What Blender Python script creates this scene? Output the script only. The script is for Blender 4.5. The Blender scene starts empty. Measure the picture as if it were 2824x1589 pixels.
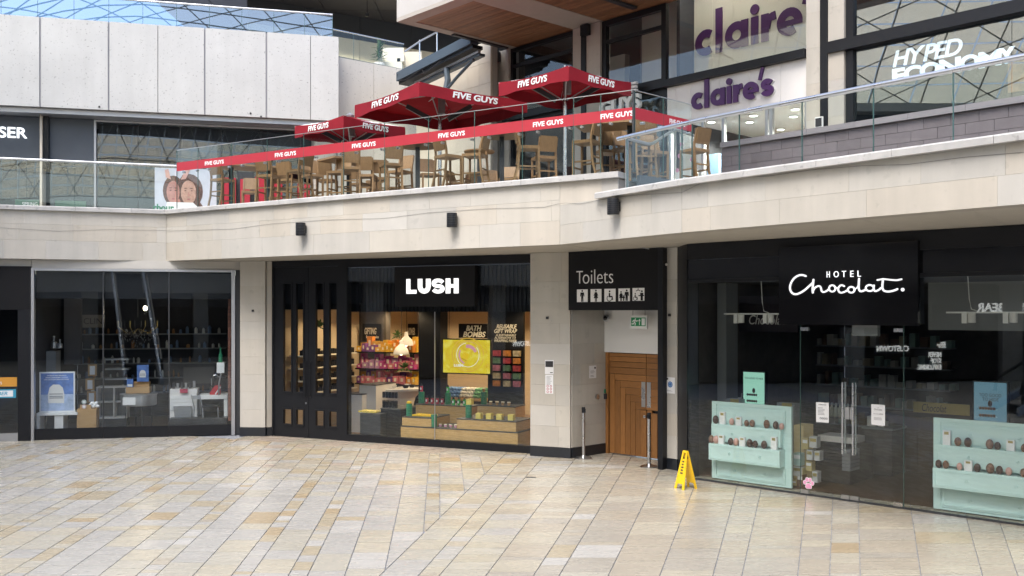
import bpy, bmesh, math, random
from mathutils import Vector, Matrix
# ------------------------------------------------------------------ camera, sky, sun, exposure
SC = bpy.context.scene
COL = SC.collection
FPX, CX, HY, EYE = 2650.0, 1412.0, 860.0, 2.9
cam = bpy.data.cameras.new("camera")
cam.sensor_width = 36.0
cam.lens = 36.0 * FPX / 2824.0
cam.shift_y = (HY - 794.5) / 2824.0
cam.clip_start, cam.clip_end = 0.1, 500.0
camo = bpy.data.objects.new("camera", cam)
camo.location = (0, 0, EYE)
camo.rotation_euler = (math.radians(90), 0, 0)
COL.objects.link(camo)
SC.camera = camo
SUN_EL, SUN_AZ = math.radians(58), math.radians(205)      # soft overcast sun from behind the camera, high up
W = bpy.data.worlds.new("World")
SC.world = W
W.use_nodes = True
nt = W.node_tree
bg = nt.nodes["Background"]
sky = nt.nodes.new("ShaderNodeTexSky")
sky.sky_type = 'NISHITA'
sky.sun_disc = False
sky.sun_elevation = SUN_EL
sky.sun_rotation = SUN_AZ
sky.air_density, sky.dust_density, sky.ozone_density = 1.0, 3.0, 1.0
nt.links.new(sky.outputs[0], bg.inputs[0])
bg.inputs[1].default_value = 0.15
sl = bpy.data.lights.new("sun", 'SUN')
sl.energy = 1.5
sl.angle = math.radians(30)
sl.color = (1.0, 0.965, 0.92)
so = bpy.data.objects.new("sun", sl)
so.location = (0, -5, 40)
sd = Vector((math.sin(SUN_AZ) * math.cos(SUN_EL), math.cos(SUN_AZ) * math.cos(SUN_EL), math.sin(SUN_EL)))
so.rotation_euler = sd.to_track_quat('Z', 'Y').to_euler()
COL.objects.link(so)
SC.view_settings.view_transform = 'Standard'
SC.view_settings.look = 'None'
SC.view_settings.gamma = 1.0
SC.view_settings.use_curve_mapping = False
SC.view_settings.exposure = 1.42
SC.cycles.max_bounces = 8
SC.cycles.diffuse_bounces = 4
SC.cycles.glossy_bounces = 4
SC.cycles.transparent_max_bounces = 24
SC.cycles.caustics_reflective = False
SC.cycles.caustics_refractive = False
SC.cycles.use_denoising = True
SC.cycles.sample_clamp_indirect = 6.0
RN = random.Random(11)

# ------------------------------------------------------------------ measuring helpers (the place is laid out from sight lines)
def ground(px, py, z=0.0):
    d = (EYE - z) * FPX / (py - HY)
    return Vector(((px - CX) / FPX * d, d))

class Fac:
    """vertical plane through two plan points; s runs along it, z up, o out towards the square"""
    def __init__(self, a, b):
        self.a = Vector(a); self.b = Vector(b)
        self.u = (self.b - self.a).normalized()
        self.n = Vector((self.u.y, -self.u.x))
        self.len = (self.b - self.a).length
    def P(self, s, z, o=0.0):
        q = self.a + self.u * s + self.n * o
        return Vector((q.x, q.y, z))
    def px(self, px, py, o=0.0):
        A = self.a + self.n * o
        r = (px - CX) / FPX
        den = self.u.x - r * self.u.y
        s = (r * A.y - A.x) / den
        d = A.y + self.u.y * s
        return s, EYE + d * (HY - py) / FPX
    def sx(self, px, o=0.0):
        return self.px(px, 0, o)[0]
    def so(self, p):
        d = Vector((p[0], p[1])) - self.a
        return d.dot(self.u), d.dot(self.n)

class MB:
    def __init__(self):
        self.v = []; self.f = []; self.m = []; self.mi = 0
    def add(self, vs, fs):
        k = len(self.v)
        self.v += [Vector(p) for p in vs]
        for f in fs:
            self.f.append(tuple(i + k for i in f)); self.m.append(self.mi)
        return self
    def hexa(self, p):
        return self.add(p, [(3, 2, 1, 0), (4, 5, 6, 7), (0, 1, 5, 4), (1, 2, 6, 5), (2, 3, 7, 6), (3, 0, 4, 7)])
    def box(self, x0, x1, y0, y1, z0, z1):
        return self.hexa([(x0, y0, z0), (x1, y0, z0), (x1, y1, z0), (x0, y1, z0), (x0, y0, z1), (x1, y0, z1), (x1, y1, z1), (x0, y1, z1)])
    def fb(self, F, s0, s1, z0, z1, o0, o1):
        if s1 < s0: s0, s1 = s1, s0
        if z1 < z0: z0, z1 = z1, z0
        if o1 < o0: o0, o1 = o1, o0
        P = F.P
        return self.hexa([P(s0, z0, o1), P(s1, z0, o1), P(s1, z0, o0), P(s0, z0, o0), P(s0, z1, o1), P(s1, z1, o1), P(s1, z1, o0), P(s0, z1, o0)])
    def prism(self, bot, top):
        n = len(bot)
        fs = [tuple(range(n))[::-1], tuple(range(n, 2 * n))] + [(i, (i + 1) % n, n + (i + 1) % n, n + i) for i in range(n)]
        return self.add(list(bot) + list(top), fs)
    def plan(self, poly, z0, z1):
        return self.prism([(p[0], p[1], z0) for p in poly], [(p[0], p[1], z1) for p in poly])
    def fpoly(self, F, pts, o, d):
        """outline in (s, z) on a facade, from o out by d"""
        return self.prism([F.P(s, z, o) for s, z in pts], [F.P(s, z, o + d) for s, z in pts])
    def cyl(self, p0, p1, r, n=12, r2=None):
        p0 = Vector(p0); p1 = Vector(p1); r2 = r if r2 is None else r2
        ax = (p1 - p0).normalized()
        q = ax.to_track_quat('Z', 'Y').to_matrix()
        c = [Vector((math.cos(2 * math.pi * i / n), math.sin(2 * math.pi * i / n), 0)) for i in range(n)]
        return self.prism([p0 + q @ (k * r) for k in c], [p1 + q @ (k * r2) for k in c])
    def tube(self, pts, r, n=8):
        pts = [Vector(p) for p in pts]
        rings = []
        for i, p in enumerate(pts):
            a = pts[max(i - 1, 0)]; b = pts[min(i + 1, len(pts) - 1)]
            t = (b - a).normalized()
            up = Vector((0, 0, 1)) if abs(t.z) < .95 else Vector((0, 1, 0))
            x = t.cross(up).normalized(); y = x.cross(t).normalized()
            rings.append([p + (x * math.cos(2 * math.pi * k / n) + y * math.sin(2 * math.pi * k / n)) * r for k in range(n)])
        vs = [q for rg in rings for q in rg]; fs = []
        for i in range(len(pts) - 1):
            for k in range(n):
                fs.append((i * n + k, i * n + (k + 1) % n, (i + 1) * n + (k + 1) % n, (i + 1) * n + k))
        fs.append(tuple(range(n))[::-1]); fs.append(tuple(range((len(pts) - 1) * n, len(pts) * n)))
        return self.add(vs, fs)
    def lathe(self, c, prof, n=16):
        """prof: (radius, z) from bottom to top round a vertical axis at c"""
        c = Vector(c); vs = []; fs = []
        for r, z in prof:
            vs += [c + Vector((r * math.cos(2 * math.pi * k / n), r * math.sin(2 * math.pi * k / n), z)) for k in range(n)]
        for i in range(len(prof) - 1):
            for k in range(n):
                fs.append((i * n + k, i * n + (k + 1) % n, (i + 1) * n + (k + 1) % n, (i + 1) * n + k))
        fs.append(tuple(range(n))[::-1]); fs.append(tuple(range((len(prof) - 1) * n, len(prof) * n)))
        return self.add(vs, fs)
    def disc(self, F, s, z, r, o, d, n=16, rz=None):
        rz = r if rz is None else rz
        return self.fpoly(F, [(s + r * math.cos(2 * math.pi * k / n), z + rz * math.sin(2 * math.pi * k / n)) for k in range(n)], o, d)
    def ball(self, c, rx, ry, rz, n=10, m=7):
        c = Vector(c); vs = []; fs = []
        for j in range(1, m):
            t = math.pi * j / m
            vs += [c + Vector((rx * math.sin(t) * math.cos(2 * math.pi * k / n), ry * math.sin(t) * math.sin(2 * math.pi * k / n), -rz * math.cos(t))) for k in range(n)]
        b = len(vs); vs += [c - Vector((0, 0, rz)), c + Vector((0, 0, rz))]
        for j in range(m - 2):
            for k in range(n):
                fs.append((j * n + k, j * n + (k + 1) % n, (j + 1) * n + (k + 1) % n, (j + 1) * n + k))
        for k in range(n):
            fs.append((b, (k + 1) % n, k)); fs.append((b + 1, (m - 2) * n + k, (m - 2) * n + (k + 1) % n))
        return self.add(vs, fs)
    def ribbon(self, F, pts, w, o, d, caps=True):
        """a flat stroke of width w along (s, z) points on a facade, d thick"""
        L = []; Rr = []
        n = len(pts)
        ws = w if isinstance(w, (list, tuple)) else [w] * n
        for i in range(n):
            a = Vector(pts[max(i - 1, 0)]); b = Vector(pts[min(i + 1, n - 1)])
            t = (b - a).normalized(); m = Vector((-t.y, t.x)) * ws[i] / 2; p = Vector(pts[i])
            L.append(p + m); Rr.append(p - m)
        for i in range(n - 1):
            self.fpoly(F, [L[i], Rr[i], Rr[i + 1], L[i + 1]], o, d + 0.0004 * (i % 2))
        if caps:
            self.disc(F, pts[0][0], pts[0][1], ws[0] / 2, o, d + .0009, 12)
            self.disc(F, pts[-1][0], pts[-1][1], ws[-1] / 2, o, d + .0009, 12)
        return self
    def build(self, name, mat, parent=None, smooth=False, label=None, kind=None, cat=None, group=None, origin=None):
        me = bpy.data.meshes.new(name)
        if parent is not None:
            off = wloc(parent)
        elif origin is not None:
            off = Vector(origin)
        else:
            xs = [p.x for p in self.v]; ys = [p.y for p in self.v]; zs = [p.z for p in self.v]
            off = Vector(((min(xs) + max(xs)) / 2, (min(ys) + max(ys)) / 2, min(zs)))
        me.from_pydata([p - off for p in self.v], [], self.f)
        for m in (mat if isinstance(mat, (list, tuple)) else [mat]):
            me.materials.append(m)
        if isinstance(mat, (list, tuple)):
            me.polygons.foreach_set("material_index", self.m)
        bm = bmesh.new(); bm.from_mesh(me); bmesh.ops.recalc_face_normals(bm, faces=bm.faces); bm.to_mesh(me); bm.free()
        if smooth:
            me.polygons.foreach_set("use_smooth", [True] * len(me.polygons))
            try: me.set_sharp_from_angle(angle=math.radians(40))
            except Exception: pass
        o = bpy.data.objects.new(name, me)
        COL.objects.link(o)
        if parent is not None: o.parent = parent
        else: o.location = off
        tag(o, label, cat, group, kind)
        return o

def wloc(o):
    v = Vector((0, 0, 0))
    while o is not None:
        v = v + o.location; o = o.parent
    return v
def tag(o, label=None, cat=None, group=None, kind=None):
    if label: o["label"] = label
    if cat: o["category"] = cat
    if group: o["group"] = group
    if kind: o["kind"] = kind
    return o
def thing(name, label, cat, loc=(0, 0, 0), group=None):
    o = bpy.data.objects.new(name, None)
    o.empty_display_size = .2
    COL.objects.link(o); o.location = loc
    return tag(o, label, cat, group)
KIDS = {}
def copy_tree(o, parent=None, loc=None, rotz=None, label=None, name=None):
    c = o.copy(); COL.objects.link(c)
    if name: c.name = name
    if parent is not None: c.parent = parent
    for ch in [q for q in bpy.data.objects if q.parent == o]:
        copy_tree(ch, c)
    if loc is not None: c.location = loc
    if rotz is not None: c.rotation_euler = (0, 0, rotz)
    if label: c["label"] = label
    return c

# ------------------------------------------------------------------ lettering
def text_mesh(s, bold=0.0, spacing=1.0, shear=0.0):
    cu = bpy.data.curves.new("lettering", 'FONT')
    cu.body = s; cu.size = 1.0; cu.offset = bold; cu.space_character = spacing; cu.shear = shear
    cu.resolution_u = 4; cu.extrude = 0.5; cu.align_x = 'LEFT'
    o = bpy.data.objects.new("lettering", cu)
    COL.objects.link(o)
    dg = bpy.context.evaluated_depsgraph_get()
    me = bpy.data.meshes.new_from_object(o.evaluated_get(dg))
    vs = [v.co.copy() for v in me.vertices]; fs = [tuple(p.vertices) for p in me.polygons]
    bpy.data.objects.remove(o); bpy.data.curves.remove(cu); bpy.data.meshes.remove(me)
    return vs, fs
def ftext(F, s, s0, s1, z0, z1, o, d, mat, parent, name="lettering", bold=0.0, spacing=1.0, shear=0.0, mirror=False, mb=None):
    vs, fs = text_mesh(s, bold, spacing, shear)
    xa = min(v.x for v in vs); xb = max(v.x for v in vs); ya = min(v.y for v in vs); yb = max(v.y for v in vs)
    own = mb is None
    mb = mb or MB()
    out = []
    for v in vs:
        k = (v.x - xa) / (xb - xa)
        if mirror: k = 1 - k
        out.append(F.P(s0 + (s1 - s0) * k, z0 + (z1 - z0) * (v.y - ya) / (yb - ya), o + d * (v.z + .5)))
    mb.add(out, fs)
    return mb.build(name, mat, parent) if own else mb

# ------------------------------------------------------------------ materials
def pmat(name, col, rough=.5, metal=0.0, spec=.5, var=0.0, scale=4.0, rnd=0.0, tints=None, bump=0.0, bscale=60.0, emit=None, es=0.0,
         stretch=(1, 1, 1), rvar=0.0, speck=0.0, speckscale=40.0, coat=0.0, streak=0.0, stain=0.0):
    m = bpy.data.materials.new(name); m.use_nodes = True
    n = m.node_tree.nodes; L = m.node_tree.links
    b = n["Principled BSDF"]
    b.inputs["Base Color"].default_value = (*col, 1)
    b.inputs["Roughness"].default_value = rough
    b.inputs["Metallic"].default_value = metal
    b.inputs["Specular IOR Level"].default_value = spec
    if coat: b.inputs["Coat Weight"].default_value = coat
    if emit:
        b.inputs["Emission Color"].default_value = (*emit, 1); b.inputs["Emission Strength"].default_value = es
    cur = None
    geo = mp = None
    if var or bump or rvar or speck or streak or stain:
        geo = n.new("ShaderNodeNewGeometry"); mp = n.new("ShaderNodeMapping")
        mp.inputs["Scale"].default_value = stretch
        L.new(geo.outputs["Position"], mp.inputs["Vector"])
    if tints or rnd:
        oi = n.new("ShaderNodeObjectInfo")
    if tints:
        rp = n.new("ShaderNodeValToRGB"); rp.color_ramp.interpolation = 'CONSTANT'
        e = rp.color_ramp.elements
        e[0].position = 0; e[0].color = (*tints[0], 1); e[1].position = 1 / len(tints); e[1].color = (*tints[1], 1)
        for i in range(2, len(tints)):
            q = e.new(i / len(tints)); q.color = (*tints[i], 1)
        L.new(oi.outputs["Random"], rp.inputs[0]); cur = rp.outputs[0]
    if rnd:
        h = n.new("ShaderNodeHueSaturation")
        mr = n.new("ShaderNodeMapRange"); mr.inputs["To Min"].default_value = 1 - rnd; mr.inputs["To Max"].default_value = 1 + rnd
        wn = n.new("ShaderNodeTexWhiteNoise"); wn.noise_dimensions = '1D'
        L.new(oi.outputs["Random"], wn.inputs["W"]); L.new(wn.outputs["Value"], mr.inputs["Value"]); L.new(mr.outputs[0], h.inputs["Value"])
        if cur: L.new(cur, h.inputs["Color"])
        else: h.inputs["Color"].default_value = (*col, 1)
        cur = h.outputs[0]
    if var:
        nz = n.new("ShaderNodeTexNoise"); nz.inputs["Scale"].default_value = scale; nz.inputs["Detail"].default_value = 6; nz.inputs["Roughness"].default_value = .62
        L.new(mp.outputs[0], nz.inputs["Vector"])
        mr = n.new("ShaderNodeMapRange"); mr.inputs["From Min"].default_value = .25; mr.inputs["From Max"].default_value = .75
        mr.inputs["To Min"].default_value = 1 - var; mr.inputs["To Max"].default_value = 1 + var
        L.new(nz.outputs["Fac"], mr.inputs["Value"])
        h = n.new("ShaderNodeHueSaturation"); L.new(mr.outputs[0], h.inputs["Value"])
        if cur: L.new(cur, h.inputs["Color"])
        else: h.inputs["Color"].default_value = (*col, 1)
        cur = h.outputs[0]
    for amt, sc, st in ((streak, 1.0, (2.6, 2.6, .22)), (stain, .55, (1, 1, 1))):
        if not amt: continue
        mp2 = n.new("ShaderNodeMapping"); mp2.inputs["Scale"].default_value = st
        L.new(geo.outputs["Position"], mp2.inputs["Vector"])
        nz = n.new("ShaderNodeTexNoise"); nz.inputs["Scale"].default_value = sc; nz.inputs["Detail"].default_value = 7; nz.inputs["Roughness"].default_value = .6
        L.new(mp2.outputs[0], nz.inputs["Vector"])
        mr = n.new("ShaderNodeMapRange"); mr.inputs["From Min"].default_value = .35; mr.inputs["From Max"].default_value = .62
        mr.inputs["To Min"].default_value = 1 - amt; mr.inputs["To Max"].default_value = 1
        L.new(nz.outputs["Fac"], mr.inputs["Value"])
        h = n.new("ShaderNodeHueSaturation"); L.new(mr.outputs[0], h.inputs["Value"])
        if cur: L.new(cur, h.inputs["Color"])
        else: h.inputs["Color"].default_value = (*col, 1)
        cur = h.outputs[0]
    if speck:
        vz = n.new("ShaderNodeTexNoise"); vz.inputs["Scale"].default_value = speckscale; vz.inputs["Detail"].default_value = 3
        L.new(mp.outputs[0], vz.inputs["Vector"])
        mr = n.new("ShaderNodeMapRange"); mr.inputs["From Min"].default_value = .63; mr.inputs["From Max"].default_value = .72
        mr.inputs["To Min"].default_value = 1; mr.inputs["To Max"].default_value = 1 - speck
        L.new(vz.outputs["Fac"], mr.inputs["Value"])
        h = n.new("ShaderNodeHueSaturation"); L.new(mr.outputs[0], h.inputs["Value"])
        if cur: L.new(cur, h.inputs["Color"])
        else: h.inputs["Color"].default_value = (*col, 1)
        cur = h.outputs[0]
    if cur: L.new(cur, b.inputs["Base Color"])
    if rvar:
        nz = n.new("ShaderNodeTexNoise"); nz.inputs["Scale"].default_value = 3.0; nz.inputs["Detail"].default_value = 5
        L.new(mp.outputs[0], nz.inputs["Vector"])
        mr = n.new("ShaderNodeMapRange"); mr.inputs["To Min"].default_value = max(0, rough - rvar); mr.inputs["To Max"].default_value = rough + rvar
        L.new(nz.outputs["Fac"], mr.inputs["Value"]); L.new(mr.outputs[0], b.inputs["Roughness"])
    if bump:
        nz = n.new("ShaderNodeTexNoise"); nz.inputs["Scale"].default_value = bscale; nz.inputs["Detail"].default_value = 4
        L.new(mp.outputs[0], nz.inputs["Vector"])
        bp = n.new("ShaderNodeBump"); bp.inputs["Strength"].default_value = bump; bp.inputs["Distance"].default_value = .01
        L.new(nz.outputs["Fac"], bp.inputs["Height"]); L.new(bp.outputs[0], b.inputs["Normal"])
    return m

def glassmat(name, tint=(.93, .96, .95), r0=.045, rough=0.0, wave=0.0, wscale=1.0):
    m = bpy.data.materials.new(name); m.use_nodes = True
    n = m.node_tree.nodes; L = m.node_tree.links
    n.remove(n["Principled BSDF"])
    out = n["Material Output"]
    tr = n.new("ShaderNodeBsdfTransparent"); tr.inputs[0].default_value = (*tint, 1)
    gl = n.new("ShaderNodeBsdfGlossy"); gl.inputs["Roughness"].default_value = rough; gl.inputs["Color"].default_value = (.95, .98, 1, 1)
    lw = n.new("ShaderNodeLayerWeight"); lw.inputs[0].default_value = .5
    pw = n.new("ShaderNodeMath"); pw.operation = 'POWER'; pw.inputs[1].default_value = 5.0
    mr = n.new("ShaderNodeMapRange"); mr.inputs["To Min"].default_value = r0; mr.inputs["To Max"].default_value = 1.0
    mx = n.new("ShaderNodeMixShader")
    L.new(lw.outputs["Facing"], pw.inputs[0]); L.new(pw.outputs[0], mr.inputs["Value"]); L.new(mr.outputs[0], mx.inputs[0])
    L.new(tr.outputs[0], mx.inputs[1]); L.new(gl.outputs[0], mx.inputs[2]); L.new(mx.outputs[0], out.inputs[0])
    if wave:
        geo = n.new("ShaderNodeNewGeometry"); nz = n.new("ShaderNodeTexNoise"); nz.inputs["Scale"].default_value = wscale; nz.inputs["Detail"].default_value = 1
        L.new(geo.outputs["Position"], nz.inputs["Vector"])
        bp = n.new("ShaderNodeBump"); bp.inputs["Strength"].default_value = wave; bp.inputs["Distance"].default_value = .05
        L.new(nz.outputs["Fac"], bp.inputs["Height"]); L.new(bp.outputs[0], gl.inputs["Normal"])
    return m

M = {}
M['stone'] = pmat("limestone", (.46, .42, .36), .7, tints=[(.485, .46, .41), (.47, .45, .41), (.495, .475, .43), (.485, .45, .39), (.46, .445, .41), (.50, .48, .435), (.478, .452, .40)], rnd=.025, var=.06, scale=1.3, bump=.08, bscale=40, streak=.10, speck=.10, speckscale=7)
M['stone_white'] = pmat("pale_limestone", (.50, .485, .45), .65, rnd=.03, var=.06, scale=2.0, bump=.06)
M['coping'] = pmat("coping_stone", (.47, .465, .455), .6, rnd=.05, var=.13, scale=3.0, speck=.35, speckscale=9, streak=.15, bump=.1)
M['mortar'] = pmat("stone_joint", (.36, .335, .30), .9)
M['soffit'] = pmat("soffit_render", (.42, .39, .34), .8, var=.05)
M['concrete'] = pmat("pitted_concrete", (.515, .52, .51), .75, rnd=.03, var=.08, scale=.8, streak=.06, speck=.42, speckscale=20, bump=.2, bscale=30)
M['concrete_warm'] = pmat("warm_pitted_concrete", (.63, .60, .54), .75, rnd=.02, var=.06, scale=.9, streak=.08, speck=.42, speckscale=18)
M['concrete_joint'] = pmat("joint_channel", (.30, .30, .32), .6)
M['plinth'] = pmat("dark_granite", (.018, .021, .027), .28, var=.2, scale=14)
M['black'] = pmat("black_powder_coat", (.0105, .0115, .0145), .42, spec=.3, var=.1, scale=8)
M['black_matt'] = pmat("matt_black_board", (.0065, .0065, .008), .6, spec=.25)
M['black_gloss'] = pmat("black_gloss_glass", (.009, .009, .011), .10, rvar=.02)
M['charcoal'] = pmat("charcoal_metal", (.035, .038, .043), .42)
M['slate'] = pmat("slate_blue_panel", (.085, .10, .12), .45, var=.08, scale=2.0)
M['steel'] = pmat("brushed_steel", (.62, .63, .65), .28, metal=1.0, rvar=.08)
M['alu'] = pmat("satin_aluminium", (.48, .49, .51), .4, metal=.8)
M['edge'] = pmat("glass_edge", (.06, .12, .11), .15)
M['glass'] = glassmat("shop_glass", (.95, .97, .965), .046)
M['glass_dark'] = glassmat("tinted_shop_glass", (.93, .955, .965), .045, wave=.012, wscale=.8)
M['glass_mirror'] = glassmat("coated_glass", (.72, .78, .82), .15, wave=.03, wscale=.7)
M['glass_up'] = glassmat("upper_shop_glass", (.80, .84, .87), .055, wave=.07, wscale=.45)
M['glass_sky'] = glassmat("sky_reflecting_glass", (.55, .66, .74), .20, wave=.018, wscale=.6)
M['glass_bal'] = glassmat("balustrade_glass", (.94, .97, .955), .028)
M['red'] = pmat("red_canvas", (.33, .008, .022), .75, var=.16, scale=2.2, bump=.35, bscale=5)
_n = M['red'].node_tree; _p = _n.nodes["Principled BSDF"]; _t = _n.nodes.new("ShaderNodeBsdfTranslucent"); _t.inputs[0].default_value = (.42, .008, .022, 1)
_m = _n.nodes.new("ShaderNodeMixShader"); _m.inputs[0].default_value = .3
_n.links.new(_p.outputs[0], _m.inputs[1]); _n.links.new(_t.outputs[0], _m.inputs[2]); _n.links.new(_m.outputs[0], _n.nodes["Material Output"].inputs[0])
M['red_strip'] = pmat("red_vinyl", (.55, .025, .04), .5)
M['white'] = pmat("white_paint", (.80, .80, .79), .5)
M['white_vinyl'] = pmat("white_vinyl", (.82, .82, .82), .6)
M['offwhite'] = pmat("off_white_board", (.76, .745, .72), .6, var=.03)
M['cream'] = pmat("cream_board", (.70, .66, .55), .6, var=.03)
M['lit'] = pmat("lit_letters", (.9, .9, .9), .5, emit=(1, 1, 1), es=.42)
M['lit_cool'] = pmat("lit_cool_letters", (.9, .9, .9), .5, emit=(.93, .97, 1), es=.5)
M['purple'] = pmat("purple_letters", (.065, .014, .105), .45)
M['wood_bar'] = pmat("oak_chair", (.255, .15, .072), .5, rnd=.14, var=.18, scale=6, stretch=(6, 6, 1))
M['wood_soffit'] = pmat("cedar_board", (.25, .125, .06), .55, rnd=.22, var=.2, scale=5, stretch=(1.2, 1.2, 8))
M['wood_door'] = pmat("oak_door_plank", (.30, .135, .042), .45, rnd=.2, var=.22, scale=5, stretch=(9, 9, 1.2))
M['wood_door_h'] = pmat("oak_door_rail", (.30, .135, .042), .45, rnd=.2, var=.22, scale=5, stretch=(1.2, 1.2, 14))
M['wood_box'] = pmat("oak_box", (.50, .31, .12), .5, var=.25, scale=5, stretch=(1.5, 1.5, 12))
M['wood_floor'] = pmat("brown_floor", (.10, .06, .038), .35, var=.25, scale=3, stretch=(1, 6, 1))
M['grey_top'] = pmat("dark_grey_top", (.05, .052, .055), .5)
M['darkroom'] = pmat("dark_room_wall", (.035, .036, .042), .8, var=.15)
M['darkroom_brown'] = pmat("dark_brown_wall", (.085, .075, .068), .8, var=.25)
M['warmwall'] = pmat("warm_plaster", (.52, .42, .29), .8, var=.04)
M['tan'] = pmat("tan_stone", (.62, .565, .47), .7, rnd=.04, var=.06)
M['mint'] = pmat("mint_paint", (.57, .77, .75), .55, var=.02)
M['yellow'] = pmat("yellow_plastic", (.80, .52, .015), .4)
M['paper'] = pmat("white_paper", (.80, .81, .82), .7)
M['ink'] = pmat("dark_print", (.03, .03, .035), .7)
M['greyink'] = pmat("grey_print", (.30, .31, .33), .7)
M['kraft'] = pmat("brown_kraft_paper", (.46, .28, .12), .7, var=.05)
M['blueprint'] = pmat("blue_print", (.10, .20, .50), .6, var=.5, scale=5)
M['grey'] = pmat("mid_grey_laminate", (.22, .23, .24), .5)
M['choc'] = pmat("chocolate", (.055, .022, .014), .4)
M['pinkegg'] = pmat("pink_chocolate", (.62, .36, .31), .45)
M['gold'] = pmat("gold_foil", (.45, .36, .13), .35, metal=.5)
M['green'] = pmat("green_plastic", (.02, .20, .10), .4)
M['lime'] = pmat("lime_plastic", (.04, .45, .09), .4)
M['rosered'] = pmat("rose_red_plastic", (.42, .03, .07), .4)
M['soap'] = pmat("yellow_soap", (.72, .58, .14), .5)
M['pink'] = pmat("pink_sticker", (.72, .32, .50), .55)
M['leaf'] = pmat("leaf_green", (.05, .12, .03), .6, rnd=.3)
M['teal'] = pmat("teal_print", (.05, .33, .50), .6)
M['orange'] = pmat("orange_print", (.65, .30, .04), .6)
# ------------------------------------------------------------------ the planes of the place
L_ = Fac(ground(90, 1215), ground(633, 1200))
M_ = Fac(ground(754, 1202), ground(1464.6, 1250.7))
H_ = Fac((3.08, 16.70), (6.93, 13.00))
T_ = Fac((1.15, 19.0), (2.76, 17.68))
D_ = Fac((1.938, 19.75), (1.938 + .69, 19.75 - .724))
FL = Fac((-14.0, 20.40), (-8.04, 22.34))
FM = Fac((-8.04, 22.34), (.84, 16.86))
FR1 = Fac((.84, 16.86), (2.53, 14.31))
FR2 = Fac((2.53, 14.31), (9.674, 5.54))
C_ = Fac((4.305, 23.0), (4.305 + .676 * 5, 23.0 - .737 * 5))
B1 = Fac((-15.6, 25.56), (-5.08, 28.2))
B2 = Fac((-5.35, 28.9), (-3.30, 30.58))
ZS, ZC, ZCR, ZD = 4.08, 5.27, 4.87, 5.25     # soffit, main coping, low coping, terrace deck

# ------------------------------------------------------------------ the square: mortar bed with stone slabs laid in fans
def poly_clip(poly, p, q):
    """keep the part on the right hand side of p -> q"""
    out = []
    d = q - p
    def side(a): return d.x * (a.y - p.y) - d.y * (a.x - p.x)
    for i in range(len(poly)):
        a, b = poly[i], poly[(i + 1) % len(poly)]
        sa, sb = side(a), side(b)
        if sa <= 0: out.append(a)
        if (sa < 0 < sb) or (sb < 0 < sa):
            t = sa / (sa - sb); out.append(a + (b - a) * t)
    return out
def area(p):
    return abs(sum(p[i].x * p[(i + 1) % len(p)].y - p[(i + 1) % len(p)].x * p[i].y for i in range(len(p)))) / 2
def img(x, y, z=0.0):
    return CX + FPX * x / y, HY + FPX * (EYE - z) / y
def img_area(poly):
    pts = []
    for p in poly:
        X, Y = img(p.x, max(p.y, 1))
        pts.append(Vector((min(max(X, 0), 2824), min(max(Y, 0), 1589))))
    return area(pts)

fb_ = MB(); fb_.box(-90, 90, -60, 90, -.30, -.016)
M['bed'] = pmat("slab_joint_mortar", (.235, .25, .285), .8, var=.1)
plaza = fb_.build("plaza_floor", M['bed'], kind="structure")
TONES = {'a': (.40, .38, .32), 'b': (.385, .375, .345), 'c': (.41, .38, .305), 'd': (.382, .372, .345), 'e': (.43, .42, .39), 'f': (.365, .295, .195), 'g': (.378, .33, .24), 'p': (.38, .325, .27), 'q': (.375, .34, .275), 'r': (.36, .335, .285)}
SM = {}
for k, c in TONES.items():
    SM[k] = pmat("sandstone_slab_" + {'a': "cream", 'b': "buff", 'c': "honey", 'd': "grey", 'e': "white", 'f': "ochre", 'g': "straw", 'p': "rose", 'q': "beige", 'r': "dun"}[k], c, .27, rnd=.03, var=.05, scale=2.0, stretch=(.7, 2.0, 1), rvar=.12, spec=.5, stain=.05, speck=.07, speckscale=3.2)
SK = list(SM)
slabs = []
GAPL, GAPX = .0062, .0034
def add_slab(poly, tone):
    if len(poly) >= 3 and area(poly) > .004:
        slabs.append((img_area(poly), poly, tone))
b0a, b0b = ground(1382, 1264), ground(1046, 1589)
bda, bdb = ground(700, 1215), ground(1384, 1264)
adir = Vector(((1213 - CX) / FPX, 1.0))
nearY = EYE * FPX / 729
edges = [(1414, 'w'), (1515, 'w'), (1616, 'w')]
seq = [(1818, 'w'), (1717, 'w'), (1616, 'w'), (1515, 'w'), (1414, 'w'), (1314, 'w'), (1213, 'n'), (1159, 'w'), (1058, 'w'), (950, 'w'), (847, 'n'), (794, 'w'), (690, 'n'), (637, 'w'), (531, 'w'), (428, 'n'), (374, 'w'), (271, 'w'), (168, 'w'), (63, 'n'), (8, 'w'), (-89, 'w'), (-193, 'n'), (-245, 'w')]
x = -348; k = 0
while x > -1500:
    w = 'n' if k % 3 == 2 else 'w'
    seq.append((x, w)); x -= 54 if w == 'n' else 103; k += 1
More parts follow.
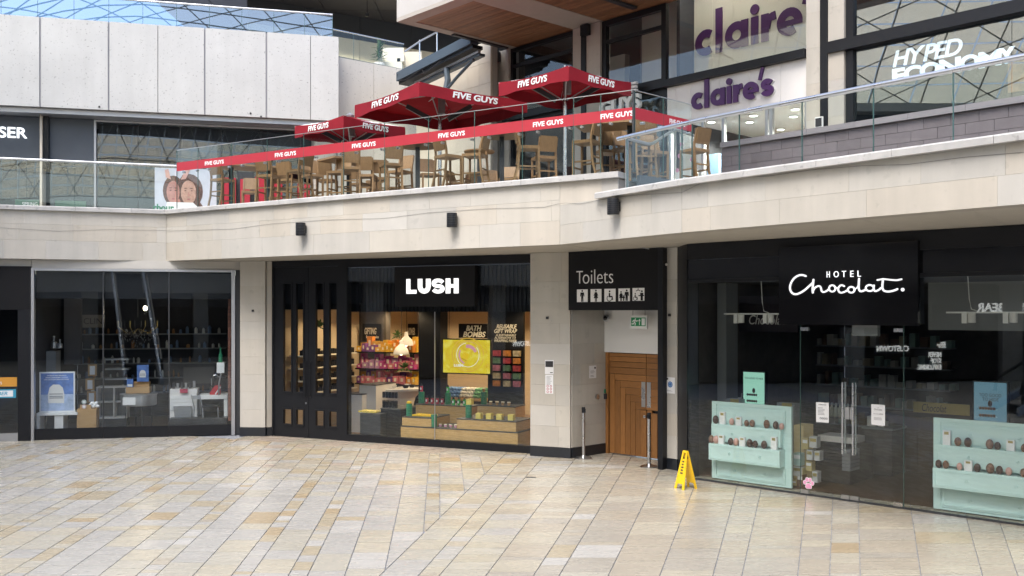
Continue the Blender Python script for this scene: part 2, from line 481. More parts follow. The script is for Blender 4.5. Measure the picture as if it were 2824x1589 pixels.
for i in range(len(seq) - 1):
    xr, w = seq[i]; xl = seq[i + 1][0]
    X0 = (xl - CX) / FPX * nearY; X1 = (xr - CX) / FPX * nearY
    y = 9.2 + RN.random() * .4
    while y < 23.2:
        ln = RN.choice([.24, .32, .36, .42, .5, .6, .75]) if w == 'w' else RN.choice([.12, .16, .22, .3, .36, .45])
        y2 = y + ln
        p = []
        for (X, yy, sx, sy) in ((X0, y, 1, 1), (X1, y, -1, 1), (X1, y2, -1, -1), (X0, y2, 1, -1)):
            p.append(Vector((X + adir.x * (yy - nearY) + sx * GAPL, yy + sy * GAPX)))
        p = poly_clip(p, b0b + Vector((-.007, 0)), b0a + Vector((-.007, 0))) if False else poly_clip(p, b0a + Vector((-.008, 0)), b0b + Vector((-.008, 0)))
        if p: p = poly_clip(p, bda + Vector((0, -.006)), bdb + Vector((0, -.006)))
        if p: p = poly_clip(p, L_.a - Vector((L_.u * 6)).xy, L_.b + Vector((L_.u * 8)).xy)
        if p:
            r = RN.random()
            near_m = y > 17.2 and X0 > -7
            if w == 'n': t = RN.choice('fggaabbdca') if r < .85 else RN.choice('eq')
            else: t = 'f' if r < .02 else 'g' if r < .06 else 'e' if r < .10 else RN.choice('aaabbbccddd')
            if near_m and RN.random() < .5: t = RN.choice('pqqg')
            add_slab(p, t)
        y = y2
# course along the shopfront
s = -.6
while s < M_.len + .3:
    w = RN.choice([.42, .5, .55])
    k0 = bda + (bdb - bda) * ((s + .0) / M_.len); k1 = bda + (bdb - bda) * ((s + w) / M_.len)
    q0 = M_.a + M_.u * s; q1 = M_.a + M_.u * (s + w)
    e = M_.u * GAPL
    add_slab(poly_clip([k0 + e, k1 - e, q1 - e, q0 + e], b0a + Vector((-.008, 0)), b0b + Vector((-.008, 0))), RN.choice('pppqqr'))
    s += w
BL = [((1382, 1264), (1046, 1589)), ((1420, 1290.6), (1152.8, 1589)), ((1420, 1349), (1210, 1589)), ((1583, 1269), (1338.7, 1589)), ((1675, 1277.5), (1470, 1589)), ((1723, 1290), (1541, 1589)),
      ((1820.6, 1297), (1676.7, 1589)), ((1920, 1328), (1819, 1589)), ((2033, 1342), (1966, 1589)), ((2098.7, 1353), (2045.6, 1589)), ((2223.7, 1369), (2199.8, 1589)),
      ((2296.7, 1380), (2288, 1589)), ((2367, 1390), (2372.6, 1589)), ((2513, 1409.6), (2540, 1589)), ((2666, 1432), (2710, 1589)), ((2758, 1445), (2807, 1589)), ((2850, 1458), (2905, 1589)), ((2990, 1480), (3060, 1589)), ((3090, 1495), (3170, 1589))]
for i in range(len(BL) - 1):
    ln = []
    for q in (BL[i], BL[i + 1]):
        a, b = ground(*q[0]), ground(*q[1])
        d = (b - a) / (b.y - a.y)
        ln.append(lambda y, a=a, d=d: a + d * (y - a.y))
    wide = (ln[1](10.54) - ln[0](10.54)).length > .45
    y = 8.6 + RN.random() * .4
    sl_ = -.10 - .012 * i
    while y < 21.2:
        h = RN.choice([.16, .26, .34, .4, .5, .62])
        y2 = y + h
        q0, q1, q2, q3 = ln[0](y - .0), ln[1](y + sl_ * 0), ln[1](y2), ln[0](y2)
        e = Vector((GAPL, 0)); g = Vector((0, GAPX))
        p = [q0 + e + g, q1 - e + g, q2 - e - g, q3 + e - g]
        if i < 3:
            p = poly_clip(p, M_.a, M_.b)
        r = RN.random()
        t = 'f' if r < (.006 if i > 2 else .04) else 'e' if r < (.02 if i > 2 else .05) else 'g' if r < .07 else RN.choice('qqqrrarc' if i > 2 else 'aacbqd')
        if p and max(v.y for v in p) < 20.4: add_slab(p, t)
        y = y2
slabs.sort(key=lambda a: -a[0])
def slab_into(mb, poly, top):
    c = sum((p for p in poly), Vector((0, 0))) / len(poly)
    n = len(poly)
    vs = [(p.x, p.y, -.02) for p in poly] + [(p.x, p.y, top) for p in poly]
    fs = [tuple(range(n, 2 * n))] + [(i, (i + 1) % n, n + (i + 1) % n, n + i) for i in range(n)]
    mb.add(vs, fs)
for a, p, t in slabs[:300]:
    mb = MB(); slab_into(mb, p, RN.uniform(-.0004, .0004)); mb.build("paving_slab", SM[t], plaza)
mb = MB()
for a, p, t in slabs[300:]:
    mb.mi = SK.index(t); slab_into(mb, p, RN.uniform(-.0004, .0004))
mb.build("paving_slabs", [SM[k] for k in SK], plaza, kind="stuff")
# the rest of the square, out of the picture behind the camera
mb = MB(); mb.box(-40, 40, -30, 8.4, -.02, -.004)
M['far_paving'] = pmat("far_paving", (.38, .36, .32), .35, var=.14, scale=1.5)
mb.build("plaza_paving", M['far_paving'], kind="structure")

# ------------------------------------------------------------------ stone walls laid in single blocks
def ashlar(F, s0, s1, zs, o, depth, parent, mats, lens=(.8, 1.5), joint=.0012, ww=.02):
    for i in range(len(zs) - 1):
        s = s0 - (RN.random() * lens[0] if s1 - s0 > lens[1] else 0)
        while s < s1 - .02:
            w = RN.uniform(*lens)
            a, b = max(s, s0), min(s + w, s1)
            if s1 - b < .15: b = s1
            mb = MB(); mb.fb(F, a + joint, b - joint, zs[i] + joint, zs[i + 1] - joint, o - depth, o + RN.uniform(0, .0015))
            mb.build("stone_block", M['stone_white'] if RN.random() < ww else mats, parent)
            s = b if b == s1 else s + w

def parapet(name, label, F, s0, s1, zt, zs, cop, core_o=-.30, wall_s0=None):
    t = thing(name, label, "parapet", tuple(F.P(s0, ZS, 0)))
    mb = MB(); mb.fb(F, s0, s1, zs[0] + .004, zt - .12, core_o, -.042)
    mb.build("wall_core", M['mortar'], t)
    ashlar(F, s0, s1, zs, 0, .04, t, M['stone'])
    if cop:
        s = s0 if wall_s0 is None else wall_s0
        while s < s1 - .05:
            w = RN.uniform(1.05, 1.35)
            b = min(s + w, s1)
            if s1 - b < .4: b = s1
            mb = MB()
            z = zt + RN.uniform(-.003, .003)
            P = F.P
            o1, o0 = .075, -.32
            prof = [(o0, zt - .10), (o1, zt - .10), (o1, z - .018), (o1 - .018, z), (o0, z)]
            mb.prism([P(s + .003, q[1], q[0]) for q in prof], [P(b - .003, q[1], q[0]) for q in prof])
            mb.build("coping_stone", M['coping'], t)
            s = b
    return t
sA = FL.sx(-120)
par_l = parapet("stone_parapet", "straight stone parapet under the steel handrail, over the salon window", FL, sA, FL.len - .002, ZC, [ZS, 4.5, 4.86, 5.17], True)
par_m = parapet("stone_parapet", "stone parapet under the glass windbreak of the terrace with two wall lamps", FM, .002, FM.len, ZC, [ZS, 4.5, 4.86, 5.17], True)
sE = FM.len + 1.13
t = par_m
mb = MB(); mb.fb(FM, FM.len, sE, 4.6, 5.15, -.3, -.05); mb.build("wall_core", M['mortar'], t)
ashlar(FM, FM.len, sE - .004, [4.72, 5.17], -.006, .04, t, M['stone'])
mb = MB(); mb.fb(FM, FM.len - .003, sE + .03, ZC - .10, ZC, -.32, .075); mb.build("coping_stone", M['coping'], t)
t = par_r = thing("stone_parapet", "lower stone parapet stepping down under the curved glass balustrade beside the terrace", "parapet", tuple(FR1.P(0, ZS, 0)))
for F, a, b in ((FR1, .004, FR1.len - .002), (FR2, .002, FR2.len)):
    mb = MB(); mb.fb(F, a, b, ZS + .004, ZCR - .12, -.30, -.042); mb.build("wall_core", M['mortar'], t)
    ashlar(F, a, b, [ZS, 4.42, ZCR - .10], 0, .04, t, M['stone'], lens=(.9, 1.6))
s0 = FR1.sx(1652)
def coping_run(F, s, s1, zt, t):
    while s < s1 - .05:
        b = min(s + RN.uniform(1.0, 1.25), s1)
        if s1 - b < .4: b = s1
        mb = MB(); P = F.P
        prof = [(-.32, zt - .10), (.10, zt - .10), (.10, zt - .02), (.08, zt), (-.32, zt)]
        mb.prism([P(s + .003, q[1], q[0]) for q in prof], [P(b - .003, q[1], q[0]) for q in prof]); mb.build("coping_stone", M['coping'], t)
        s = b
coping_run(FR1, s0, FR1.len + .012, ZCR, t)
coping_run(FR2, .0, FR2.len, ZCR + .001, t)

# soffit under the terraces, in panels, and the decks above
sof = thing("terrace_soffit", "pale rendered underside of the terrace above the shop windows", "soffit", (0, 20, ZS))
def soff(poly):
    mb = MB(); mb.plan(poly, ZS + .005, ZS + .11); mb.build("soffit_panel", M['soffit'], sof)
def quad_between(F, s0, s1, back):
    a, b = F.P(s0, 0), F.P(s1, 0)
    return [a.xy, b.xy, back[1], back[0]]
def split(F, s0, s1, b0, b1, n):
    for i in range(n):
        u0, u1 = i / n, (i + 1) / n
        g = .003
        p0 = F.P(s0 + (s1 - s0) * u0 + g, 0, -.045).xy; p1 = F.P(s0 + (s1 - s0) * u1 - g, 0, -.045).xy
        soff([p0, p1, b0 + (b1 - b0) * u1, b0 + (b1 - b0) * u0])
split(FL, sA, FL.len, Vector((-13.0, 24.5)), Vector((-6.2, 24.6)), 5)
split(FM, 0, FM.len, Vector((-6.2, 24.6)), Vector((2.6, 20.5)), 8)
split(FR1, 0, FR1.len, Vector((2.6, 20.5)), Vector((4.9, 18.0)), 3)
split(FR2, 0, FR2.len, Vector((4.9, 18.0)), Vector((13.2, 9.4)), 8)
mb = MB()
mb.plan([FL.P(sA, 0, -.32).xy, FL.P(FL.len, 0, -.32).xy, FM.P(.1, 0, -.32).xy, FM.P(FM.len + 1.0, 0, -.32).xy, (3.2, 20.2), (3.4, 25.0), (1, 30), (-4, 33), (-16, 27)], ZS + .12, ZD)
M['deck'] = pmat("terrace_deck", (.30, .28, .25), .6, var=.1)
mb.build("terrace_floor", M['deck'], kind="structure")
mb = MB()
mb.plan([FR1.P(.3, 0, -.32).xy, FR2.P(0, 0, -.32).xy, FR2.P(FR2.len, 0, -.32).xy, (18, 9), (12, 20), (4.4, 25.0), (3.41, 25.0), (3.21, 20.2)], ZS + .12, 4.70)
mb.build("walkway_floor", M['deck'], kind="structure")

# ------------------------------------------------------------------ ground floor piers
def pier(label, boxes, plinth):
    F0, s0, s1, oo = boxes[0][0], boxes[0][1], boxes[0][2], boxes[0][3]
    t = thing("stone_pier", label, "pier", tuple(F0.P((s0 + s1) / 2, 0, oo)))
    for F, a, b, o, dep in boxes:
        zs = [.205, .62, 1.03, 1.44, 1.85, 2.26, 2.67, 3.08, 3.5, ZS]
        mb = MB(); mb.fb(F, a + .01, b - .01, .18, ZS, o - dep, o - .045); mb.build("pier_core", M['mortar'], t)
        ashlar(F, a, b, zs, o, .05, t, M['stone'], lens=(.5, .9), ww=.02)
    for F, a, b, o, dep in plinth:
        mb = MB(); mb.fb(F, a, b, 0, .20, o - dep, o + .012); mb.build("plinth", M['plinth'], t)
    return t
A_ = Fac(ground(662, 1202.4), ground(731, 1203.6))
As = Fac(ground(731, 1203.6), M_.a + M_.u * -.02)
pier("beige stone pier between the salon window and the black double door", [(A_, 0, A_.len, 0, .3), (As, .052, As.len + .3, 0, .1)], [(A_, -.012, A_.len + .012, 0, .3), (As, .05, As.len + .2, 0, .1)])
B_ = Fac((.387, 19.36), (1.15, 19.0))
Br = Fac((1.15, 19.0), (1.938, 19.75))
pierB = pier("wide stone pier to the left of the Toilets sign, with notices on it", [(B_, -.02, B_.len, 0, .35), (Br, .052, Br.len, 0, .12)], [(B_, -.02, B_.len + .012, 0, .3), (Br, .05, Br.len, 0, .12)])
Cp = Fac((2.80, 17.82), (3.017, 17.55))
pierC = pier("narrow stone pier between the wooden door and the black chocolate shopfront", [(Cp, 0, Cp.len, 0, .25)], [(Cp, 0, Cp.len + .01, 0, .25)])

# ------------------------------------------------------------------ dark shells of the ground floor rooms
def room(F, s0, s1, o0, depth, z0, z1, wall, floor, ceil, back=None, nm="shop"):
    mb = MB(); mb.fb(F, s0, s1, z0, z1, o0 - depth - .1, o0 - depth); mb.build(nm + "_back_wall", back or wall, kind="structure")
    for a, b in ((s0 - .1, s0 - .002), (s1 + .002, s1 + .1)):
        mb = MB(); mb.fb(F, a, b, z0, z1, o0 - depth, o0 - .02); mb.build(nm + "_side_wall", wall, kind="structure")
    mb = MB(); mb.fb(F, s0, s1, z0 + .004, z0 + .012, o0 - depth, o0 + .02); mb.build(nm + "_floor", floor, kind="structure")
    mb = MB(); mb.fb(F, s0, s1, z1 - .006, z1 + .05, o0 - depth, o0 - .02); mb.build(nm + "_ceiling", ceil, kind="structure")

# ------------------------------------------------------------------ salon window
def Lp(x, y, o=0.0):                      # enlarged-view coordinates of this shop -> s, z
    return L_.px(80 + x / 3.0183, 740 + y / 3.0183, o)
sL0 = Lp(45, 0)[0]; sL1 = Lp(1700, 0)[0]
zh = 3.83
t = thing("salon_shopfront", "black salon shopfront with three tall glass panes in a pale grey metal frame", "shopfront", tuple(L_.P(sL0, 0)))
mb = MB(); mb.fb(L_, sL0 - .06, sL0, 0, zh + .05, -.1, .05); mb.build("frame_post", M['alu'], t)
mb = MB(); mb.fb(L_, sL1 - .04, sL1 + .04, 0, zh + .05, -.1, .03); mb.build("frame_post", M['alu'], t)
mb = MB(); mb.fb(L_, sL0 + .002, sL1 - .042, zh, zh + .05, -.1, .04); mb.build("frame_head", M['alu'], t)
mb = MB(); mb.fb(L_, sL1 + .05, sL1 + .24, 0, ZS - .004, -.35, -.02); mb.build("reveal_panel", M['charcoal'], t)
mb = MB(); mb.fb(L_, sL0 - .06, sL1 + .3, zh + .055, ZS, -.12, .0); mb.build("lintel", M['stone_white'], t)
j = [sL0, Lp(617, 0)[0], Lp(1165, 0)[0], sL1 - .04]
for i in range(3):
    mb = MB(); mb.fb(L_, j[i] + .006, j[i + 1] - .006, .26, zh, -.012, 0); mb.build("glass_pane", M['glass_dark'], t)
    mb = MB(); mb.fb(L_, j[i] + .004, j[i + 1] - .004, .005, .255, -.03, .004); mb.build("base_panel", M['black'], t)
    mb = MB(); mb.fb(L_, j[i] + .01, j[i + 1] - .01, 3.2, zh - .002, -.12, -.08); mb.build("header_panel", M['black'], t)
for q in j[1:3]:
    mb = MB(); mb.fb(L_, q - .012, q + .012, .26, zh, -.06, .006); mb.build("mullion", M['charcoal'], t)
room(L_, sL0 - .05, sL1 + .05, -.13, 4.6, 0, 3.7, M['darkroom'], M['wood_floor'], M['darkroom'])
# barber shop at the edge of the picture
t = thing("barber_shopfront", "black barber shopfront with orange and blue strips on its glass", "shopfront", tuple(L_.P(-1.2, 0)))
s1 = sL0 - .07
s0 = s1 - .26
mb = MB(); mb.fb(L_, s0, s1, 0, 2.94, -.2, .06); mb.build("frame_post", M['black'], t)
mb = MB(); mb.fb(L_, s0 - 3.2, s1, 2.945, 3.92, -.2, .06); mb.build("header_panel", M['black_matt'], t)
mb = MB(); mb.fb(L_, s0 - 3.2, s1, 3.925, ZS, -.12, .0); mb.build("lintel", M['stone_white'], t)
mb = MB(); mb.fb(L_, s0 - 3.2, s0 - .002, .18, 2.94, -.012, 0); mb.build("glass_pane", M['glass_dark'], t)
mb = MB(); mb.fb(L_, s0 - 3.2, s0 - .002, .0, .175, -.1, .02); mb.build("sill", M['alu'], t)
zz = lambda y: L_.px(0, 700 + y * .3659)[1]
mb = MB(); mb.fb(L_, s0 - 3, s0 - .03, zz(1002), zz(932), .001, .004); o = mb.build("window_strip", M['orange'], t, label="orange window strip")
ftext(L_, "Barbers", s0 - .62, s0 - .34, zz(985), zz(955), .005, .001, M['paper'], o)
mb = MB(); mb.fb(L_, s0 - 3, s0 - .05, zz(1088), zz(1022), .001, .004); o = mb.build("window_strip", M['teal'], t, label="blue bordered window strip")
mb = MB(); mb.fb(L_, s0 - 3, s0 - .11, zz(1078), zz(1032), .0045, .006); mb.build("strip_panel", M['paper'], o)
ftext(L_, "WORLDS #1 BARBER", s0 - 1.35, s0 - .22, zz(1070), zz(1040), .0065, .001, M['teal'], o, shear=.2, bold=.02)
room(L_, s0 - 3.3, s0 + .1, -.13, 3.5, 0, 3.0, M['darkroom'], M['wood_floor'], M['darkroom'])
# ------------------------------------------------------------------ soap shop (black double door, wide window, lit sign)
def m4(x, y, o=0.0):
    return M_.px(740 + x * .38642, 700 + y * .38647, o)
ms = lambda x, o=0.0: m4(x, 0, o)[0]
t = lush = thing("soap_shopfront", "black framed soap shop front with wide lit window and tall double door", "shopfront", tuple(M_.P(3, 0)))
sd0, sd1 = ms(42), ms(500)
sw0, sw1 = ms(566), M_.len - .02
zt_ = ZS - .003
mb = MB(); mb.fb(M_, -.02, sd0, 0, zt_, -.15, .03); mb.build("frame_post", M['black'], t)
mb = MB(); mb.fb(M_, sd1, sw0, 0, zt_, -.15, .03); mb.build("frame_post", M['black'], t)
mb = MB(); mb.fb(M_, sd0, sd1, 3.93, zt_, -.15, .026); mb.build("frame_head", M['black'], t)
mb = MB(); mb.fb(M_, sw0, sw1 + .03, 3.90, zt_, -.15, .028); mb.build("frame_head", M['black'], t)
mb = MB(); mb.fb(M_, sw0, sw1 + .03, 0, .15, -.15, .03); mb.build("frame_sill", M['black'], t)
sj = ms(1187)
for a, b in ((sw0, sj - .004), (sj + .004, sw1)):
    mb = MB(); mb.fb(M_, a, b, .15, 3.90, -.012, 0); mb.build("glass_pane", M['glass_dark'], t)
mb = MB(); mb.fb(M_, sj - .006, sj + .006, .15, 2.9, -.02, .004); mb.build("glazing_joint", M['alu'], t)
mb = MB(); mb.fb(M_, sd1 + .06, sw1, 2.90, 3.9, -.42, -.352); bulk = mb.build("header_panel", M['black_matt'], t)
n = 46
for i in range(n):
    a = sw0 + (sw1 - sw0) * i / n
    mb = MB(); mb.fb(M_, a, a + .05, 2.9, 3.88, -.351, -.32); mb.build("header_batten", M['black'], bulk)
# double door
sm = ms(287)
for a, b, slots in ((sd0, sm - .004, ((110, 165), (200, 250))), (sm + .004, sd1, ((340, 395), (437, 490)))):
    door = MB()
    zl0, zl1, zu0, zu1 = .30, .64, 1.05, 3.55
    xs = sorted([ms(q) for sl2 in slots for q in sl2])
    # rails and stiles built as one framed leaf
    door.fb(M_, a, b, .0, zl0, -.06, 0); door.fb(M_, a, b, zl1, zu0, -.06, 0.0); door.fb(M_, a, b, zu1, 3.925, -.06, 0)
    for z0, z1 in ((zl0, zl1), (zu0, zu1)):
        door.fb(M_, a, xs[0], z0, z1, -.06, 0); door.fb(M_, xs[1], xs[2], z0, z1, -.06, 0); door.fb(M_, xs[3], b, z0, z1, -.06, 0)
    leaf = door.build("door", M['black'], t)
    for z0, z1 in ((zl0, zl1), (zu0, zu1)):
        for u0, u1 in ((xs[0], xs[1]), (xs[2], xs[3])):
            mb = MB(); mb.fb(M_, u0, u1, z0, z1, -.035, -.028); mb.build("pane", M['glass_dark'], leaf)
            mb = MB()
            for (q0, q1, w0, w1) in ((u0 - .03, u0, z0 - .03, z1 + .03), (u1, u1 + .03, z0 - .03, z1 + .03), (u0, u1, z0 - .045, z0), (u0, u1, z1, z1 + .03)):
                mb.fb(M_, q0, q1, w0, w1, .0005, .018)
            mb.build("moulding", M['black'], leaf)
    hs = ms(268) if a == sd0 else ms(305)
    mb = MB(); mb.tube([M_.P(hs, .95, 0), M_.P(hs, .95, .05), M_.P(hs, 1.75, .05), M_.P(hs, 1.75, 0)], .014); mb.build("handle", M['black'], leaf)
    if a == sd0:
        mb = MB(); mb.disc(M_, ms(270), .80, .022, .001, .012); mb.build("lock", M['steel'], leaf)
# sign
s0, z0 = m4(905, 380, .12); s1, z1 = m4(1475, 95, .12)
z0 = m4(1190, 377, .12)[1]; z1 = m4(1190, 88, .12)[1]
t = thing("shop_sign", "black box sign with glowing white LUSH letters over the soap shop window", "sign", tuple(M_.P((s0 + s1) / 2, z0, 0)))
mb = MB(); mb.fb(M_, s0, s1, z0, z1, .003, .14); mb.build("sign_box", M['black_matt'], t)
a, b = ms(988, .15), ms(1357, .15); zb, zt2 = m4(1170, 284, .15)[1], m4(1170, 178, .15)[1]
wl = (b - a)
def letter(ch, u0, u1):
    A, B = a + wl * u0, a + wl * u1
    mb = MB(); h = zt2 - zb; w = B - A; k = .062 * 1.25
    k = w * .36
    if ch == 'L':
        mb.fpoly(M_, [(A, zb), (B, zb), (B, zb + .26 * h), (A + k, zb + .26 * h), (A + k, zt2), (A, zt2)], .1405, .03)
    elif ch == 'U':
        n = 10; r = w / 2; cx = A + r; ri = r - k * .92
        out = [(A, zt2)] + [(cx - r * math.cos(math.pi * i / n), zb + r * 1.0 - r * math.sin(math.pi * i / n)) for i in range(n + 1)] + [(B, zt2), (B - k * .92, zt2)]
        out += [(cx + ri * math.cos(math.pi * i / n), zb + r - ri * math.sin(math.pi * i / n)) for i in range(n + 1)] + [(A + k * .92, zt2)]
        mb.fpoly(M_, out, .1405, .03)
    elif ch == 'S':
        r = h * .285; kk = h * .25
        cx = (A + B) / 2; ry = (h - kk) / 4; rx = w / 2 - kk / 2
        pts = [(cx + rx * math.cos(math.radians(d)), zt2 - kk / 2 - ry + ry * math.sin(math.radians(d))) for d in range(15, 271, 15)]
        pts += [(cx + rx * math.cos(math.radians(d)), zb + kk / 2 + ry + ry * math.sin(math.radians(d))) for d in range(75, -166, -15)]
        mb.ribbon(M_, pts, kk, .1405, .03, caps=False)
    else:
        mb.fpoly(M_, [(A, zb), (A + k * .95, zb), (A + k * .95, zb + .38 * h), (B - k * .95, zb + .38 * h), (B - k * .95, zb), (B, zb), (B, zt2), (B - k * .95, zt2), (B - k * .95, zb + .62 * h), (A + k * .95, zb + .62 * h), (A + k * .95, zt2), (A, zt2)], .1405, .03)
    mb.build("letter", M['lit'], t)
letter('L', 0, .19); letter('U', .225, .465); letter('S', .495, .735); letter('H', .765, 1.0)

# inside: warm room
sr0, sr1 = -.05, M_.len - .02
room(M_, sr0, sr1, -.43, 6.2, 0, 3.25, M['warmwall'], pmat("timber_shop_floor", (.22, .13, .07), .4, var=.2, scale=2, stretch=(1, 5, 1)), M['white'], nm="soap_shop")
mb = MB(); mb.fb(M_, sr0, sd1 + .05, 2.95, 3.9, -.30, -.2); mb.build("soap_shop_door_panel", M['black_matt'], kind="structure")
p0, p1 = ms(1072, -1.75), ms(1228, -1.75)
mb = MB(); mb.fb(M_, p0, p1, .02, 3.2, -2.1, -1.75); tag(mb.build("black_pillar", M['black_matt']), "black square pillar inside the soap shop window between the two lit views", "pillar")
# a dark feature wall standing behind the screen with wrapped goods on it
t = thing("black_display_wall", "black display wall with a handwritten REUSABLE GIFT WRAP notice inside the soap shop", "display wall")
w0, w1 = ms(1566, -1.6), ms(1818, -1.6)
mb = MB(); mb.fb(M_, w0, w1, .02, 3.0, -1.7, -1.6); mb.build("panel", M['black_matt'], t)
zf = lambda y, o: m4(1600, y, o)[1]
for txt, x0, x1, y0, y1 in (("REUSABLE", 1628, 1772, 533, 503), ("GIFT WRAP", 1612, 1775, 566, 536), ("A SUSTAINABLE", 1622, 1768, 588, 572), ("ALTERNATIVE TO", 1612, 1765, 607, 591), ("WRAPPING PAPER", 1612, 1770, 630, 610)):
    ftext(M_, txt, ms(x0, -1.59), ms(x1, -1.59), zf(y0, -1.59), zf(y1, -1.59), -1.598, .006, M['cream'], t, shear=.25, bold=.02)
WR = [pmat("wrap_" + n, c, .6, var=.6, scale=14) for n, c in (("red", (.45, .05, .06)), ("cream", (.55, .45, .28)), ("green", (.12, .22, .12)), ("orange", (.6, .22, .04)), ("pink", (.5, .16, .22)))]
WN = ["red", "cream", "green", "orange", "pink"]
for r_, y in enumerate((690, 742, 795, 850, 905)):
    for c_, x in enumerate((1598, 1672, 1742)):
        k = (r_ * 2 + c_ * 3) % 5
        o = MB().fb(M_, ms(x, -1.5), ms(x + 48, -1.5), zf(y + 40, -1.5), zf(y, -1.5), -1.598, -1.52)
        tag(o.build("knotted_wrap", WR[k]), "knot wrapped gift of patterned " + WN[k] + " cloth on the black display wall", "wrapped gift", "knot wrapped gifts on the black display wall")
def board(label, lines, x0, x1, y0, y1, o, mat=None):
    t = thing("chalk_board", label, "sign", tuple(M_.P(ms(x0, o), 2.0, o)))
    mb = MB(); za, zb = m4((x0 + x1) / 2, y1, o)[1], m4((x0 + x1) / 2, y0, o)[1]
    mb.fb(M_, ms(x0, o), ms(x1, o), za, zb, o - .03, o); mb.build("board", M['black_matt'], t)
    for s_, a, b, c, d in lines:
        ftext(M_, s_, ms(a, o), ms(b, o), m4((a + b) / 2, d, o)[1], m4((a + b) / 2, c, o)[1], o + .001, .004, M['cream'], t, shear=.25, bold=.03)
board("black board lettered BATH BOMBS above the yellow screen", [("BATH", 1412, 1522, 512, 550), ("BOMBS", 1390, 1552, 555, 596)], 1358, 1562, 500, 602, -2.6)
board("black board lettered GIFTING over the gift shelves", [("GIFTING", 686, 772, 528, 575), ("for any occasion", 698, 788, 582, 610)], 672, 802, 500, 625, -3.5)
board("narrow black board lettered SOAP on the warm wall", [("SOAP", 878, 916, 520, 565), ("naked", 878, 914, 570, 582)], 866, 922, 500, 602, -6.1)
board("black board lettered SHOWER on the warm wall", [("SHOWER", 988, 1046, 528, 580)], 976, 1064, 500, 615, -6.1)
mb = MB(); mb.fb(M_, ms(590, -3.6), ms(842, -3.6), .02, 3.2, -3.8, -3.6)
tag(mb.build("dark_partition", M['darkroom_brown']), "dark brown partition behind the gift shelves of the soap shop", "partition")
# gift shelves with boxes
GC = {"orange": (.62, .22, .02), "magenta": (.42, .05, .22), "rose": (.60, .18, .22), "violet": (.17, .05, .22), "amber": (.60, .34, .03), "lilac": (.42, .22, .38)}
GM = {k: pmat("gift_" + k, c, .5, var=.35, scale=16) for k, c in GC.items()}
sh = thing("gift_shelves", "open black shelving stacked with bright gift boxes inside the soap shop", "shelves", tuple(M_.P(ms(640, -2.95), 0, -2.95)))
oS = -2.95
sa, sb = ms(618, oS), ms(1064, oS)
rows = [("top", 702, 690, ["orange", "amber", "orange", "violet", "amber"]), ("middle", 822, 815, ["magenta", "rose", "rose", "lilac", "magenta"]), ("bottom", 930, 925, ["rose", "orange", "rose", "amber", "violet"])]
for nm, ya, yb, cols in rows:
    z = m4(840, ya, oS)[1]
    mb = MB(); mb.fb(M_, sa, sb, z - .03, z, oS - .4, oS); mb.build("shelf", M['black_matt'], sh)
    for lay in range(2):
        s = sa + .03
        while s < sb - .16:
            w = RN.uniform(.10, .19); h = RN.uniform(.10, .22) if lay == 0 else RN.uniform(.22, .40)
            c = RN.choice(cols)
            o0 = oS - .03 - .19 * lay
            mb = MB(); mb.fb(M_, s, s + w, z + .001, z + h, o0 - .16, o0); g = mb.build("gift_box", GM[c])
            tag(g, f"{c} gift box in the {'front' if lay == 0 else 'raised rear'} row of the {nm} shelf, {['door end', 'mid shelf', 'pillar end'][min(2, int((s - sa) / (sb - sa) * 3))]}", "gift box", "gift boxes on the black shelves")
            mb = MB(); mb.fb(M_, s + w * .3, s + w * .7, z + h * .35, z + h * .75, o0 + .0005, o0 + .004); mb.build("gift_tag", M['cream'], g)
            s += w + RN.uniform(.004, .03)
for z in (.3,):
    mb = MB(); mb.fb(M_, sa, sb, .02, m4(840, 930, oS)[1] - .03, oS - .42, oS - .40); mb.build("back_panel", M['black_matt'], sh)
# side shelves of dark pots along the far side wall
for side, (sA_, sB_), lab in ((0, (sr0 + .02, sr0 + .42), "white wall shelves of black pots behind the double door"), (1, (ms(842, -6.1), ms(1066, -6.1)), "white wall shelves of small pots under the SHOWER board")):
    t = thing("wall_shelves", lab, "shelves", tuple(M_.P(sA_, 0, -3)))
    for z in (.95, 1.25, 1.55, 1.85):
        mb = MB()
        if side == 0: mb.fb(M_, sA_, sB_, z - .03, z, -2.9, -.6)
        else: mb.fb(M_, sA_, sB_, z - .03, z, -6.5, -6.15)
        mb.build("shelf", M['cream'], t)
        mb = MB()
        for i in range(26 if side == 0 else 18):
            if side == 0: c = M_.P(sB_ - .1, z, -.7 - i * .085)
            else: c = M_.P(sA_ + .05 + i * (sB_ - sA_ - .1) / 18, z, -6.24)
            mb.cyl(c + Vector((0, 0, .001)), c + Vector((0, 0, RN.uniform(.08, .16))), .045, 8)
        mb.build("pots", M['black'], t, kind="stuff")
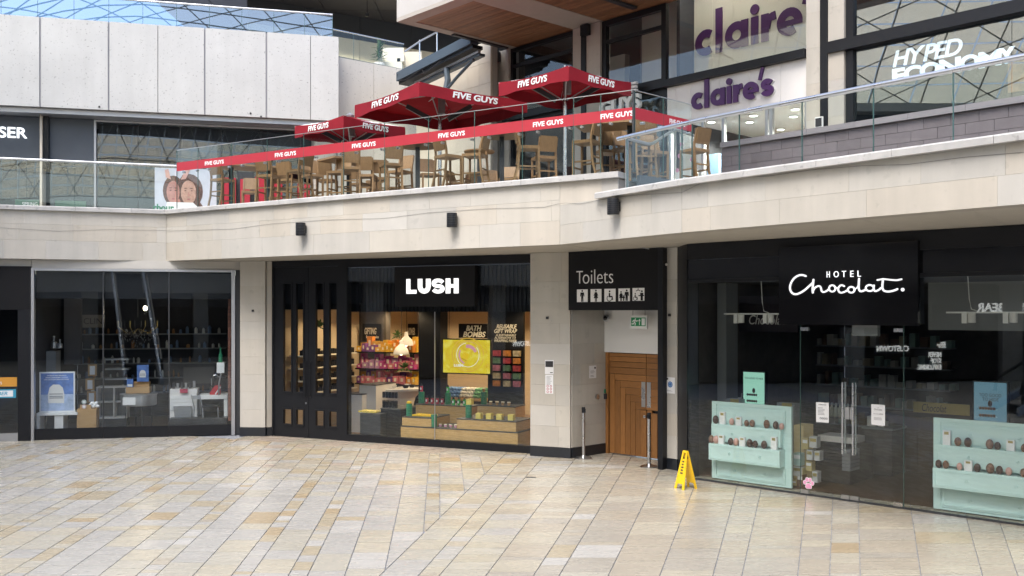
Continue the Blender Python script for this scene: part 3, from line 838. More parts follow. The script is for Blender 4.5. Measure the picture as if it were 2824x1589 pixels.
# a low table of coloured balls under the screen
t = thing("bath_ball_table", "brown table heaped with coloured bath balls under the BATH BOMBS board", "table", tuple(M_.P(ms(1240, -2.3), .013, -2.3)))
mb = MB(); mb.fb(M_, ms(1236, -2.3), ms(1556, -2.3), .78, .84, -2.95, -2.25); mb.build("table_top", M['wood_box'], t)
mb = MB(); mb.fb(M_, ms(1250, -2.35), ms(1545, -2.35), .013, .779, -2.9, -2.4); mb.build("base", M['darkroom_brown'], t)
BC = [pmat("bath_ball_" + n_, c_, .7, var=.3, scale=20) for n_, c_ in (("pink", (.6, .2, .3)), ("yellow", (.65, .5, .1)), ("blue", (.12, .25, .5)), ("white", (.7, .68, .6)), ("green", (.15, .4, .2)))]
mb = MB()
for lay in range(3):
    for r_ in range(6 - lay):
        s = ms(1246, -2.35) + .05
        while s < ms(1545, -2.35) - .05:
            mb.mi = int((s * 2.2)) % 5; c = M_.P(s, .885 + lay * .075, -2.32 - r_ * .1 - lay * .05); mb.ball(c, .042, .042, .042, 8, 6); s += .092
mb.build("bath_balls", BC, t, True, kind="stuff")
for k, (x, y, h, lab) in enumerate(((1340, 985, .3, "dark carrier bag standing before the bath ball table"), (1400, 990, .26, "second dark carrier bag with a grey handle before the bath ball table"), (1480, 985, .28, "brown basket before the bath ball table"))):
    c = M_.P(ms(x, -2.0), .013, -2.0); mb = MB(); mb.lathe(c, [(.16, 0), (.2, h * 1.5), (.19, h * 1.6), (.17, h * 1.5)], 10); tag(mb.build("floor_basket", M['black'] if k < 2 else M['kraft']), lab, "basket")
# hanging plants and pendant lamps
def plant(label, x, y, o, pot=True, R_=.16, n=60):
    s, z = m4(x, y, o)
    t = thing("potted_plant", label, "plant", tuple(M_.P(s, z, o)))
    c = M_.P(s, z, o)
    if pot:
        mb = MB(); mb.lathe(c, [(.05, 0), (.08, .13), (.07, .13), (.065, .11)], 12); mb.build("pot", M['offwhite'], t)
    mb = MB()
    for i in range(n):
        a = RN.uniform(0, 6.28); e = RN.uniform(-.3, 1.3); L = RN.uniform(.5, 1) * R_
        b0 = c + Vector((0, 0, .12)); d = Vector((math.cos(a) * math.cos(e), math.sin(a) * math.cos(e), math.sin(e)))
        tip = b0 + d * L * 1.6 - Vector((0, 0, L * .3)); sd = d.cross(Vector((0, 0, 1))).normalized() * L * .16; md = b0 + d * L * .9
        mb.add([b0, md + sd, tip, md - sd], [(0, 1, 2, 3)])
    mb.build("leaves", M['leaf'], t, kind="stuff")
plant("green plant in a pale pot high beside the GIFTING board", 600, 610, -3.6)
plant("leafy plant above the gift shelves under the SOAP board", 922, 622, -3.1, False, .15, 70)
plant("spiky plant behind the round counter of the soap shop", 970, 850, -2.75, False, .17, 50)
plant("trailing plant seen through the top of the black double door", 365, 560, -1.0, False, .2, 60)
for lab, x, y, o, r in (("white enamel pendant lamp, the lower front one of the pair in the soap shop", 948, 718, -2.0, .19), ("white enamel pendant lamp, the higher rear one of the pair in the soap shop", 985, 655, -2.8, .18)):
    s, z = m4(x, y, o); c = M_.P(s, z, o)
    t = thing("pendant_lamp", lab, "lamp", tuple(c))
    mb = MB(); mb.lathe(c, [(r, 0), (r * 1.0, .02), (r * .93, .09), (r * .74, .16), (r * .42, .21), (.05, .24), (.045, .33), (.03, .34)], 20); mb.build("lamp_shade", M['offwhite'], t, True)
    mb = MB(); mb.tube([c + Vector((0, 0, .33)), c + Vector((0.01, 0, .7)), (c.x, c.y, 3.24)], .006, 6); mb.build("cord", M['black'], t)
    mb = MB(); mb.ball(c + Vector((0, 0, .02)), .045, .045, .045); mb.build("bulb", pmat("warm_bulb", (1, .9, .7), emit=(1, .8, .5), es=3), t)
# ceiling lights of the soap shop (the photograph shows the room lit by warm ceiling lamps)
M['warm_spot'] = pmat("warm_spot", (1, .9, .7), emit=(1, .78, .48), es=6)
for i, (s, o) in enumerate(((.9, -1.6), (2.6, -1.6), (4.3, -1.2), (5.9, -1.2), (1.2, -3.4), (2.9, -3.4), (4.6, -2.9), (5.8, -3.2), (1.5, -5.2), (3.4, -5.0), (5.2, -5.0), (4.95, -1.75))):
    c = M_.P(s, 3.22, o)
    t = thing("ceiling_spotlight", "round warm ceiling spotlight inside the soap shop", "light", tuple(c), "ceiling spotlights of the soap shop")
    mb = MB(); mb.lathe(c - Vector((0, 0, .05)), [(.055, 0), (.06, .05)], 12); mb.build("housing", M['white'], t)
    mb = MB(); mb.lathe(c - Vector((0, 0, .055)), [(.045, 0), (.045, .004)], 12); mb.build("lens", M['warm_spot'], t)
    l = bpy.data.lights.new("spot_lamp", 'SPOT'); l.energy = 36 if o < -1.3 else 20; l.spot_size = math.radians(148); l.spot_blend = .3; l.color = (1, .72, .42); l.shadow_soft_size = .12
    lo = bpy.data.objects.new("spot_lamp", l); lo.location = Vector((0, 0, -.22)); lo.parent = t; COL.objects.link(lo)
# screen
oW = -.35
s0, s1 = ms(1238, oW), ms(1592, oW); z0, z1 = m4(1415, 860, oW)[1], m4(1415, 606, oW)[1]
t = thing("hanging_screen", "black framed screen with a yellow swirl hanging in the soap shop window", "screen", tuple(M_.P(s0, z0, oW)))
mb = MB(); mb.fb(M_, s0, s1, z0, z1, oW - .06, oW); mb.build("frame", M['black'], t)
sm_ = bpy.data.materials.new("yellow_swirl_screen"); sm_.use_nodes = True
n = sm_.node_tree.nodes; Ln = sm_.node_tree.links; b = n["Principled BSDF"]; b.inputs["Base Color"].default_value = (.02, .02, .02, 1); b.inputs["Roughness"].default_value = .2
geo = n.new("ShaderNodeNewGeometry"); nz = n.new("ShaderNodeTexNoise"); nz.inputs["Scale"].default_value = 2.6; nz.inputs["Detail"].default_value = 8; nz.inputs["Distortion"].default_value = 2.5
rp = n.new("ShaderNodeValToRGB"); e = rp.color_ramp.elements
e[0].position = .3; e[0].color = (.72, .47, .03, 1); e[1].position = .72; e[1].color = (.88, .76, .14, 1); q = e.new(.5); q.color = (.80, .62, .03, 1)
Ln.new(geo.outputs["Position"], nz.inputs["Vector"]); Ln.new(nz.outputs["Fac"], rp.inputs[0]); Ln.new(rp.outputs[0], b.inputs["Emission Color"]); b.inputs["Emission Strength"].default_value = .36
e0, e1 = ms(1248, oW), ms(1582, oW); f0, f1 = m4(1415, 852, oW)[1], m4(1415, 615, oW)[1]
mb = MB(); mb.fb(M_, e0, e1, f0, f1, oW + .0005, oW + .003); dsp = mb.build("display", sm_, t)
mpk = pmat("swirl_pink", (.02, .02, .02), .3, emit=(.80, .36, .45), es=.30); mor = pmat("swirl_orange", (.02, .02, .02), .3, emit=(.85, .50, .06), es=.30); mye = pmat("swirl_cube", (.02, .02, .02), .3, emit=(.98, .66, .02), es=.30); myd = pmat("swirl_cube_side", (.02, .02, .02), .3, emit=(.55, .33, .02), es=.30); mwh = pmat("screen_white", (.02, .02, .02), .3, emit=(.95, .93, .85), es=.32)
cs, cz = ms(1425, oW), m4(1425, 722, oW)[1]
kx = (e1 - e0) / 334
def arc(r, a0, a1, w, mat, o, sq=.95):
    mb = MB(); mb.ribbon(M_, [(cs + r * kx * math.cos(math.radians(a)), cz + r * sq * kx * math.sin(math.radians(a))) for a in range(a0, a1 + 1, 12)], w, o, .0008, False); mb.build("swirl", mat, t)
arc(88, -30, 200, [.018 * kx * 100 * (.15 + math.sin(math.pi * i / 19)) * .7 for i in range(20)], mpk, oW + .0035)
arc(58, 20, 110, .42 * kx * 100 * .5, mpk, oW + .0047)
arc(62, 150, 250, .22 * kx * 100 * .5, mpk, oW + .006)
arc(112, 0, 348, .022, mor, oW + .0073); arc(96, 20, 330, .018, mor, oW + .0086); arc(80, 100, 400, .012, mwh, oW + .0099)
q = .30 * kx * 100
mb = MB()
for (pts, mat, o) in (([(-.9, -.45), (.35, -.95), (.95, .3), (-.3, .85)], mye, oW + .0105), ([(-.9, -.45), (.35, -.95), (.33, -1.15), (-.86, -.66)], myd, oW + .0105)):
    mb = MB(); mb.fpoly(M_, [(cs - 18 * kx + a * q, cz - 5 * kx + b * q) for a, b in pts], o, .0006); mb.build("cube_picture", mat, t)
ftext(M_, "LUSH", ms(1326, oW), ms(1392, oW), m4(1360, 806, oW)[1], m4(1360, 788, oW)[1], oW + .0112, .001, mwh, t, bold=.05)
for x in (1283, 1560):
    mb = MB(); s = ms(x, oW); mb.tube([M_.P(s, z1, oW - .03), M_.P(s + .02, z1 + .5, oW - .03), M_.P(s, 3.24, oW - .03)], .005, 6); mb.build("hanging_cable", M['charcoal'], t)
# stepped oak plinths in the window
def mbox(name, label, x0, x1, z0, z1, o0, o1, mat=None, top=True, cat="plinth"):
    s0, s1 = ms(x0, o1), ms(x1, o1)
    t = thing(name, label, cat, tuple(M_.P(s0, z0, o1)))
    mb = MB(); mb.fb(M_, s0, s1, z0 + .001, z1 - .022, o0, o1); mb.build("body", mat or M['wood_box'], t)
    if top:
        mb = MB(); mb.fb(M_, s0 - .006, s1 + .006, z1 - .0215, z1, o0, o1 + .006); mb.build("top", M['grey_top'], t)
    return t
mbox("display_plinth", "long low oak display plinth across the soap shop window", 945, 1780, .013, .40, -1.5, -.10)
mbox("display_plinth", "small oak plinth on the left end with yellow bars on top", 955, 1162, .401, .60, -.95, -.13)
mbox("display_plinth", "long oak plinth carrying four yellow soap cubes", 1345, 1768, .401, .62, -.95, -.13)
mbox("display_plinth", "rear oak plinth carrying the red and green bottles", 1052, 1450, .401, .80, -1.45, -.96)
mbox("display_plinth", "rear oak plinth carrying the small beige cups", 1492, 1762, .401, .84, -1.48, -.96)
def on(x, z, o): s = ms(x, o); return M_.P(s, z + .001, o)
wpx = lambda w, o: abs(ms(1300 + w, o) - ms(1300, o))
def cylthing(name, label, cat, x, z, o, r, h, mat, grp=None, cap=None, capm=None):
    c = on(x, z, o)
    t = thing(name, label, cat, tuple(c), grp)
    mb = MB(); mb.lathe(c, [(r * .97, 0), (r, .01), (r, h - .01), (r * .97, h)], 16); mb.build("body", mat, t, True)
    if cap == "neck":
        mb = MB(); mb.lathe(c + Vector((0, 0, h)), [(r * .9, 0), (r * .45, .03), (r * .42, .05)], 12); mb.build("cap", capm, t, True)
        mb = MB(); s, o_ = M_.so(c); mb.fb(M_, s - r * .5, s + r * .5, c.z + h * .35, c.z + h * .75, o_ + r * .87, o_ + r * 1.02); mb.build("label", M['paper'], t)
    return t
for lab, x, z, o, h in (("green cylinder stand at the left end, with a yellow top", 1005, .60, -.3, .27), ("green cylinder stand holding a red bottle", 1093, .80, -1.15, .26), ("green cylinder stand at the very front of the low plinth", 1182, .40, -.2, .27), ("green cylinder stand holding a green bottle", 1282, .80, -1.15, .26), ("green cylinder stand holding a yellow block", 1430, .62, -.35, .28), ("green cylinder stand holding a beige cup", 1538, .84, -1.15, .27)):
    cylthing("cylinder_stand", lab, "stand", x, z, o, .068, h, M['green'], "green cylinder stands in the soap shop window")
bt = lambda x, z, o, m, lab, g=None: cylthing("bottle", lab, "bottle", x, z, o, .034, .13, m, g, "neck", M['black'])
bt(1093, 1.063, -1.15, M['rosered'], "single red bottle raised on a green cylinder stand")
bt(1282, 1.063, -1.15, M['lime'], "single green bottle raised on a green cylinder stand")
for x in (1132, 1170, 1207, 1242): bt(x, .80, -1.1, M['rosered'], "red bottle in the row of four on the rear oak plinth", "red bottles on the rear plinth")
for x in (1322, 1360, 1400): bt(x, .80, -1.05, M['lime'], "green bottle in the row of three on the rear oak plinth", "green bottles on the rear plinth")
def cup(x, z, o, lab, g=None, m='kraft', r=.036, h=.085):
    c = on(x, z, o); t = thing("small_cup", lab, "cup", tuple(c), g)
    mb = MB(); mb.lathe(c, [(r * .7, 0), (r, h * .8)], 14); mb.build("body", M[m], t, True)
    mb = MB(); mb.lathe(c + Vector((0, 0, h * .8)), [(r * 1.1, 0), (r * 1.1, h * .12), (r * .9, h * .2)], 14); mb.build("lid", M['cream'], t, True)
for x in (1587, 1632, 1673, 1717): cup(x, .84, -1.05, "beige cup in the row of four on the rear plinth", "beige cups on the rear plinth")
cup(1538, 1.113, -1.15, "single beige cup raised on a green cylinder stand")
for x in (1228, 1264, 1301, 1338): cup(x, .40, -.3, "small pink cup in the row of four on the low plinth", "pink cups on the low plinth", 'pink', .034, .06)
def cube(x, z, o, lab, g=None, a=.12):
    c = on(x, z, o); s, oo = M_.so(c)
    mb = MB(); mb.fb(M_, s - a / 2, s + a / 2, z + .001, z + a, oo - a, oo)
    tag(mb.build("soap_cube", M['soap']), lab, "soap", g)
for x in (1497, 1570, 1645, 1727): cube(x, .62, -.25, "yellow soap cube in the row of four on the long plinth", "yellow soap cubes on the long plinth")
cube(1430, .905, -.30, "single yellow soap cube raised on a green cylinder stand")
for i in range(5):
    c = on(1040 + i * 27, .60, -.3); s, oo = M_.so(c)
    mb = MB(); mb.fb(M_, s - .045, s + .045, .602, .63, oo - .3, oo); tag(mb.build("soap_bar", M['yellow']), "flat yellow soap bar lying on the small oak plinth", "soap", "yellow soap bars on the small plinth")
mb = MB(); c = on(1005, .871, -.3); mb.lathe(c, [(.05, 0), (.06, .03), (.03, .05)], 12); tag(mb.build("soap_lump", M['yellow']), "round yellow soap on top of the leftmost green stand", "soap")
# left part of the window: bins and counters
t = mbox("display_bin", "dark grey bin topped with pale yellow bars", 655, 800, .013, .62, -.95, -.2, M['charcoal'], cat="bin")
for i in range(4):
    s = ms(672 + i * 33, -.4); mb = MB(); mb.fb(M_, s - .05, s + .05, .622, .655, -.6, -.3); tag(mb.build("pale_soap_bar", M['soap']), "pale yellow soap bar lying on the dark grey bin", "soap", "pale soap bars on the dark bin")
t = mbox("display_bin", "taller dark stand stacked with black bottles", 802, 945, .013, .72, -1.3, -.45, M['black'], cat="bin")
for k, (z, o) in enumerate(((.722, -.6), (.722, -.8), (.9, -1.0))):
    for i in range(5):
        cylthing("black_bottle", f"small black bottle in the {['front', 'middle', 'raised rear'][k]} row on the taller dark stand", "bottle", 825 + i * 22, z, o, .035, .14, M['black'], "black bottles on the dark stand")
mbox("shop_counter", "pale grey counter with a wooden top at the window's edge", 545, 668, .013, .93, -2.2, -1.3, M['offwhite'], cat="counter")
mbox("shop_counter", "taller pale grey counter block behind the dark bins", 650, 768, .013, 1.15, -2.4, -1.5, M['offwhite'], cat="counter")
s, z = m4(925, 958, -2.6); c = M_.P(s, .013, -2.6)
t = thing("round_counter", "round white counter with a fluted base under the pendant lamps", "counter", tuple(c))
mb = MB(); mb.lathe(c, [(.66, z - .06), (.68, z - .02), (.68, z)], 32); mb.build("top", M['white'], t, True)
mb = MB(); mb.lathe(c, [(.38, 0), (.36, z * .45), (.44, z * .75), (.6, z - .061)], 32); mb.build("fluted_base", M['offwhite'], t, False)
for i in range(7):
    a = i * .9; q = c + Vector((.35 * math.cos(a), .3 * math.sin(a), z + .001))
    mb = MB(); mb.lathe(q, [(.05, 0), (.09, .07), (.08, .07), (.045, .01)], 12); tag(mb.build("bowl", M['offwhite'] if i % 2 else M['black']), ("white" if i % 2 else "black") + " bowl on the round counter of the soap shop", "bowl", "bowls on the round counter")
for i in range(14):
    x = 880 + (i % 7) * 26; q = M_.P(ms(x, -3.6), 1.02 + .12 * (i // 7), -3.6)
# ------------------------------------------------------------------ toilets sign and entrance
def tp(x, y, o=0.0): return T_.px(1560 + x * .44156, 680 + y * .44168, o)
s0, s1 = 0.0, T_.sx(1817)
z0 = tp(300, 398)[1]
t = thing("toilets_sign", "black sign panel with the white word Toilets and five pictograms", "sign", tuple(T_.P(1, z0, 0)))
mb = MB(); mb.fb(T_, -.01, s1, z0, ZS - .004, -.10, .04); mb.build("panel", M['black_matt'], t)
O = .041
for ch, xa, xb in (("T", 68, 108), ("oilets", 108, 297)):
    za, zb = tp((xa + xb) / 2, 231, O)[1], tp((xa + xb) / 2, 150, O)[1]
    if ch == "T": zb = tp(90, 153, O)[1]
    ftext(T_, ch, tp(xa, 0, O)[0], tp(xb, 0, O)[0], za, tp(200, 143, O)[1] if ch != "T" else zb, O, .008, M['white_vinyl'], t, bold=-.012)
def picto(x0, x1, yb, yt, kind):
    a, b = tp(x0, 0, O)[0], tp(x1, 0, O)[0]; za, zb = tp((x0 + x1) / 2, yb, O)[1], tp((x0 + x1) / 2, yt, O)[1]
    mb = MB(); mb.fb(T_, a, b, za, zb, O + .0005, O + .004); p = mb.build("pictogram", M['white_vinyl'], t)
    W_, H2 = b - a, zb - za; o = O + .0045
    X = lambda u: a + W_ * u
    Z = lambda v: za + H2 * v
    m = MB(); step = [0]
    def poly(pts):
        step[0] += .0006; m.fpoly(T_, [(X(u), Z(v)) for u, v in pts], o, .001 + step[0])
    def head(u, v, r):
        step[0] += .0006; m.disc(T_, X(u), Z(v), r * W_, o, .001 + step[0], 14)
    def man(u, k=1.0, v=0.02):
        head(u, v + .86 * k, .075 * k); poly([(u - .16 * k, v + .74 * k), (u + .16 * k, v + .74 * k), (u + .2 * k, v + .42 * k), (u + .14 * k, v + .42 * k), (u + .1 * k, v + .62 * k), (u + .1 * k, v), (u + .02 * k, v), (u, v + .38 * k), (u - .02 * k, v), (u - .1 * k, v), (u - .1 * k, v + .62 * k), (u - .14 * k, v + .42 * k), (u - .2 * k, v + .42 * k)])
    def woman(u, k=1.0, v=0.02):
        head(u, v + .86 * k, .075 * k); poly([(u - .09 * k, v + .74 * k), (u + .09 * k, v + .74 * k), (u + .22 * k, v + .44 * k), (u + .12 * k, v + .5 * k), (u + .2 * k, v + .27 * k), (u - .2 * k, v + .27 * k), (u - .12 * k, v + .5 * k), (u - .22 * k, v + .44 * k)])
        poly([(u - .09 * k, v + .27 * k), (u - .02 * k, v + .27 * k), (u - .02 * k, v), (u - .09 * k, v)]); poly([(u + .02 * k, v + .27 * k), (u + .09 * k, v + .27 * k), (u + .09 * k, v), (u + .02 * k, v)])
    def chair(u, k=1.0, v=0.04):
        head(u, v + .72 * k, .07 * k); poly([(u - .07 * k, v + .6 * k), (u + .05 * k, v + .6 * k), (u + .05 * k, v + .38 * k), (u + .24 * k, v + .38 * k), (u + .3 * k, v + .08 * k), (u + .22 * k, v + .06 * k), (u + .17 * k, v + .28 * k), (u - .07 * k, v + .28 * k)])
        step[0] += .0006
        m.ribbon(T_, [(X(u - .02 * k) + .2 * k * W_ * math.cos(math.radians(d)), Z(v + .2 * k) + .2 * k * W_ * math.sin(math.radians(d))) for d in range(120, 380, 20)], .05 * k * W_, o, .001 + step[0], False)
    if kind == 0: man(.5)
    elif kind == 1: woman(.5)
    elif kind == 2: chair(.48, 1.05)
    elif kind == 3: woman(.24, .82); man(.74, .95); man(.48, .5); head(.86, .62, .05)
    else:
        chair(.24, .72); head(.8, .74, .07); poly([(.66, .62), (.92, .62), (.92, .44), (.66, .44)]); poly([(.52, .44), (.98, .44), (.98, .36), (.52, .36)]); poly([(.7, .36), (.88, .36), (.88, .02), (.7, .02)]); poly([(.47, 1.0), (.5, 1.0), (.5, .86), (.47, .86)]); poly([(.3, .78), (.48, .88), (.68, .78), (.66, .74), (.48, .82), (.32, .74)])
    m.build("figure", M['black_matt'], p)
for i, (a, b, yb, yt) in enumerate(((71, 138, 347, 268), (156, 224, 346, 266), (242, 312, 344, 264), (330, 401, 341, 262), (418, 492, 339, 259))):
    picto(a, b, yb, yt, i)
mb = MB(); mb.fb(T_, s1 + .002, T_.sx(1831), 0, ZS - .004, -.4, .045); tag(mb.build("black_post", M['black']), "tall black post at the end of the Toilets sign beside the narrow pier", "post")
# recess: white wall over the door, then the plank door
t = thing("entrance_wall", "plain white wall over the wooden door under the Toilets sign", "wall", tuple(D_.P(1, 2.1, 0)))
dw = D_.sx(1850)
mb = MB(); mb.fb(D_, -.08, dw, 2.075, 3.3, -.1, .06); mb.build("panel", M['white'], t)
mb = MB(); mb.plan([T_.P(.02, 0, -.102).xy, T_.P(s1, 0, -.102).xy, D_.P(dw, 0, .062).xy, D_.P(.0, 0, .062).xy], 2.93, 2.99); mb.build("soffit_panel", M['darkroom'], t)
t = thing("plank_door", "oak double door of stepped planks with two steel push plates", "door", tuple(D_.P(.8, 0, 0)))
fx = lambda x: D_.sx(1560 + x * .44156)
mb = MB(); mb.fb(D_, .004, .075, 0, 2.07, -.1, .03); mb.build("frame", M['wood_door'], t)
mb = MB(); mb.fb(D_, .08, dw, .02, 2.07, -.1, -.045); mb.build("backing", M['black'], t)
dA, dB = .08, dw
mid = fx(504)
zz = lambda y: D_.px(1560 + 400 * .44156, 680 + y * .44168)[1]
steps = [(668, 690), (690, 722), (722, 758), (758, 800)]
for i, (ya, yb) in enumerate(steps):
    for a, b in ((dA, mid - .003), (mid + .003, dB)):
        mb = MB(); mb.fb(D_, a + .002, b - .002, zz(yb) + .004, zz(ya) - .004, -.044, 0); mb.build("plank", M['wood_door_h'], t)
xs = [276, 308, 341, 373, 404, 436, 470]
ys = [800, 840, 882, 925, 968, 1012, 1018]
for i in range(6):
    xa, xb = fx(xs[i]), fx(xs[i + 1])
    mb = MB(); mb.fb(D_, xa + .005, xb - .005, .02, zz(ys[i]) - .004, -.044, RN.uniform(-.002, .002)); mb.build("plank", M['wood_door'], t)
    if i < 5:
        mb = MB(); mb.fb(D_, xb + .0, mid - .004, zz(ys[i + 1]) + .003, zz(ys[i]) - .003, -.044, 0); mb.build("plank", M['wood_door_h'], t)
        mb = MB(); mb.fb(D_, mid + .004, dB - .1 * i * .3, zz(ys[i + 1]) + .003, zz(ys[i]) - .003, -.044, 0); mb.build("plank", M['wood_door_h'], t)
mb = MB(); mb.fb(D_, fx(470), mid - .004, .02, zz(1016), -.044, 0); mb.build("plank", M['wood_door'], t)
for a, b in ((508, 538), (540, 572), (574, 640)):
    mb = MB(); mb.fb(D_, fx(a), fx(b) - .004, .02, zz(1014) - (.05 if a > 509 else 0), -.044, 0); mb.build("plank", M['wood_door'], t)
for a, b in ((474, 498), (508, 532)):
    mb = MB(); mb.fb(D_, fx(a), fx(b), zz(995), zz(840), .001, .006); mb.build("push_plate", M['steel'], t)
mb = MB(); mb.cyl(D_.P(mid - .03, zz(1052), .0), D_.P(mid - .03, zz(1052), .03), .03, 12); mb.build("lock", M['steel'], t)
# exit sign
def dp(x, y, o): return D_.px(1560 + x * .44156, 680 + y * .44168, o)
o = .35
a, b = dp(403, 0, o)[0], dp(508, 0, o)[0]; za, zb = dp(455, 514, o)[1], dp(455, 430, o)[1]
t = thing("exit_sign", "white edged green running man exit sign hanging over the wooden door", "sign", tuple(D_.P((a + b) / 2, za, o)))
mb = MB(); mb.fb(D_, a, b, za, zb, o - .04, o); mb.build("casing", M['white'], t)
h = zb - za; w = b - a
M['exit_green'] = pmat("exit_green", (.01, .22, .08), .5, emit=(.01, .25, .09), es=.04)
mb = MB(); mb.fb(D_, a + w * .06, b - w * .08, za + h * .2, zb - h * .16, o + .0005, o + .002); pn = mb.build("green_panel", M['exit_green'], t)
U = lambda u, v: (a + w * u, za + h * v)
mb = MB(); mb.fpoly(D_, [U(.69, .26), U(.88, .26), U(.88, .78), U(.69, .78)], o + .0025, .001)
mb.fpoly(D_, [U(.54, .28), U(.58, .28), U(.58, .58), U(.64, .55), U(.56, .76), U(.48, .55), U(.54, .58)], o + .0025, .001)
mb.disc(D_, *U(.32, .73), w * .035, o + .0025, .001, 12)
for k, pts in enumerate(([(.30, .68), (.26, .47)], [(.26, .48), (.33, .40), (.30, .28)], [(.26, .47), (.20, .36), (.12, .36)], [(.30, .64), (.38, .56), (.44, .60)], [(.29, .64), (.20, .62), (.17, .52)])):
    mb.ribbon(D_, [U(*q) for q in pts], w * .055, o + .0025, .0012 + .0008 * k)
mb.build("running_man", M['white_vinyl'], pn)
for x in (416, 492):
    s = dp(x, 0, o)[0]; mb = MB(); mb.tube([D_.P(s, zb, o - .02), D_.P(s, 2.928, o - .02)], .004, 6); mb.build("hanger", M['black'], t)
# camera dome, notices, bell, key pad
c = D_.P(*[dp(252, 446, .2)[0], dp(252, 446, .2)[1]], .2)
t = thing("security_camera", "small grey dome security camera on the white wall over the door", "camera", tuple(c))
mb = MB(); mb.ball(c, .075, .075, .075, 14, 9); mb.build("dome", M['alu'], t, True)
mb = MB(); mb.ball(c + Vector((-.02, -.05, -.005)), .045, .045, .045, 12, 8); mb.build("lens", M['black_gloss'], t, True)
mb = MB(); mb.cyl(c, c + Vector((.03, .14, .03)), .03); mb.build("mount", M['alu'], t)
def notice(name, label, F, p, x0, x1, y0, y1, o, items):
    a, za = p(x0, y1, o); b, zb = p(x1, y0, o)
    zm = p((x0 + x1) / 2, y1, o)[1], p((x0 + x1) / 2, y0, o)[1]
    za, zb = zm
    t = thing(name, label, "notice", tuple(F.P(a, za, o)))
    mb = MB(); mb.fb(F, a, b, za, zb, o, o + .004); mb.build("sheet", M['paper'], t)
    W_, H2 = b - a, zb - za
    for k in items:
        kind, u, v, du, dv, m = k
        mb = MB()
        if kind == 'r': mb.fb(F, a + W_ * u, a + W_ * (u + du), za + H2 * v, za + H2 * (v + dv), o + .0045, o + .006)
        elif kind == 'd': mb.disc(F, a + W_ * u, za + H2 * v, W_ * du, o + .0045, .0015, 16)
        elif kind == 'o': mb.ribbon(F, [(a + W_ * u + W_ * du * math.cos(i * math.pi / 8), za + H2 * v + W_ * du * math.sin(i * math.pi / 8)) for i in range(17)], W_ * dv, o + .0045, .0013, False)
        elif kind[0] == 't':
            ftext(F, kind[1:], a + W_ * u, a + W_ * (u + du), za + H2 * v, za + H2 * (v + dv), o + .0045, .001, M[m], t); continue
        mb.build("print", M[m], t)
    return t
bp = lambda x, y, o=0.0: B_.px(x, y, o)
lines = lambda n, v0, v1, u=.15, du=.7: [('r', u, v0 + (v1 - v0) * i / n, du * RN.uniform(.6, 1), (v1 - v0) / n * .35, 'greyink') for i in range(n)]
notice("notice", "white notice with a dark top panel on the wide stone pier", B_, bp, 1503, 1527, 993, 1032, .003, [('r', .06, .5, .88, .42, 'ink')] + [('r', .6, .08, .3, .06, 'ink')])
notice("notice", "long white notice with rows of red ring symbols on the stone pier", B_, bp, 1504, 1526, 1034, 1086, .003, lines(8, .48, .95) + [('o', .3 + .4 * i, .1 + .15 * k, .11, .05, 'rosered') for i in range(2) for k in range(3)])
rp_ = lambda x, y, o=0.0: Br.px(1560 + x * .44156, 680 + y * .44168, o)
notice("notice", "faded white notice inside the recess wall beside the wooden door", Br, rp_, 147, 190, 744, 822, .003, [('d', .82, .82, .11, 0, 'ink')] + lines(3, .4, .65) + lines(2, .1, .3))
cpp = lambda x, y, o=0.0: Cp.px(1560 + x * .44156, 680 + y * .44168, o)
M['blue'] = pmat("blue_disc", (.02, .16, .45), .5)
notice("notice", "white notice with a blue disc on the narrow stone pier", Cp, cpp, 626, 682, 817, 918, .003, [('d', .18, .9, .1, 0, 'ink'), ('d', .5, .56, .26, 0, 'blue'), ('o', .5, .56, .15, .05, 'paper')] + lines(2, .14, .24))
s, z = rp_(194, 938, 0); t = thing("door_bell", "round steel push button on the recess wall by the door", "button", tuple(Br.P(s, z, 0)))
mb = MB(); mb.cyl(Br.P(s, z, .002), Br.P(s, z, .04), .05, 16); mb.build("button", M['steel'], t)
s, z = rp_(249, 933, 0); t = thing("key_pad", "dark green key pad by the frame of the wooden door", "key pad", tuple(Br.P(s, z, 0)))
mb = MB(); mb.fb(Br, s - .06, s + .04, z - .06, z + .05, .002, .05); mb.build("box", M['ink'], t)
mb = MB(); mb.fb(Br, s - .05, s + .0, z + .06, z + .14, .002, .02); mb.build("release", M['green'], t)
for F, x, y, lab in ((A_, 698, 857, "stone pier beside the black double door"), (B_, 1510, 877, "wide stone pier by the Toilets sign"), (Cp, 1848, 869, "narrow stone pier by the chocolate shop")):
    s, z = F.px(x, y); mb = MB(); mb.fb(F, s - .025, s + .025, z - .025, z + .025, .002, .03); tag(mb.build("socket_cap", M['ink']), "small dark square cap on the " + lab, "cap")
s, z = Cp.px(1840, 730); t = thing("wall_bracket", "thin white vertical bracket high on the narrow stone pier", "bracket", tuple(Cp.P(s, z, 0)))
mb = MB(); mb.fb(Cp, s - .05, s - .035, z - .42, z + .42, .005, .03); mb.build("bar", M['offwhite'], t)
mb = MB(); mb.cyl(Cp.P(s - .04, z, .0), Cp.P(s + .03, z, .05), .025); mb.build("arm", M['offwhite'], t)
# flood light with arm under the soffit
c0 = T_.P(*[T_.px(1660, 668, .7)[0], T_.px(1660, 668, .7)[1]], .7); c1 = T_.P(T_.sx(1790, .1), ZS - .02, .1)
t = thing("flood_light", "small white flood light on a thin arm above the Toilets sign", "light", tuple(c1))
mb = MB(); mb.tube([c1, (c0 + c1) / 2 + Vector((0, 0, .03)), c0 + Vector((0, 0, .05))], .008); mb.build("arm", M['alu'], t)
mb = MB(); mb.box(c0.x - .07, c0.x + .03, c0.y - .03, c0.y + .03, c0.z - .06, c0.z + .05); mb.build("head", M['white'], t)
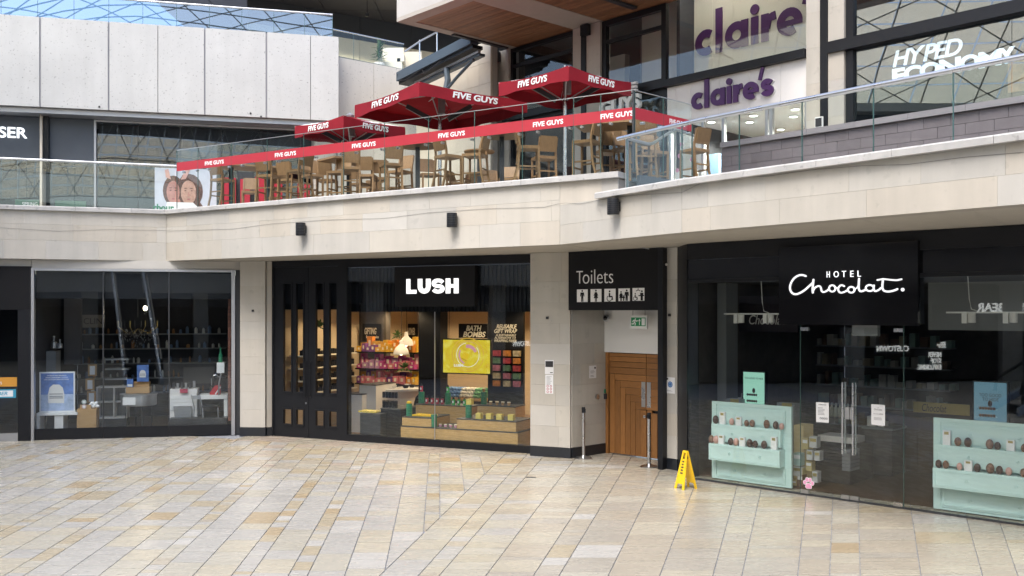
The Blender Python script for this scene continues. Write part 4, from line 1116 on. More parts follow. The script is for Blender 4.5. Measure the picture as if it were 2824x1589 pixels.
# queue posts
def post(label, px, py, top_off):
    g = ground(px, py); c = Vector((g.x, g.y, .001))
    t = thing("queue_post", label, "post", tuple(c), "queue posts by the wooden door")
    mb = MB(); mb.lathe(c, [(.175, 0), (.178, .008), (.16, .02), (.06, .045), (.035, .06)], 28); mb.build("base", M['steel'], t, True)
    mb = MB(); mb.lathe(c, [(.033, .06), (.033, .90)], 18); mb.build("pole", M['steel'], t, True)
    mb = MB(); mb.lathe(c, [(.036, .90), (.036, 1.0), (.03, 1.012)], 18); mb.build("cap", M['black'], t, True)
    mb = MB(); mb.box(c.x + top_off - .02, c.x + top_off + .02, c.y - .05, c.y - .03, .91, .98); mb.build("belt_clip", M['black'], t)
post("steel queue post standing by the stone pier", 1609, 1264, .02)
post("steel queue post standing right in front of the wooden door", 1790, 1288, -.03)
# wet floor sign
a0, a1 = ground(1869, 1342), ground(1911, 1345)
c = (ground(1880, 1349) + ground(1905, 1349)) / 2
cz = Vector((c.x, c.y + .05, .001))
t = thing("wet_floor_sign", "folded yellow wet floor sign standing on the paving", "sign", tuple(cz))
th = math.radians(35)
ux = Vector((math.cos(th), math.sin(th), 0)); uy = Vector((-math.sin(th), math.cos(th), 0))
def leafpanel(sgn, nm, th2):
    # trapezoid leaf leaning to the ridge, with a hand hole, legs and an arched foot
    ux2 = Vector((math.cos(th2), math.sin(th2), 0))
    out = Vector((ux2.y, -ux2.x, 0)) * sgn
    H = .62
    def P(u, v, d=0): return cz + out * (.125 * (1 - v)) + ux2 * (u * (.125 - .07 * v)) + Vector((0, 0, v * H)) + out * d
    mb = MB()
    def q(pts, d=.0):
        mb.prism([P(u, v, d) for u, v in pts], [P(u, v, d + .014) for u, v in pts])
    q([(-1, .0), (-.6, .0), (-.55, .14), (-1, .22)]); q([(.6, 0), (1, 0), (1, .22), (.55, .14)])
    q([(-1, .22), (-.55, .14), (.55, .14), (1, .22), (1, .32), (-1, .32)])
    q([(-1, .32), (-.62, .32), (-.62, .78), (-1, .78)]) ; q([(.62, .32), (1, .32), (1, .78), (.62, .78)])
    q([(-.62, .32), (.62, .32), (.62, .78), (-.62, .78)], -.002)
    q([(-1, .78), (-.5, .78), (-.5, .95), (-1, .95)]); q([(.5, .78), (1, .78), (1, .95), (.5, .95)]); q([(-1, .95), (1, .95), (1, 1.0), (-1, 1.0)])
    pn = mb.build(nm, M['yellow'], t)
    mb = MB()
    for i in range(5):
        v = .70 - i * .075
        mb.prism([P(u, w_, .013) for u, w_ in ((-.35, v), (.35 - .1 * (i % 2), v), (.35 - .1 * (i % 2), v + .035), (-.35, v + .035))], [P(u, w_, .015) for u, w_ in ((-.35, v), (.35 - .1 * (i % 2), v), (.35 - .1 * (i % 2), v + .035), (-.35, v + .035))])
    mb.build("print", M['ink'], pn)
leafpanel(1, "front_leaf", math.radians(-62)); leafpanel(-1, "rear_leaf", math.radians(-62))
g = ground(1464, 1317); mb = MB(); mb.box(g.x - .09, g.x + .09, g.y - .04, g.y + .04, .001, .006); tag(mb.build("floor_plate", M['charcoal']), "small dark metal plate set in the paving near the queue posts", "floor plate")

# ------------------------------------------------------------------ chocolate shop
hs = lambda px, o=0.0: H_.sx(px, o)
hz = lambda px, py, o=0.0: H_.px(px, py, o)[1]
sE = hs(2824) + 4.6
t = hc = thing("chocolate_shopfront", "black glazed chocolate shop front with a frameless glass double door", "shopfront", tuple(H_.P(2, 0, 0)))
sG = hs(1897)
mb = MB(); mb.plan([(3.03, 17.56), H_.P(sG - .003, 0, .02).xy, H_.P(sG - .003, 0, -.35).xy, (3.3, 17.7)], .001, ZS - .003); mb.build("frame_post", M['black'], t)
# lower rail along the floor
mb = MB(); mb.fb(H_, sG, sE, .001, .03, -.02, .02); mb.build("floor_rail", M['charcoal'], t)
sS0, sS1 = hs(2148), hs(2531)
mb = MB(); mb.fb(H_, sG, sE, 3.80, ZS - .003, -.25, .012); mb.build("frame_head", M['black'], t)
for a, b in ((sG, sS0), (sS1, sE)):
    mb = MB(); mb.fb(H_, a + .002, b - .002, 3.46, 3.797, -.03, 0); mb.build("header_glass", M['black_gloss'], t)
    mb = MB(); mb.fb(H_, a, b, 3.40, 3.457, -.08, .01); mb.build("transom", M['black'], t)
mb = MB(); mb.fb(H_, sS0, sS1, 2.72, 3.79, -.25, -.05); mb.build("door_header", M['black'], t)
d0, d1, d2 = hs(2208), hs(2344.5), hs(2492)
for a, b, zt in ((sG, sS0, 3.40), (sS0, d0, 2.70), (d2, sS1, 2.70), (sS1, hs(2824) + 1.2, 3.40), (hs(2824) + 1.2, sE, 3.40)):
    mb = MB(); mb.fb(H_, a + .003, b - .003, .03, zt, -.006, .006); mb.build("glass_pane", M['glass'], t)
for q in (d0 - .003, d2 + .003):
    mb = MB(); mb.fb(H_, q - .003, q + .003, .03, 2.7, -.008, .008); mb.build("pane_edge", M['edge'], t)
for k, (a, b) in enumerate(((d0 + .004, d1 - .004), (d1 + .004, d2 - .004))):
    mb = MB(); mb.fb(H_, a, b, .012, 2.66, -.006, .006); dr = mb.build("glass_door", M['glass'], t)
    for zz_ in (.014, 2.60):
        for u, v in ((a, a + .14), (b - .14, b)):
            if zz_ > 1 and ((k == 0 and u != a) or (k == 1 and u == a)): continue
            mb = MB(); mb.fb(H_, u + .003, v - .003, zz_, zz_ + (.075 if zz_ < 1 else .055), -.018, .018); mb.build("patch_fitting", M['steel'], dr)
    x = d1 - .10 if k == 0 else d1 + .065
    for oo in (.05, -.05):
        mb = MB(); sg = 1 if oo > 0 else -1
        mb.tube([H_.P(x, .72, oo), H_.P(x, 1.82, oo)], .016, 10)
        for zz_ in (.82, 1.72): mb.tube([H_.P(x, zz_, .0065 * sg), H_.P(x, zz_, oo)], .009, 8)
        mb.build("handle", M['steel'], dr, True)
    u, v = (d1 - .075, d1 - .005) if k == 0 else (d1 + .005, d1 + .075)
    zl = hz(2344, 1140); mb = MB(); mb.fb(H_, u, v, zl - .09, zl + .09, -.02, .02); mb.build("lock", M['alu'], dr)
# sign
za = 2.71
t = thing("shop_sign", "black glossy box sign lettered HOTEL Chocolat in white above the glass door", "sign", tuple(H_.P((sS0 + sS1) / 2, za, 0)))
so0, so1 = H_.sx(2148, .1), H_.sx(2531, .1)
mb = MB(); mb.fb(H_, so0, so1, H_.px(2340, 897, .1)[1], 3.93, .014, .10); mb.build("sign_box", M['black_gloss'], t)
O = .102
def h6(x, y): return H_.px(1880 + x / 2.7288, 530 + y / 2.7288, O)
for ch, x0, x1 in (("H", 1093, 1115), ("O", 1145, 1183), ("T", 1206, 1238), ("E", 1270, 1295), ("L", 1325, 1350)):
    xm = (x0 + x1) / 2; sl = (590 - 597) / 250 * (xm - 1092)
    ftext(H_, ch, h6(x0, 0)[0], h6(x1, 0)[0], h6(xm, 643 + sl)[1], h6(xm, 597 + sl)[1], O, .012, M['lit_cool'], t, name="letter", bold=-.005)
M['lit_soft'] = pmat("soft_lit_letters", (.9, .9, .9), .5, emit=(.92, .94, 1), es=.32)
def sm(pts, n=4):
    """smooth a stroke through its points"""
    out = []
    P = [Vector(p) for p in pts]
    for i in range(len(P) - 1):
        a = P[max(i - 1, 0)]; b = P[i]; c = P[i + 1]; d = P[min(i + 2, len(P) - 1)]
        for k in range(n):
            u = k / n
            out.append(.5 * ((2 * b) + (c - a) * u + (2 * a - 5 * b + 4 * c - d) * u * u + (3 * b - a - 3 * c + d) * u ** 3))
    out.append(P[-1]); return out
def ring(cx, cy, rx, ry, a0=0, a1=360, k=20): return [(cx + rx * math.cos(math.radians(a)), cy + ry * math.sin(math.radians(a))) for a in range(a0, a1 + 1, k)]
strokes = [
    ([(935, 632), (910, 624), (880, 628), (848, 648), (824, 684), (816, 722), (826, 752), (850, 768), (880, 764), (920, 742), (960, 708), (985, 685)], 17),
    ([(993, 660), (990, 690), (986, 730), (988, 756)], 17), ([(988, 750), (1000, 725), (1020, 710), (1040, 708), (1050, 724), (1055, 745), (1072, 752), (1095, 742), (1108, 730)], 15),
    (ring(1134, 725, 24, 24), 15), ([(1158, 715), (1172, 722)], 10),
    ([(1224, 708), (1208, 701), (1192, 706), (1180, 724), (1183, 746), (1200, 757), (1228, 750), (1252, 736)], 15),
    (ring(1277, 735, 25, 22), 15), ([(1302, 728), (1318, 722), (1332, 700)], 10),
    ([(1336, 652), (1334, 690), (1334, 725), (1346, 746), (1370, 742), (1388, 732)], 16),
    (ring(1416, 722, 30, 23), 15), ([(1448, 702), (1446, 728), (1456, 745), (1480, 738), (1500, 722)], 15),
    ([(1516, 655), (1512, 700), (1514, 728), (1530, 745), (1565, 748), (1600, 740), (1624, 730)], 16),
    ([(1474, 662), (1520, 655), (1580, 661), (1620, 663), (1655, 656)], 14)]
for k, (pts, w) in enumerate(strokes):
    pp = [h6(*q) for q in (sm(pts) if len(pts) < 19 else pts)]
    w_ = abs(h6(1300 + w, 700)[0] - h6(1300, 700)[0]) * .86
    mb = MB(); mb.ribbon(H_, pp, w_, O, .010 + .0012 * (k % 3)); mb.build("letter_stroke", M['lit_soft'], t)
mb = MB(); q = h6(1664, 734); mb.disc(H_, q[0], q[1], .026, O, .012); mb.build("full_stop", M['lit_soft'], t)
# stickers on the door
def hnotice(label, x0, x1, y0, y1, items):
    return notice("notice", label, H_, lambda x, y, o=0.0: H_.px(x, y, o), x0, x1, y0, y1, .007, items)
hnotice("white notice with opening hours taped on the glass door by the handles", 2251, 2286, 1110, 1165, [('tOPENING HOURS', .2, .86, .6, .05, 'ink')] + lines(6, .38, .78, .15, .6) + [('o', .36 + .16 * i, .2, .06, .03, 'ink') for i in range(4)])
hnotice("white notice reading WE ARE OPEN on the glass door", 2403, 2441, 1116, 1173, [('tHOTEL', .42, .82, .16, .03, 'ink'), ('tChocolat', .2, .72, .6, .08, 'ink'), ('tWE ARE', .16, .52, .34, .045, 'greyink'), ('tOPEN', .54, .515, .32, .06, 'ink')] + lines(3, .26, .4, .2, .6))
# paw sticker
c = H_.px(2230, 1334, .007); r = .085
t = thing("paw_sticker", "pink paw print sticker low on the glass door", "sticker", tuple(H_.P(c[0], c[1], .007)))
def pawpart(k, m, o, nm):
    mb = MB()
    for i, (u, v, a, b) in enumerate(((-.75, .15, .30, .38), (-.3, .68, .30, .42), (.3, .68, .30, .42), (.75, .15, .30, .38), (0, -.42, .55, .48), (-.3, -.62, .3, .28), (.3, -.62, .3, .28))):
        mb.disc(H_, c[0] + u * r, c[1] + v * r, (a + k) * r, o, .0012 + .0003 * i, 16, (b + k) * r)
    mb.build(nm, m, t)
pawpart(.07, M['paper'], .007, "border"); pawpart(-.02, M['pink'], .0105, "pads")
# printed drawer boards behind the glass
def chest(label, F0, s0, s1, w_full, eggs):
    H = 1.35
    o0 = -.28
    t = thing("drawer_display", label, "display", tuple(H_.P(s0, .02, -.1)))
    wd = s1 - s0
    S = lambda u: s0 + wd * u
    mb = MB(); mb.fb(H_, s0, s1, .02, H, o0 - .03, o0); mb.build("back_board", M['mint'], t)
    mb = MB()
    for a, b, z0, z1 in ((0, .06, .02, H), (.94, 1, .02, H), (.06, .94, 1.30, H), (.06, .94, .02, .05)): mb.fb(H_, S(a), S(b), z0, z1, o0 + .0005, o0 + .014)
    mb.build("frame", M['mint'], t)
    def panel(z0, z1, o, nm, a=.07, b=.93, dep=None):
        mb = MB(); mb.fb(H_, S(a), S(b), z0, z1, o - (dep or .02), o); dr = mb.build(nm, M['mint'], t)
        mb = MB(); g = .028; e = .012
        za, zb = z0 + g, z1 - g; aa, bb = S(a) + g, S(b) - g
        mb.fb(H_, aa, bb, za, za + e, o + .0005, o + .008); mb.fb(H_, aa, bb, zb - e, zb, o + .0005, o + .008); mb.fb(H_, aa, aa + e, za + e, zb - e, o + .0005, o + .008); mb.fb(H_, bb - e, bb, za + e, zb - e, o + .0005, o + .008)
        mb.build("moulding", M['mint'], dr)
        for u in (.30, .68):
            mb = MB(); mb.ribbon(H_, [(S(u) + .017 * math.cos(i * .524), (z0 + z1) / 2 + .017 * math.sin(i * .524)) for i in range(13)], .008, o + .0005, .012, False); mb.build("knob", M['mint'], dr)
    panel(1.0, 1.27, o0 + .018, "drawer_front")
    panel(.68, .97, o0 + .10, "drawer_front", .03, .90, .10)
    panel(.36, .64, o0 + .185, "drawer_front", .03, .92, .185)
    panel(.06, .32, o0 + .018, "drawer_front")
    for row, (z, o) in enumerate(((.971, o0 + .06), (.641, o0 + .145))):
        for kind, u in eggs[row]:
            c = H_.P(S(u), z, o)
            if kind == 'B' or kind == 'b':
                h = .21 if kind == 'B' else .15; w = .052
                mb = MB(); mb.fb(H_, S(u) - w, S(u) + w, z, z + h, o - .03, o + .015); g = mb.build("gift_carton", M['paper'], t)
                mb = MB(); mb.fb(H_, S(u) - w * .6, S(u) + w * .6, z + h * .72, z + h * .92, o + .0155, o + .017); mb.build("gold_label", M['gold'], g)
            else:
                hh = RN.uniform(.055, .075); mb = MB(); mb.ball(c + Vector((0, 0, hh * .92)), hh * .72, hh * .72, hh, 12, 8)
                mb.build("egg", {'c': M['choc'], 'p': M['pinkegg'], 'n': M['nut']}[kind], t, True)
    return t
M['nut'] = pmat("nutty_chocolate", (.20, .10, .06), .5, var=.7, scale=30)
chest("pale mint chest of open drawers with chocolate eggs, the complete one nearer the yellow sign", H_, hs(1953, -.15), hs(2173, -.15), 0, [[('c', .07), ('B', .16), ('p', .28), ('b', .37), ('n', .47), ('n', .54), ('n', .72), ('c', .83), ('p', .90)], [('n', .05), ('p', .11), ('b', .18), ('c', .30), ('p', .37), ('b', .45), ('c', .54), ('c', .61), ('c', .72), ('B', .84)]])
chest("pale mint chest of open drawers with chocolate eggs, cut by the picture's edge", H_, hs(2566, -.15), hs(2824) + .42, 0, [[('B', .12), ('n', .21), ('c', .29), ('n', .46), ('c', .52), ('b', .62), ('n', .72), ('p', .82)], [('c', .07), ('n', .13), ('p', .24), ('b', .31), ('c', .38), ('n', .48), ('c', .55), ('p', .62), ('n', .73), ('B', .8)]])
# posters behind
def poster(label, x0, x1, y0, y1, o, col, lines_, eggm):
    a, b = H_.sx(x0, o), H_.sx(x1, o); za, zb = H_.px((x0 + x1) / 2, y1, o)[1], H_.px((x0 + x1) / 2, y0, o)[1]
    t = thing("lit_poster", label, "poster", tuple(H_.P(a, za, o)))
    mb = MB(); mb.fb(H_, a - .02, b + .02, za, zb + .02, o - .08, o - .003); mb.build("casing", M['black'], t)
    mb = MB(); mb.fb(H_, a, b, za, zb, o - .0025, o); mb.build("display", col, t)
    h = zb - za; w = b - a
    for s_, u0, u1, v0, v1 in lines_:
        ftext(H_, s_, a + w * u0, a + w * u1, za + h * v0, za + h * v1, o + .001, .001, M['ink'], t, bold=.01)
    for i in range(3):
        mb = MB(); mb.fb(H_, a + w * .14, a + w * .72, za + h * (.36 - .17 * i), za + h * (.37 - .17 * i), o + .001, o + .002); mb.build("shelf_picture", M['mint'], t)
        mb = MB()
        for k in range(6): mb.disc(H_, a + w * (.2 + .085 * k), za + h * (.385 - .17 * i), w * .045, o + .0025 + .0002 * k, .001, 10, w * .055)
        mb.build("egg_picture", eggm, t)
    mb = MB(); mb.disc(H_, a + w * .5, za + h * .5, w * .07, o + .001, .002, 14, w * .11); mb.build("egg_picture", M['choc'], t)
def _noop(): pass
poster("lit mint green poster reading TOO GOOD TO HIDE on one line", 2050, 2108, 1027, 1128, -.9, pmat("mint_screen", (.05, .08, .07), .3, emit=(.36, .72, .56), es=.30), [("TOO GOOD TO HIDE", .06, .94, .81, .86)], M['choc'])
poster("dim blue poster reading TOO GOOD TO HIDE on two lines", 2686, 2776, 1055, 1172, -1.0, pmat("blue_screen", (.05, .08, .1), .3, emit=(.12, .26, .34), es=.22), [("TOO GOOD", .16, .84, .66, .74), ("TO HIDE", .26, .76, .56, .64)], M['nut'])
# interior
sRe = hs(2824) + 4.5
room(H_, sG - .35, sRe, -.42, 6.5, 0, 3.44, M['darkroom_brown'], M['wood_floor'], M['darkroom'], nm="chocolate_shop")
def hbox(name, label, cat, x0, x1, z0, z1, o0, o1, mat):
    mb = MB(); mb.fb(H_, H_.sx(x0, o1), H_.sx(x1, o1), z0, z1, o0, o1); return tag(mb.build(name, mat), label, cat)
hbox("display_counter", "dark wood counter with cartons behind the glass door", "counter", 2250, 2345, .013, .62, -2.2, -1.3, M['darkroom_brown'])
hbox("sales_counter", "long brown sales counter at the back of the chocolate shop", "counter", 2420, 2680, .013, 1.0, -4.2, -3.4, pmat("brown_counter", (.12, .08, .05), .5))
o = -3.39; a, b = H_.sx(2520, o), H_.sx(2675, o); za, zb = H_.px(2600, 1142, o)[1], H_.px(2600, 1112, o)[1]
t = thing("counter_plaque", "dull gold plaque lettered Chocolat on the sales counter", "sign", tuple(H_.P(a, za, o)))
mb = MB(); mb.fb(H_, a, b, za, zb, o + .002, o + .02); mb.build("plate", M['gold'], t)
ftext(H_, "Chocolat", a + (b - a) * .16, a + (b - a) * .6, za + .03, zb - .03, o + .021, .002, M['ink'], t, shear=.2)
hbox("wall_shelving", "tall dark shelving against the back wall of the chocolate shop", "shelving", 2000, 2200, .013, 2.3, -6.3, -5.9, pmat("dark_shelves", (.06, .055, .05), .5))
hbox("grey_column", "pale grey column standing inside the chocolate shop by the window", "column", 1978, 2003, .013, 3.43, -1.7, -1.3, M['grey'])
hbox("white_partition", "pale partition panel behind the far window of the chocolate shop", "partition", 2560, 2824, 2.60, 3.38, -2.2, -2.1, M['grey'])
ip = hbox("black_inner_panel", "black inner sign panel lettered Chocolat hanging behind the spotlights", "panel", 2003, 2200, 2.52, 3.2, -2.4, -2.3, pmat("aubergine_panel", (.03, .022, .03), .5))
ftext(H_, "Chocolat", H_.sx(2066, -2.3), H_.sx(2166, -2.3), H_.px(2100, 895, -2.3)[1], H_.px(2100, 869, -2.3)[1], -2.299, .006, M['offwhite'], ip, shear=.25)
t = thing("carton_shelves", "dark shelves packed with small cartons along the back of the chocolate shop", "shelves", tuple(H_.P(H_.sx(2260, -5.5), .02, -5.5)))
for k in range(5):
    z = .5 + k * .42
    mb = MB(); mb.fb(H_, H_.sx(2010, -5.5), H_.sx(2620, -5.5), z - .03, z, -5.85, -5.5); mb.build("shelf", M['grey'], t)
    mb = MB(); s = H_.sx(2010, -5.5)
    while s < H_.sx(2615, -5.5):
        w = RN.uniform(.06, .16); mb.mi = RN.randrange(4); mb.fb(H_, s, s + w, z + .001, z + RN.uniform(.1, .28), -5.75, -5.55); s += w + RN.uniform(.01, .12)
    mb.build("cartons", [pmat("shelf_carton_" + n_, c_, .55) for n_, c_ in (("buff", (.35, .3, .2)), ("white", (.5, .5, .48)), ("brown", (.14, .08, .05)), ("teal", (.2, .32, .3)))], t, kind="stuff")
for x0, x1, z1, o_, lab in ((2380, 2460, .85, -2.6, "low dark table with pale boxes seen through the second glass door"), (2010, 2060, 1.15, -2.0, "pale cabinet beside the grey column of the chocolate shop")):
    t = thing("display_table", lab, "table", tuple(H_.P(H_.sx(x0, o_), .013, o_)))
    mb = MB(); mb.fb(H_, H_.sx(x0, o_), H_.sx(x1, o_), .013, z1 - .04, o_ - .6, o_); mb.build("body", M['darkroom_brown'], t)
    mb = MB(); mb.fb(H_, H_.sx(x0, o_) - .02, H_.sx(x1, o_) + .02, z1 - .039, z1, o_ - .62, o_ + .02); mb.build("top", M['grey'], t)
    mb = MB(); s = H_.sx(x0, o_) + .04
    while s < H_.sx(x1, o_) - .14:
        w = RN.uniform(.09, .16); mb.fb(H_, s, s + w, z1 + .001, z1 + RN.uniform(.06, .2), o_ - .3, o_ - .08); s += w + .05
    mb.build("boxes", M['offwhite'], t, kind="stuff")
# cabinet, its warm glow put into the material, and cartons behind the chest edge
mb = MB(); mb.fb(H_, H_.sx(2176, -.7), H_.sx(2212, -.7), .013, 1.0, -1.1, -.75); tag(mb.build("glowing_cabinet", pmat("glowing_cream", (.5, .42, .25), .6, emit=(.8, .6, .25), es=.04)), "cream cabinet with a faint warm glow beside the mint chest", "cabinet")
CM = [pmat("carton_" + n, c, .55) for n, c in (("white", (.55, .56, .56)), ("gold", (.5, .42, .2)), ("mint", (.42, .58, .55)), ("brown", (.22, .12, .07)))]
for i, (x, y, w, h, m, lab) in enumerate(((2188, 1283, 20, 34, 2, "mint"), (2188, 1312, 22, 26, 0, "white"), (2180, 1352, 16, 28, 1, "gold"), (2198, 1352, 16, 44, 3, "brown"), (2200, 1316, 14, 26, 1, "gold"), (2212, 1238, 16, 30, 1, "gold"), (2232, 1234, 20, 30, 0, "white"), (2224, 1268, 16, 28, 0, "white"), (2246, 1270, 14, 26, 0, "white"), (2222, 1298, 16, 26, 1, "gold"), (2240, 1330, 14, 30, 0, "white"))):
    o = -.55 - .01 * i
    a, b = H_.sx(x, o), H_.sx(x + w, o); z0, z1 = max(.014, H_.px(x, y, o)[1]), H_.px(x, y - h, o)[1]
    mb = MB(); mb.fb(H_, a, b, z0, z1, o - .14, o); c_ = mb.build("chocolate_carton", CM[m])
    tag(c_, f"{['white','gold','mint','brown'][m]} chocolate carton stacked beside the glass door", "carton", "chocolate cartons stacked by the door")
    mb = MB(); mb.fb(H_, a + .01, b - .01, z0 + (z1 - z0) * .55, z0 + (z1 - z0) * .85, o + .0005, o + .002); mb.build("carton_label", M['paper'] if m != 0 else M['gold'], c_)
for x0, x1, y0, y1, lab in ((2003, 2042, 1099, 1135, "silver and gold box above the mint chest, nearer the pier"), (2142, 2190, 1110, 1160, "silver and gold box above the mint chest, nearer the door")):
    o = -.75; a, b = H_.sx(x0, o), H_.sx(x1, o); zt = H_.px(x0, y0, o)[1]
    t = thing("gift_case", lab, "box", tuple(H_.P(a, 1.0, o)))
    mb = MB(); mb.fb(H_, a, b, .013, zt, o - .2, o); mb.build("case", M['grey'], t)
    mb = MB(); mb.fb(H_, a + (b - a) * .3, b - (b - a) * .12, zt - .3, zt - .001, o + .0005, o + .006); mb.build("gold_band", M['gold'], t)
t = thing("bottle_rack", "row of pale bottles on a shelf behind the glass door", "bottles", tuple(H_.P(H_.sx(2280, -2.6), 1.0, -2.6)))
mb = MB(); mb.fb(H_, H_.sx(2275, -2.6), H_.sx(2352, -2.6), .96, .98, -2.8, -2.5); mb.build("shelf", M['grey'], t)
for i in range(7):
    c = H_.P(H_.sx(2282 + i * 11, -2.6), .981, -2.62); mb = MB(); mb.lathe(c, [(.04, 0), (.04, .15), (.018, .19), (.018, .25)], 12); mb.build("bottle", pmat("cream_bottle", (.42, .43, .36), .3), t, True)
t = thing("bag_stand", "stand of dark carrier bags with white sheets behind the glass door", "stand", tuple(H_.P(H_.sx(2250, -1.25), .5, -1.25)))
for i in range(6):
    mb = MB(); mb.fb(H_, H_.sx(2242, -1.25), H_.sx(2325, -1.25), .30 + i * .055, .345 + i * .055, -1.7, -1.22 - .01 * (i % 3)); mb.build("bag", M['ink'], t)
    mb = MB(); mb.fb(H_, H_.sx(2322, -1.15), H_.sx(2345, -1.15), .26 + i * .06, .31 + i * .06, -1.5, -1.15); mb.build("sheet", M['greyink'], t)
mb = MB(); mb.fb(H_, H_.sx(2255, -1.28), H_.sx(2352, -1.28), .70, .80, -1.75, -1.28); mb.build("tray", M['offwhite'], t)
# sensor box over the door
o = -.2; mb = MB(); mb.fb(H_, H_.sx(2350, o), H_.sx(2420, o), H_.px(2385, 927, o)[1], 2.71, o - .1, o); tag(mb.build("door_sensor", M['grey']), "pale sensor box over the middle of the glass door", "sensor")
# track spotlights
def track(label, x0, x1, y, xs, yb, o, cordx):
    a, b = H_.sx(x0, o), H_.sx(x1, o); z = H_.px((x0 + x1) / 2, y, o)[1]
    t = thing("track_light", label, "light", tuple(H_.P(a, z, o)))
    mb = MB(); mb.fb(H_, a, b, z - .012, z + .012, o - .03, o); mb.build("track", M['white'], t)
    for x in xs:
        s = H_.sx(x, o); zb = H_.px(x, yb, o)[1]
        mb = MB(); mb.fb(H_, s - .035, s + .035, zb, z - .0125, o - .08, o - .01); mb.build("spot_head", M['white'], t)
        mb = MB(); mb.cyl(H_.P(s + .1, zb + .01, o - .04), H_.P(s + .1, zb + .15, o - .04), .055, 14); mb.build("spot_head", M['offwhite'], t)
    for x in cordx:
        s = H_.sx(x, o); mb = MB(); mb.tube([H_.P(s + .12, z + .02, o - .015), H_.P(s + .03, z + .05, o - .015), H_.P(s, z + .2, o - .015), H_.P(s - .02, 3.43, o - .015)], .007, 6); mb.build("cord", M['white'], t)
track("white track light with spotlights behind the window next to the pier", 1996, 2149, 866, (2027, 2108), 892, -.8, (2101,))
track("white track light with spotlights behind the window at the picture's edge", 2609, 2850, 862, (2658, 2772), 892, -.8, (2672,))
# ------------------------------------------------------------------ wall lamps and cable on the parapet
def wall_lamp(label, F, px, y0, y1, wpx):
    s, zt = F.px(px, y0, .1); zb = F.px(px, y1, .1)[1]
    d = F.P(s, 0, .1).y; r = wpx / FPX * d / 2
    c = F.P(s, zb, r + .02)
    t = thing("wall_lamp", label, "lamp", tuple(c), "black drum wall lamps on the parapet")
    h = zt - zb
    mb = MB(); mb.lathe(c, [(r * .96, 0), (r, .012), (r, h - .012), (r * .97, h)], 24); mb.build("drum", M['black'], t, True)
    mb = MB()
    for i in range(7): mb.lathe(c + Vector((0, 0, h * (.1 + .12 * i))), [(r + .003, 0), (r + .003, .008)], 24)
    mb.build("ribs", M['charcoal'], t)
    mb = MB(); mb.lathe(c - Vector((0, 0, .005)), [(r * .8, 0), (r * .8, .004)], 20); mb.build("lens", M['grey'], t)
    mb = MB(); mb.fb(F, s - r * .5, s + r * .5, zb + h * .2, zb + h * .8, .002, .03); mb.build("bracket", M['black'], t)
wall_lamp("black drum wall lamp on the parapet above the double door", FM, 831, 615, 650, 27)
wall_lamp("black drum wall lamp on the parapet above the LUSH sign", FM, 1247.5, 588, 627, 28.5)
wall_lamp("largest black drum wall lamp, on the lower parapet near the Toilets sign", FR1, 1693, 547, 592, 33)
pts = []
for F, xs, y0, y1 in ((FL, (0, 160, 300, 452), 628, 636), (FM, (470, 640, 750, 900, 1060, 1180, 1345, 1500, 1540), 637, 562), (FR1, (1560, 1600, 1680, 1760, 1880), 560, 524), (FR2, (1960, 2120, 2240, 2380, 2500, 2660, 2824), 492, 420)):
    for i, x in enumerate(xs):
        k = (x - xs[0]) / (xs[-1] - xs[0]); s, z = F.px(x, y0 + (y1 - y0) * k + (7 if i % 3 == 1 else 0), .012)
        pts.append(F.P(s, z, .008))
mb = MB(); mb.tube(pts, .002, 5); tag(mb.build("festoon_cable", M['charcoal']), "thin dark cable sagging along the face of the stone parapet", "cable")

# ------------------------------------------------------------------ steel handrail and balustrade on the straight parapet
def rail_glass(name, label, F, s0, s1, z0, z1, joints, o, rail=.026, oo=0.0):
    t = thing(name, label, "balustrade", tuple(F.P(s0, z0, o)))
    js = [s0] + sorted(joints) + [s1]
    for a, b in zip(js[:-1], js[1:]):
        if b - a < .05: continue
        mb = MB(); mb.fb(F, a + .006, b - .006, z0 - .1, z1, o - .008, o + .008); g = mb.build("glass_pane", M['glass_bal'], t)
        mb = MB(); mb.fb(F, a + .002, a + .0055, z0, z1, o - .008, o + .008); mb.build("pane_edge", M['edge'], g)
    if rail:
        mb = MB(); mb.tube([F.P(s0 - .02, z1 + rail, o), F.P((s0 + s1) / 2, z1 + rail, o), F.P(s1 + .02, z1 + rail, o)], rail, 14); mb.build("handrail", M['steel'], t, True)
    return t
oR = -.12
rail_glass("glass_balustrade", "glass balustrade with a steel handrail over the salon window", FL, sA, FL.sx(484, oR), ZC, 6.29, [FL.sx(x, oR) for x in (-60, 73, 206, 345)], oR)
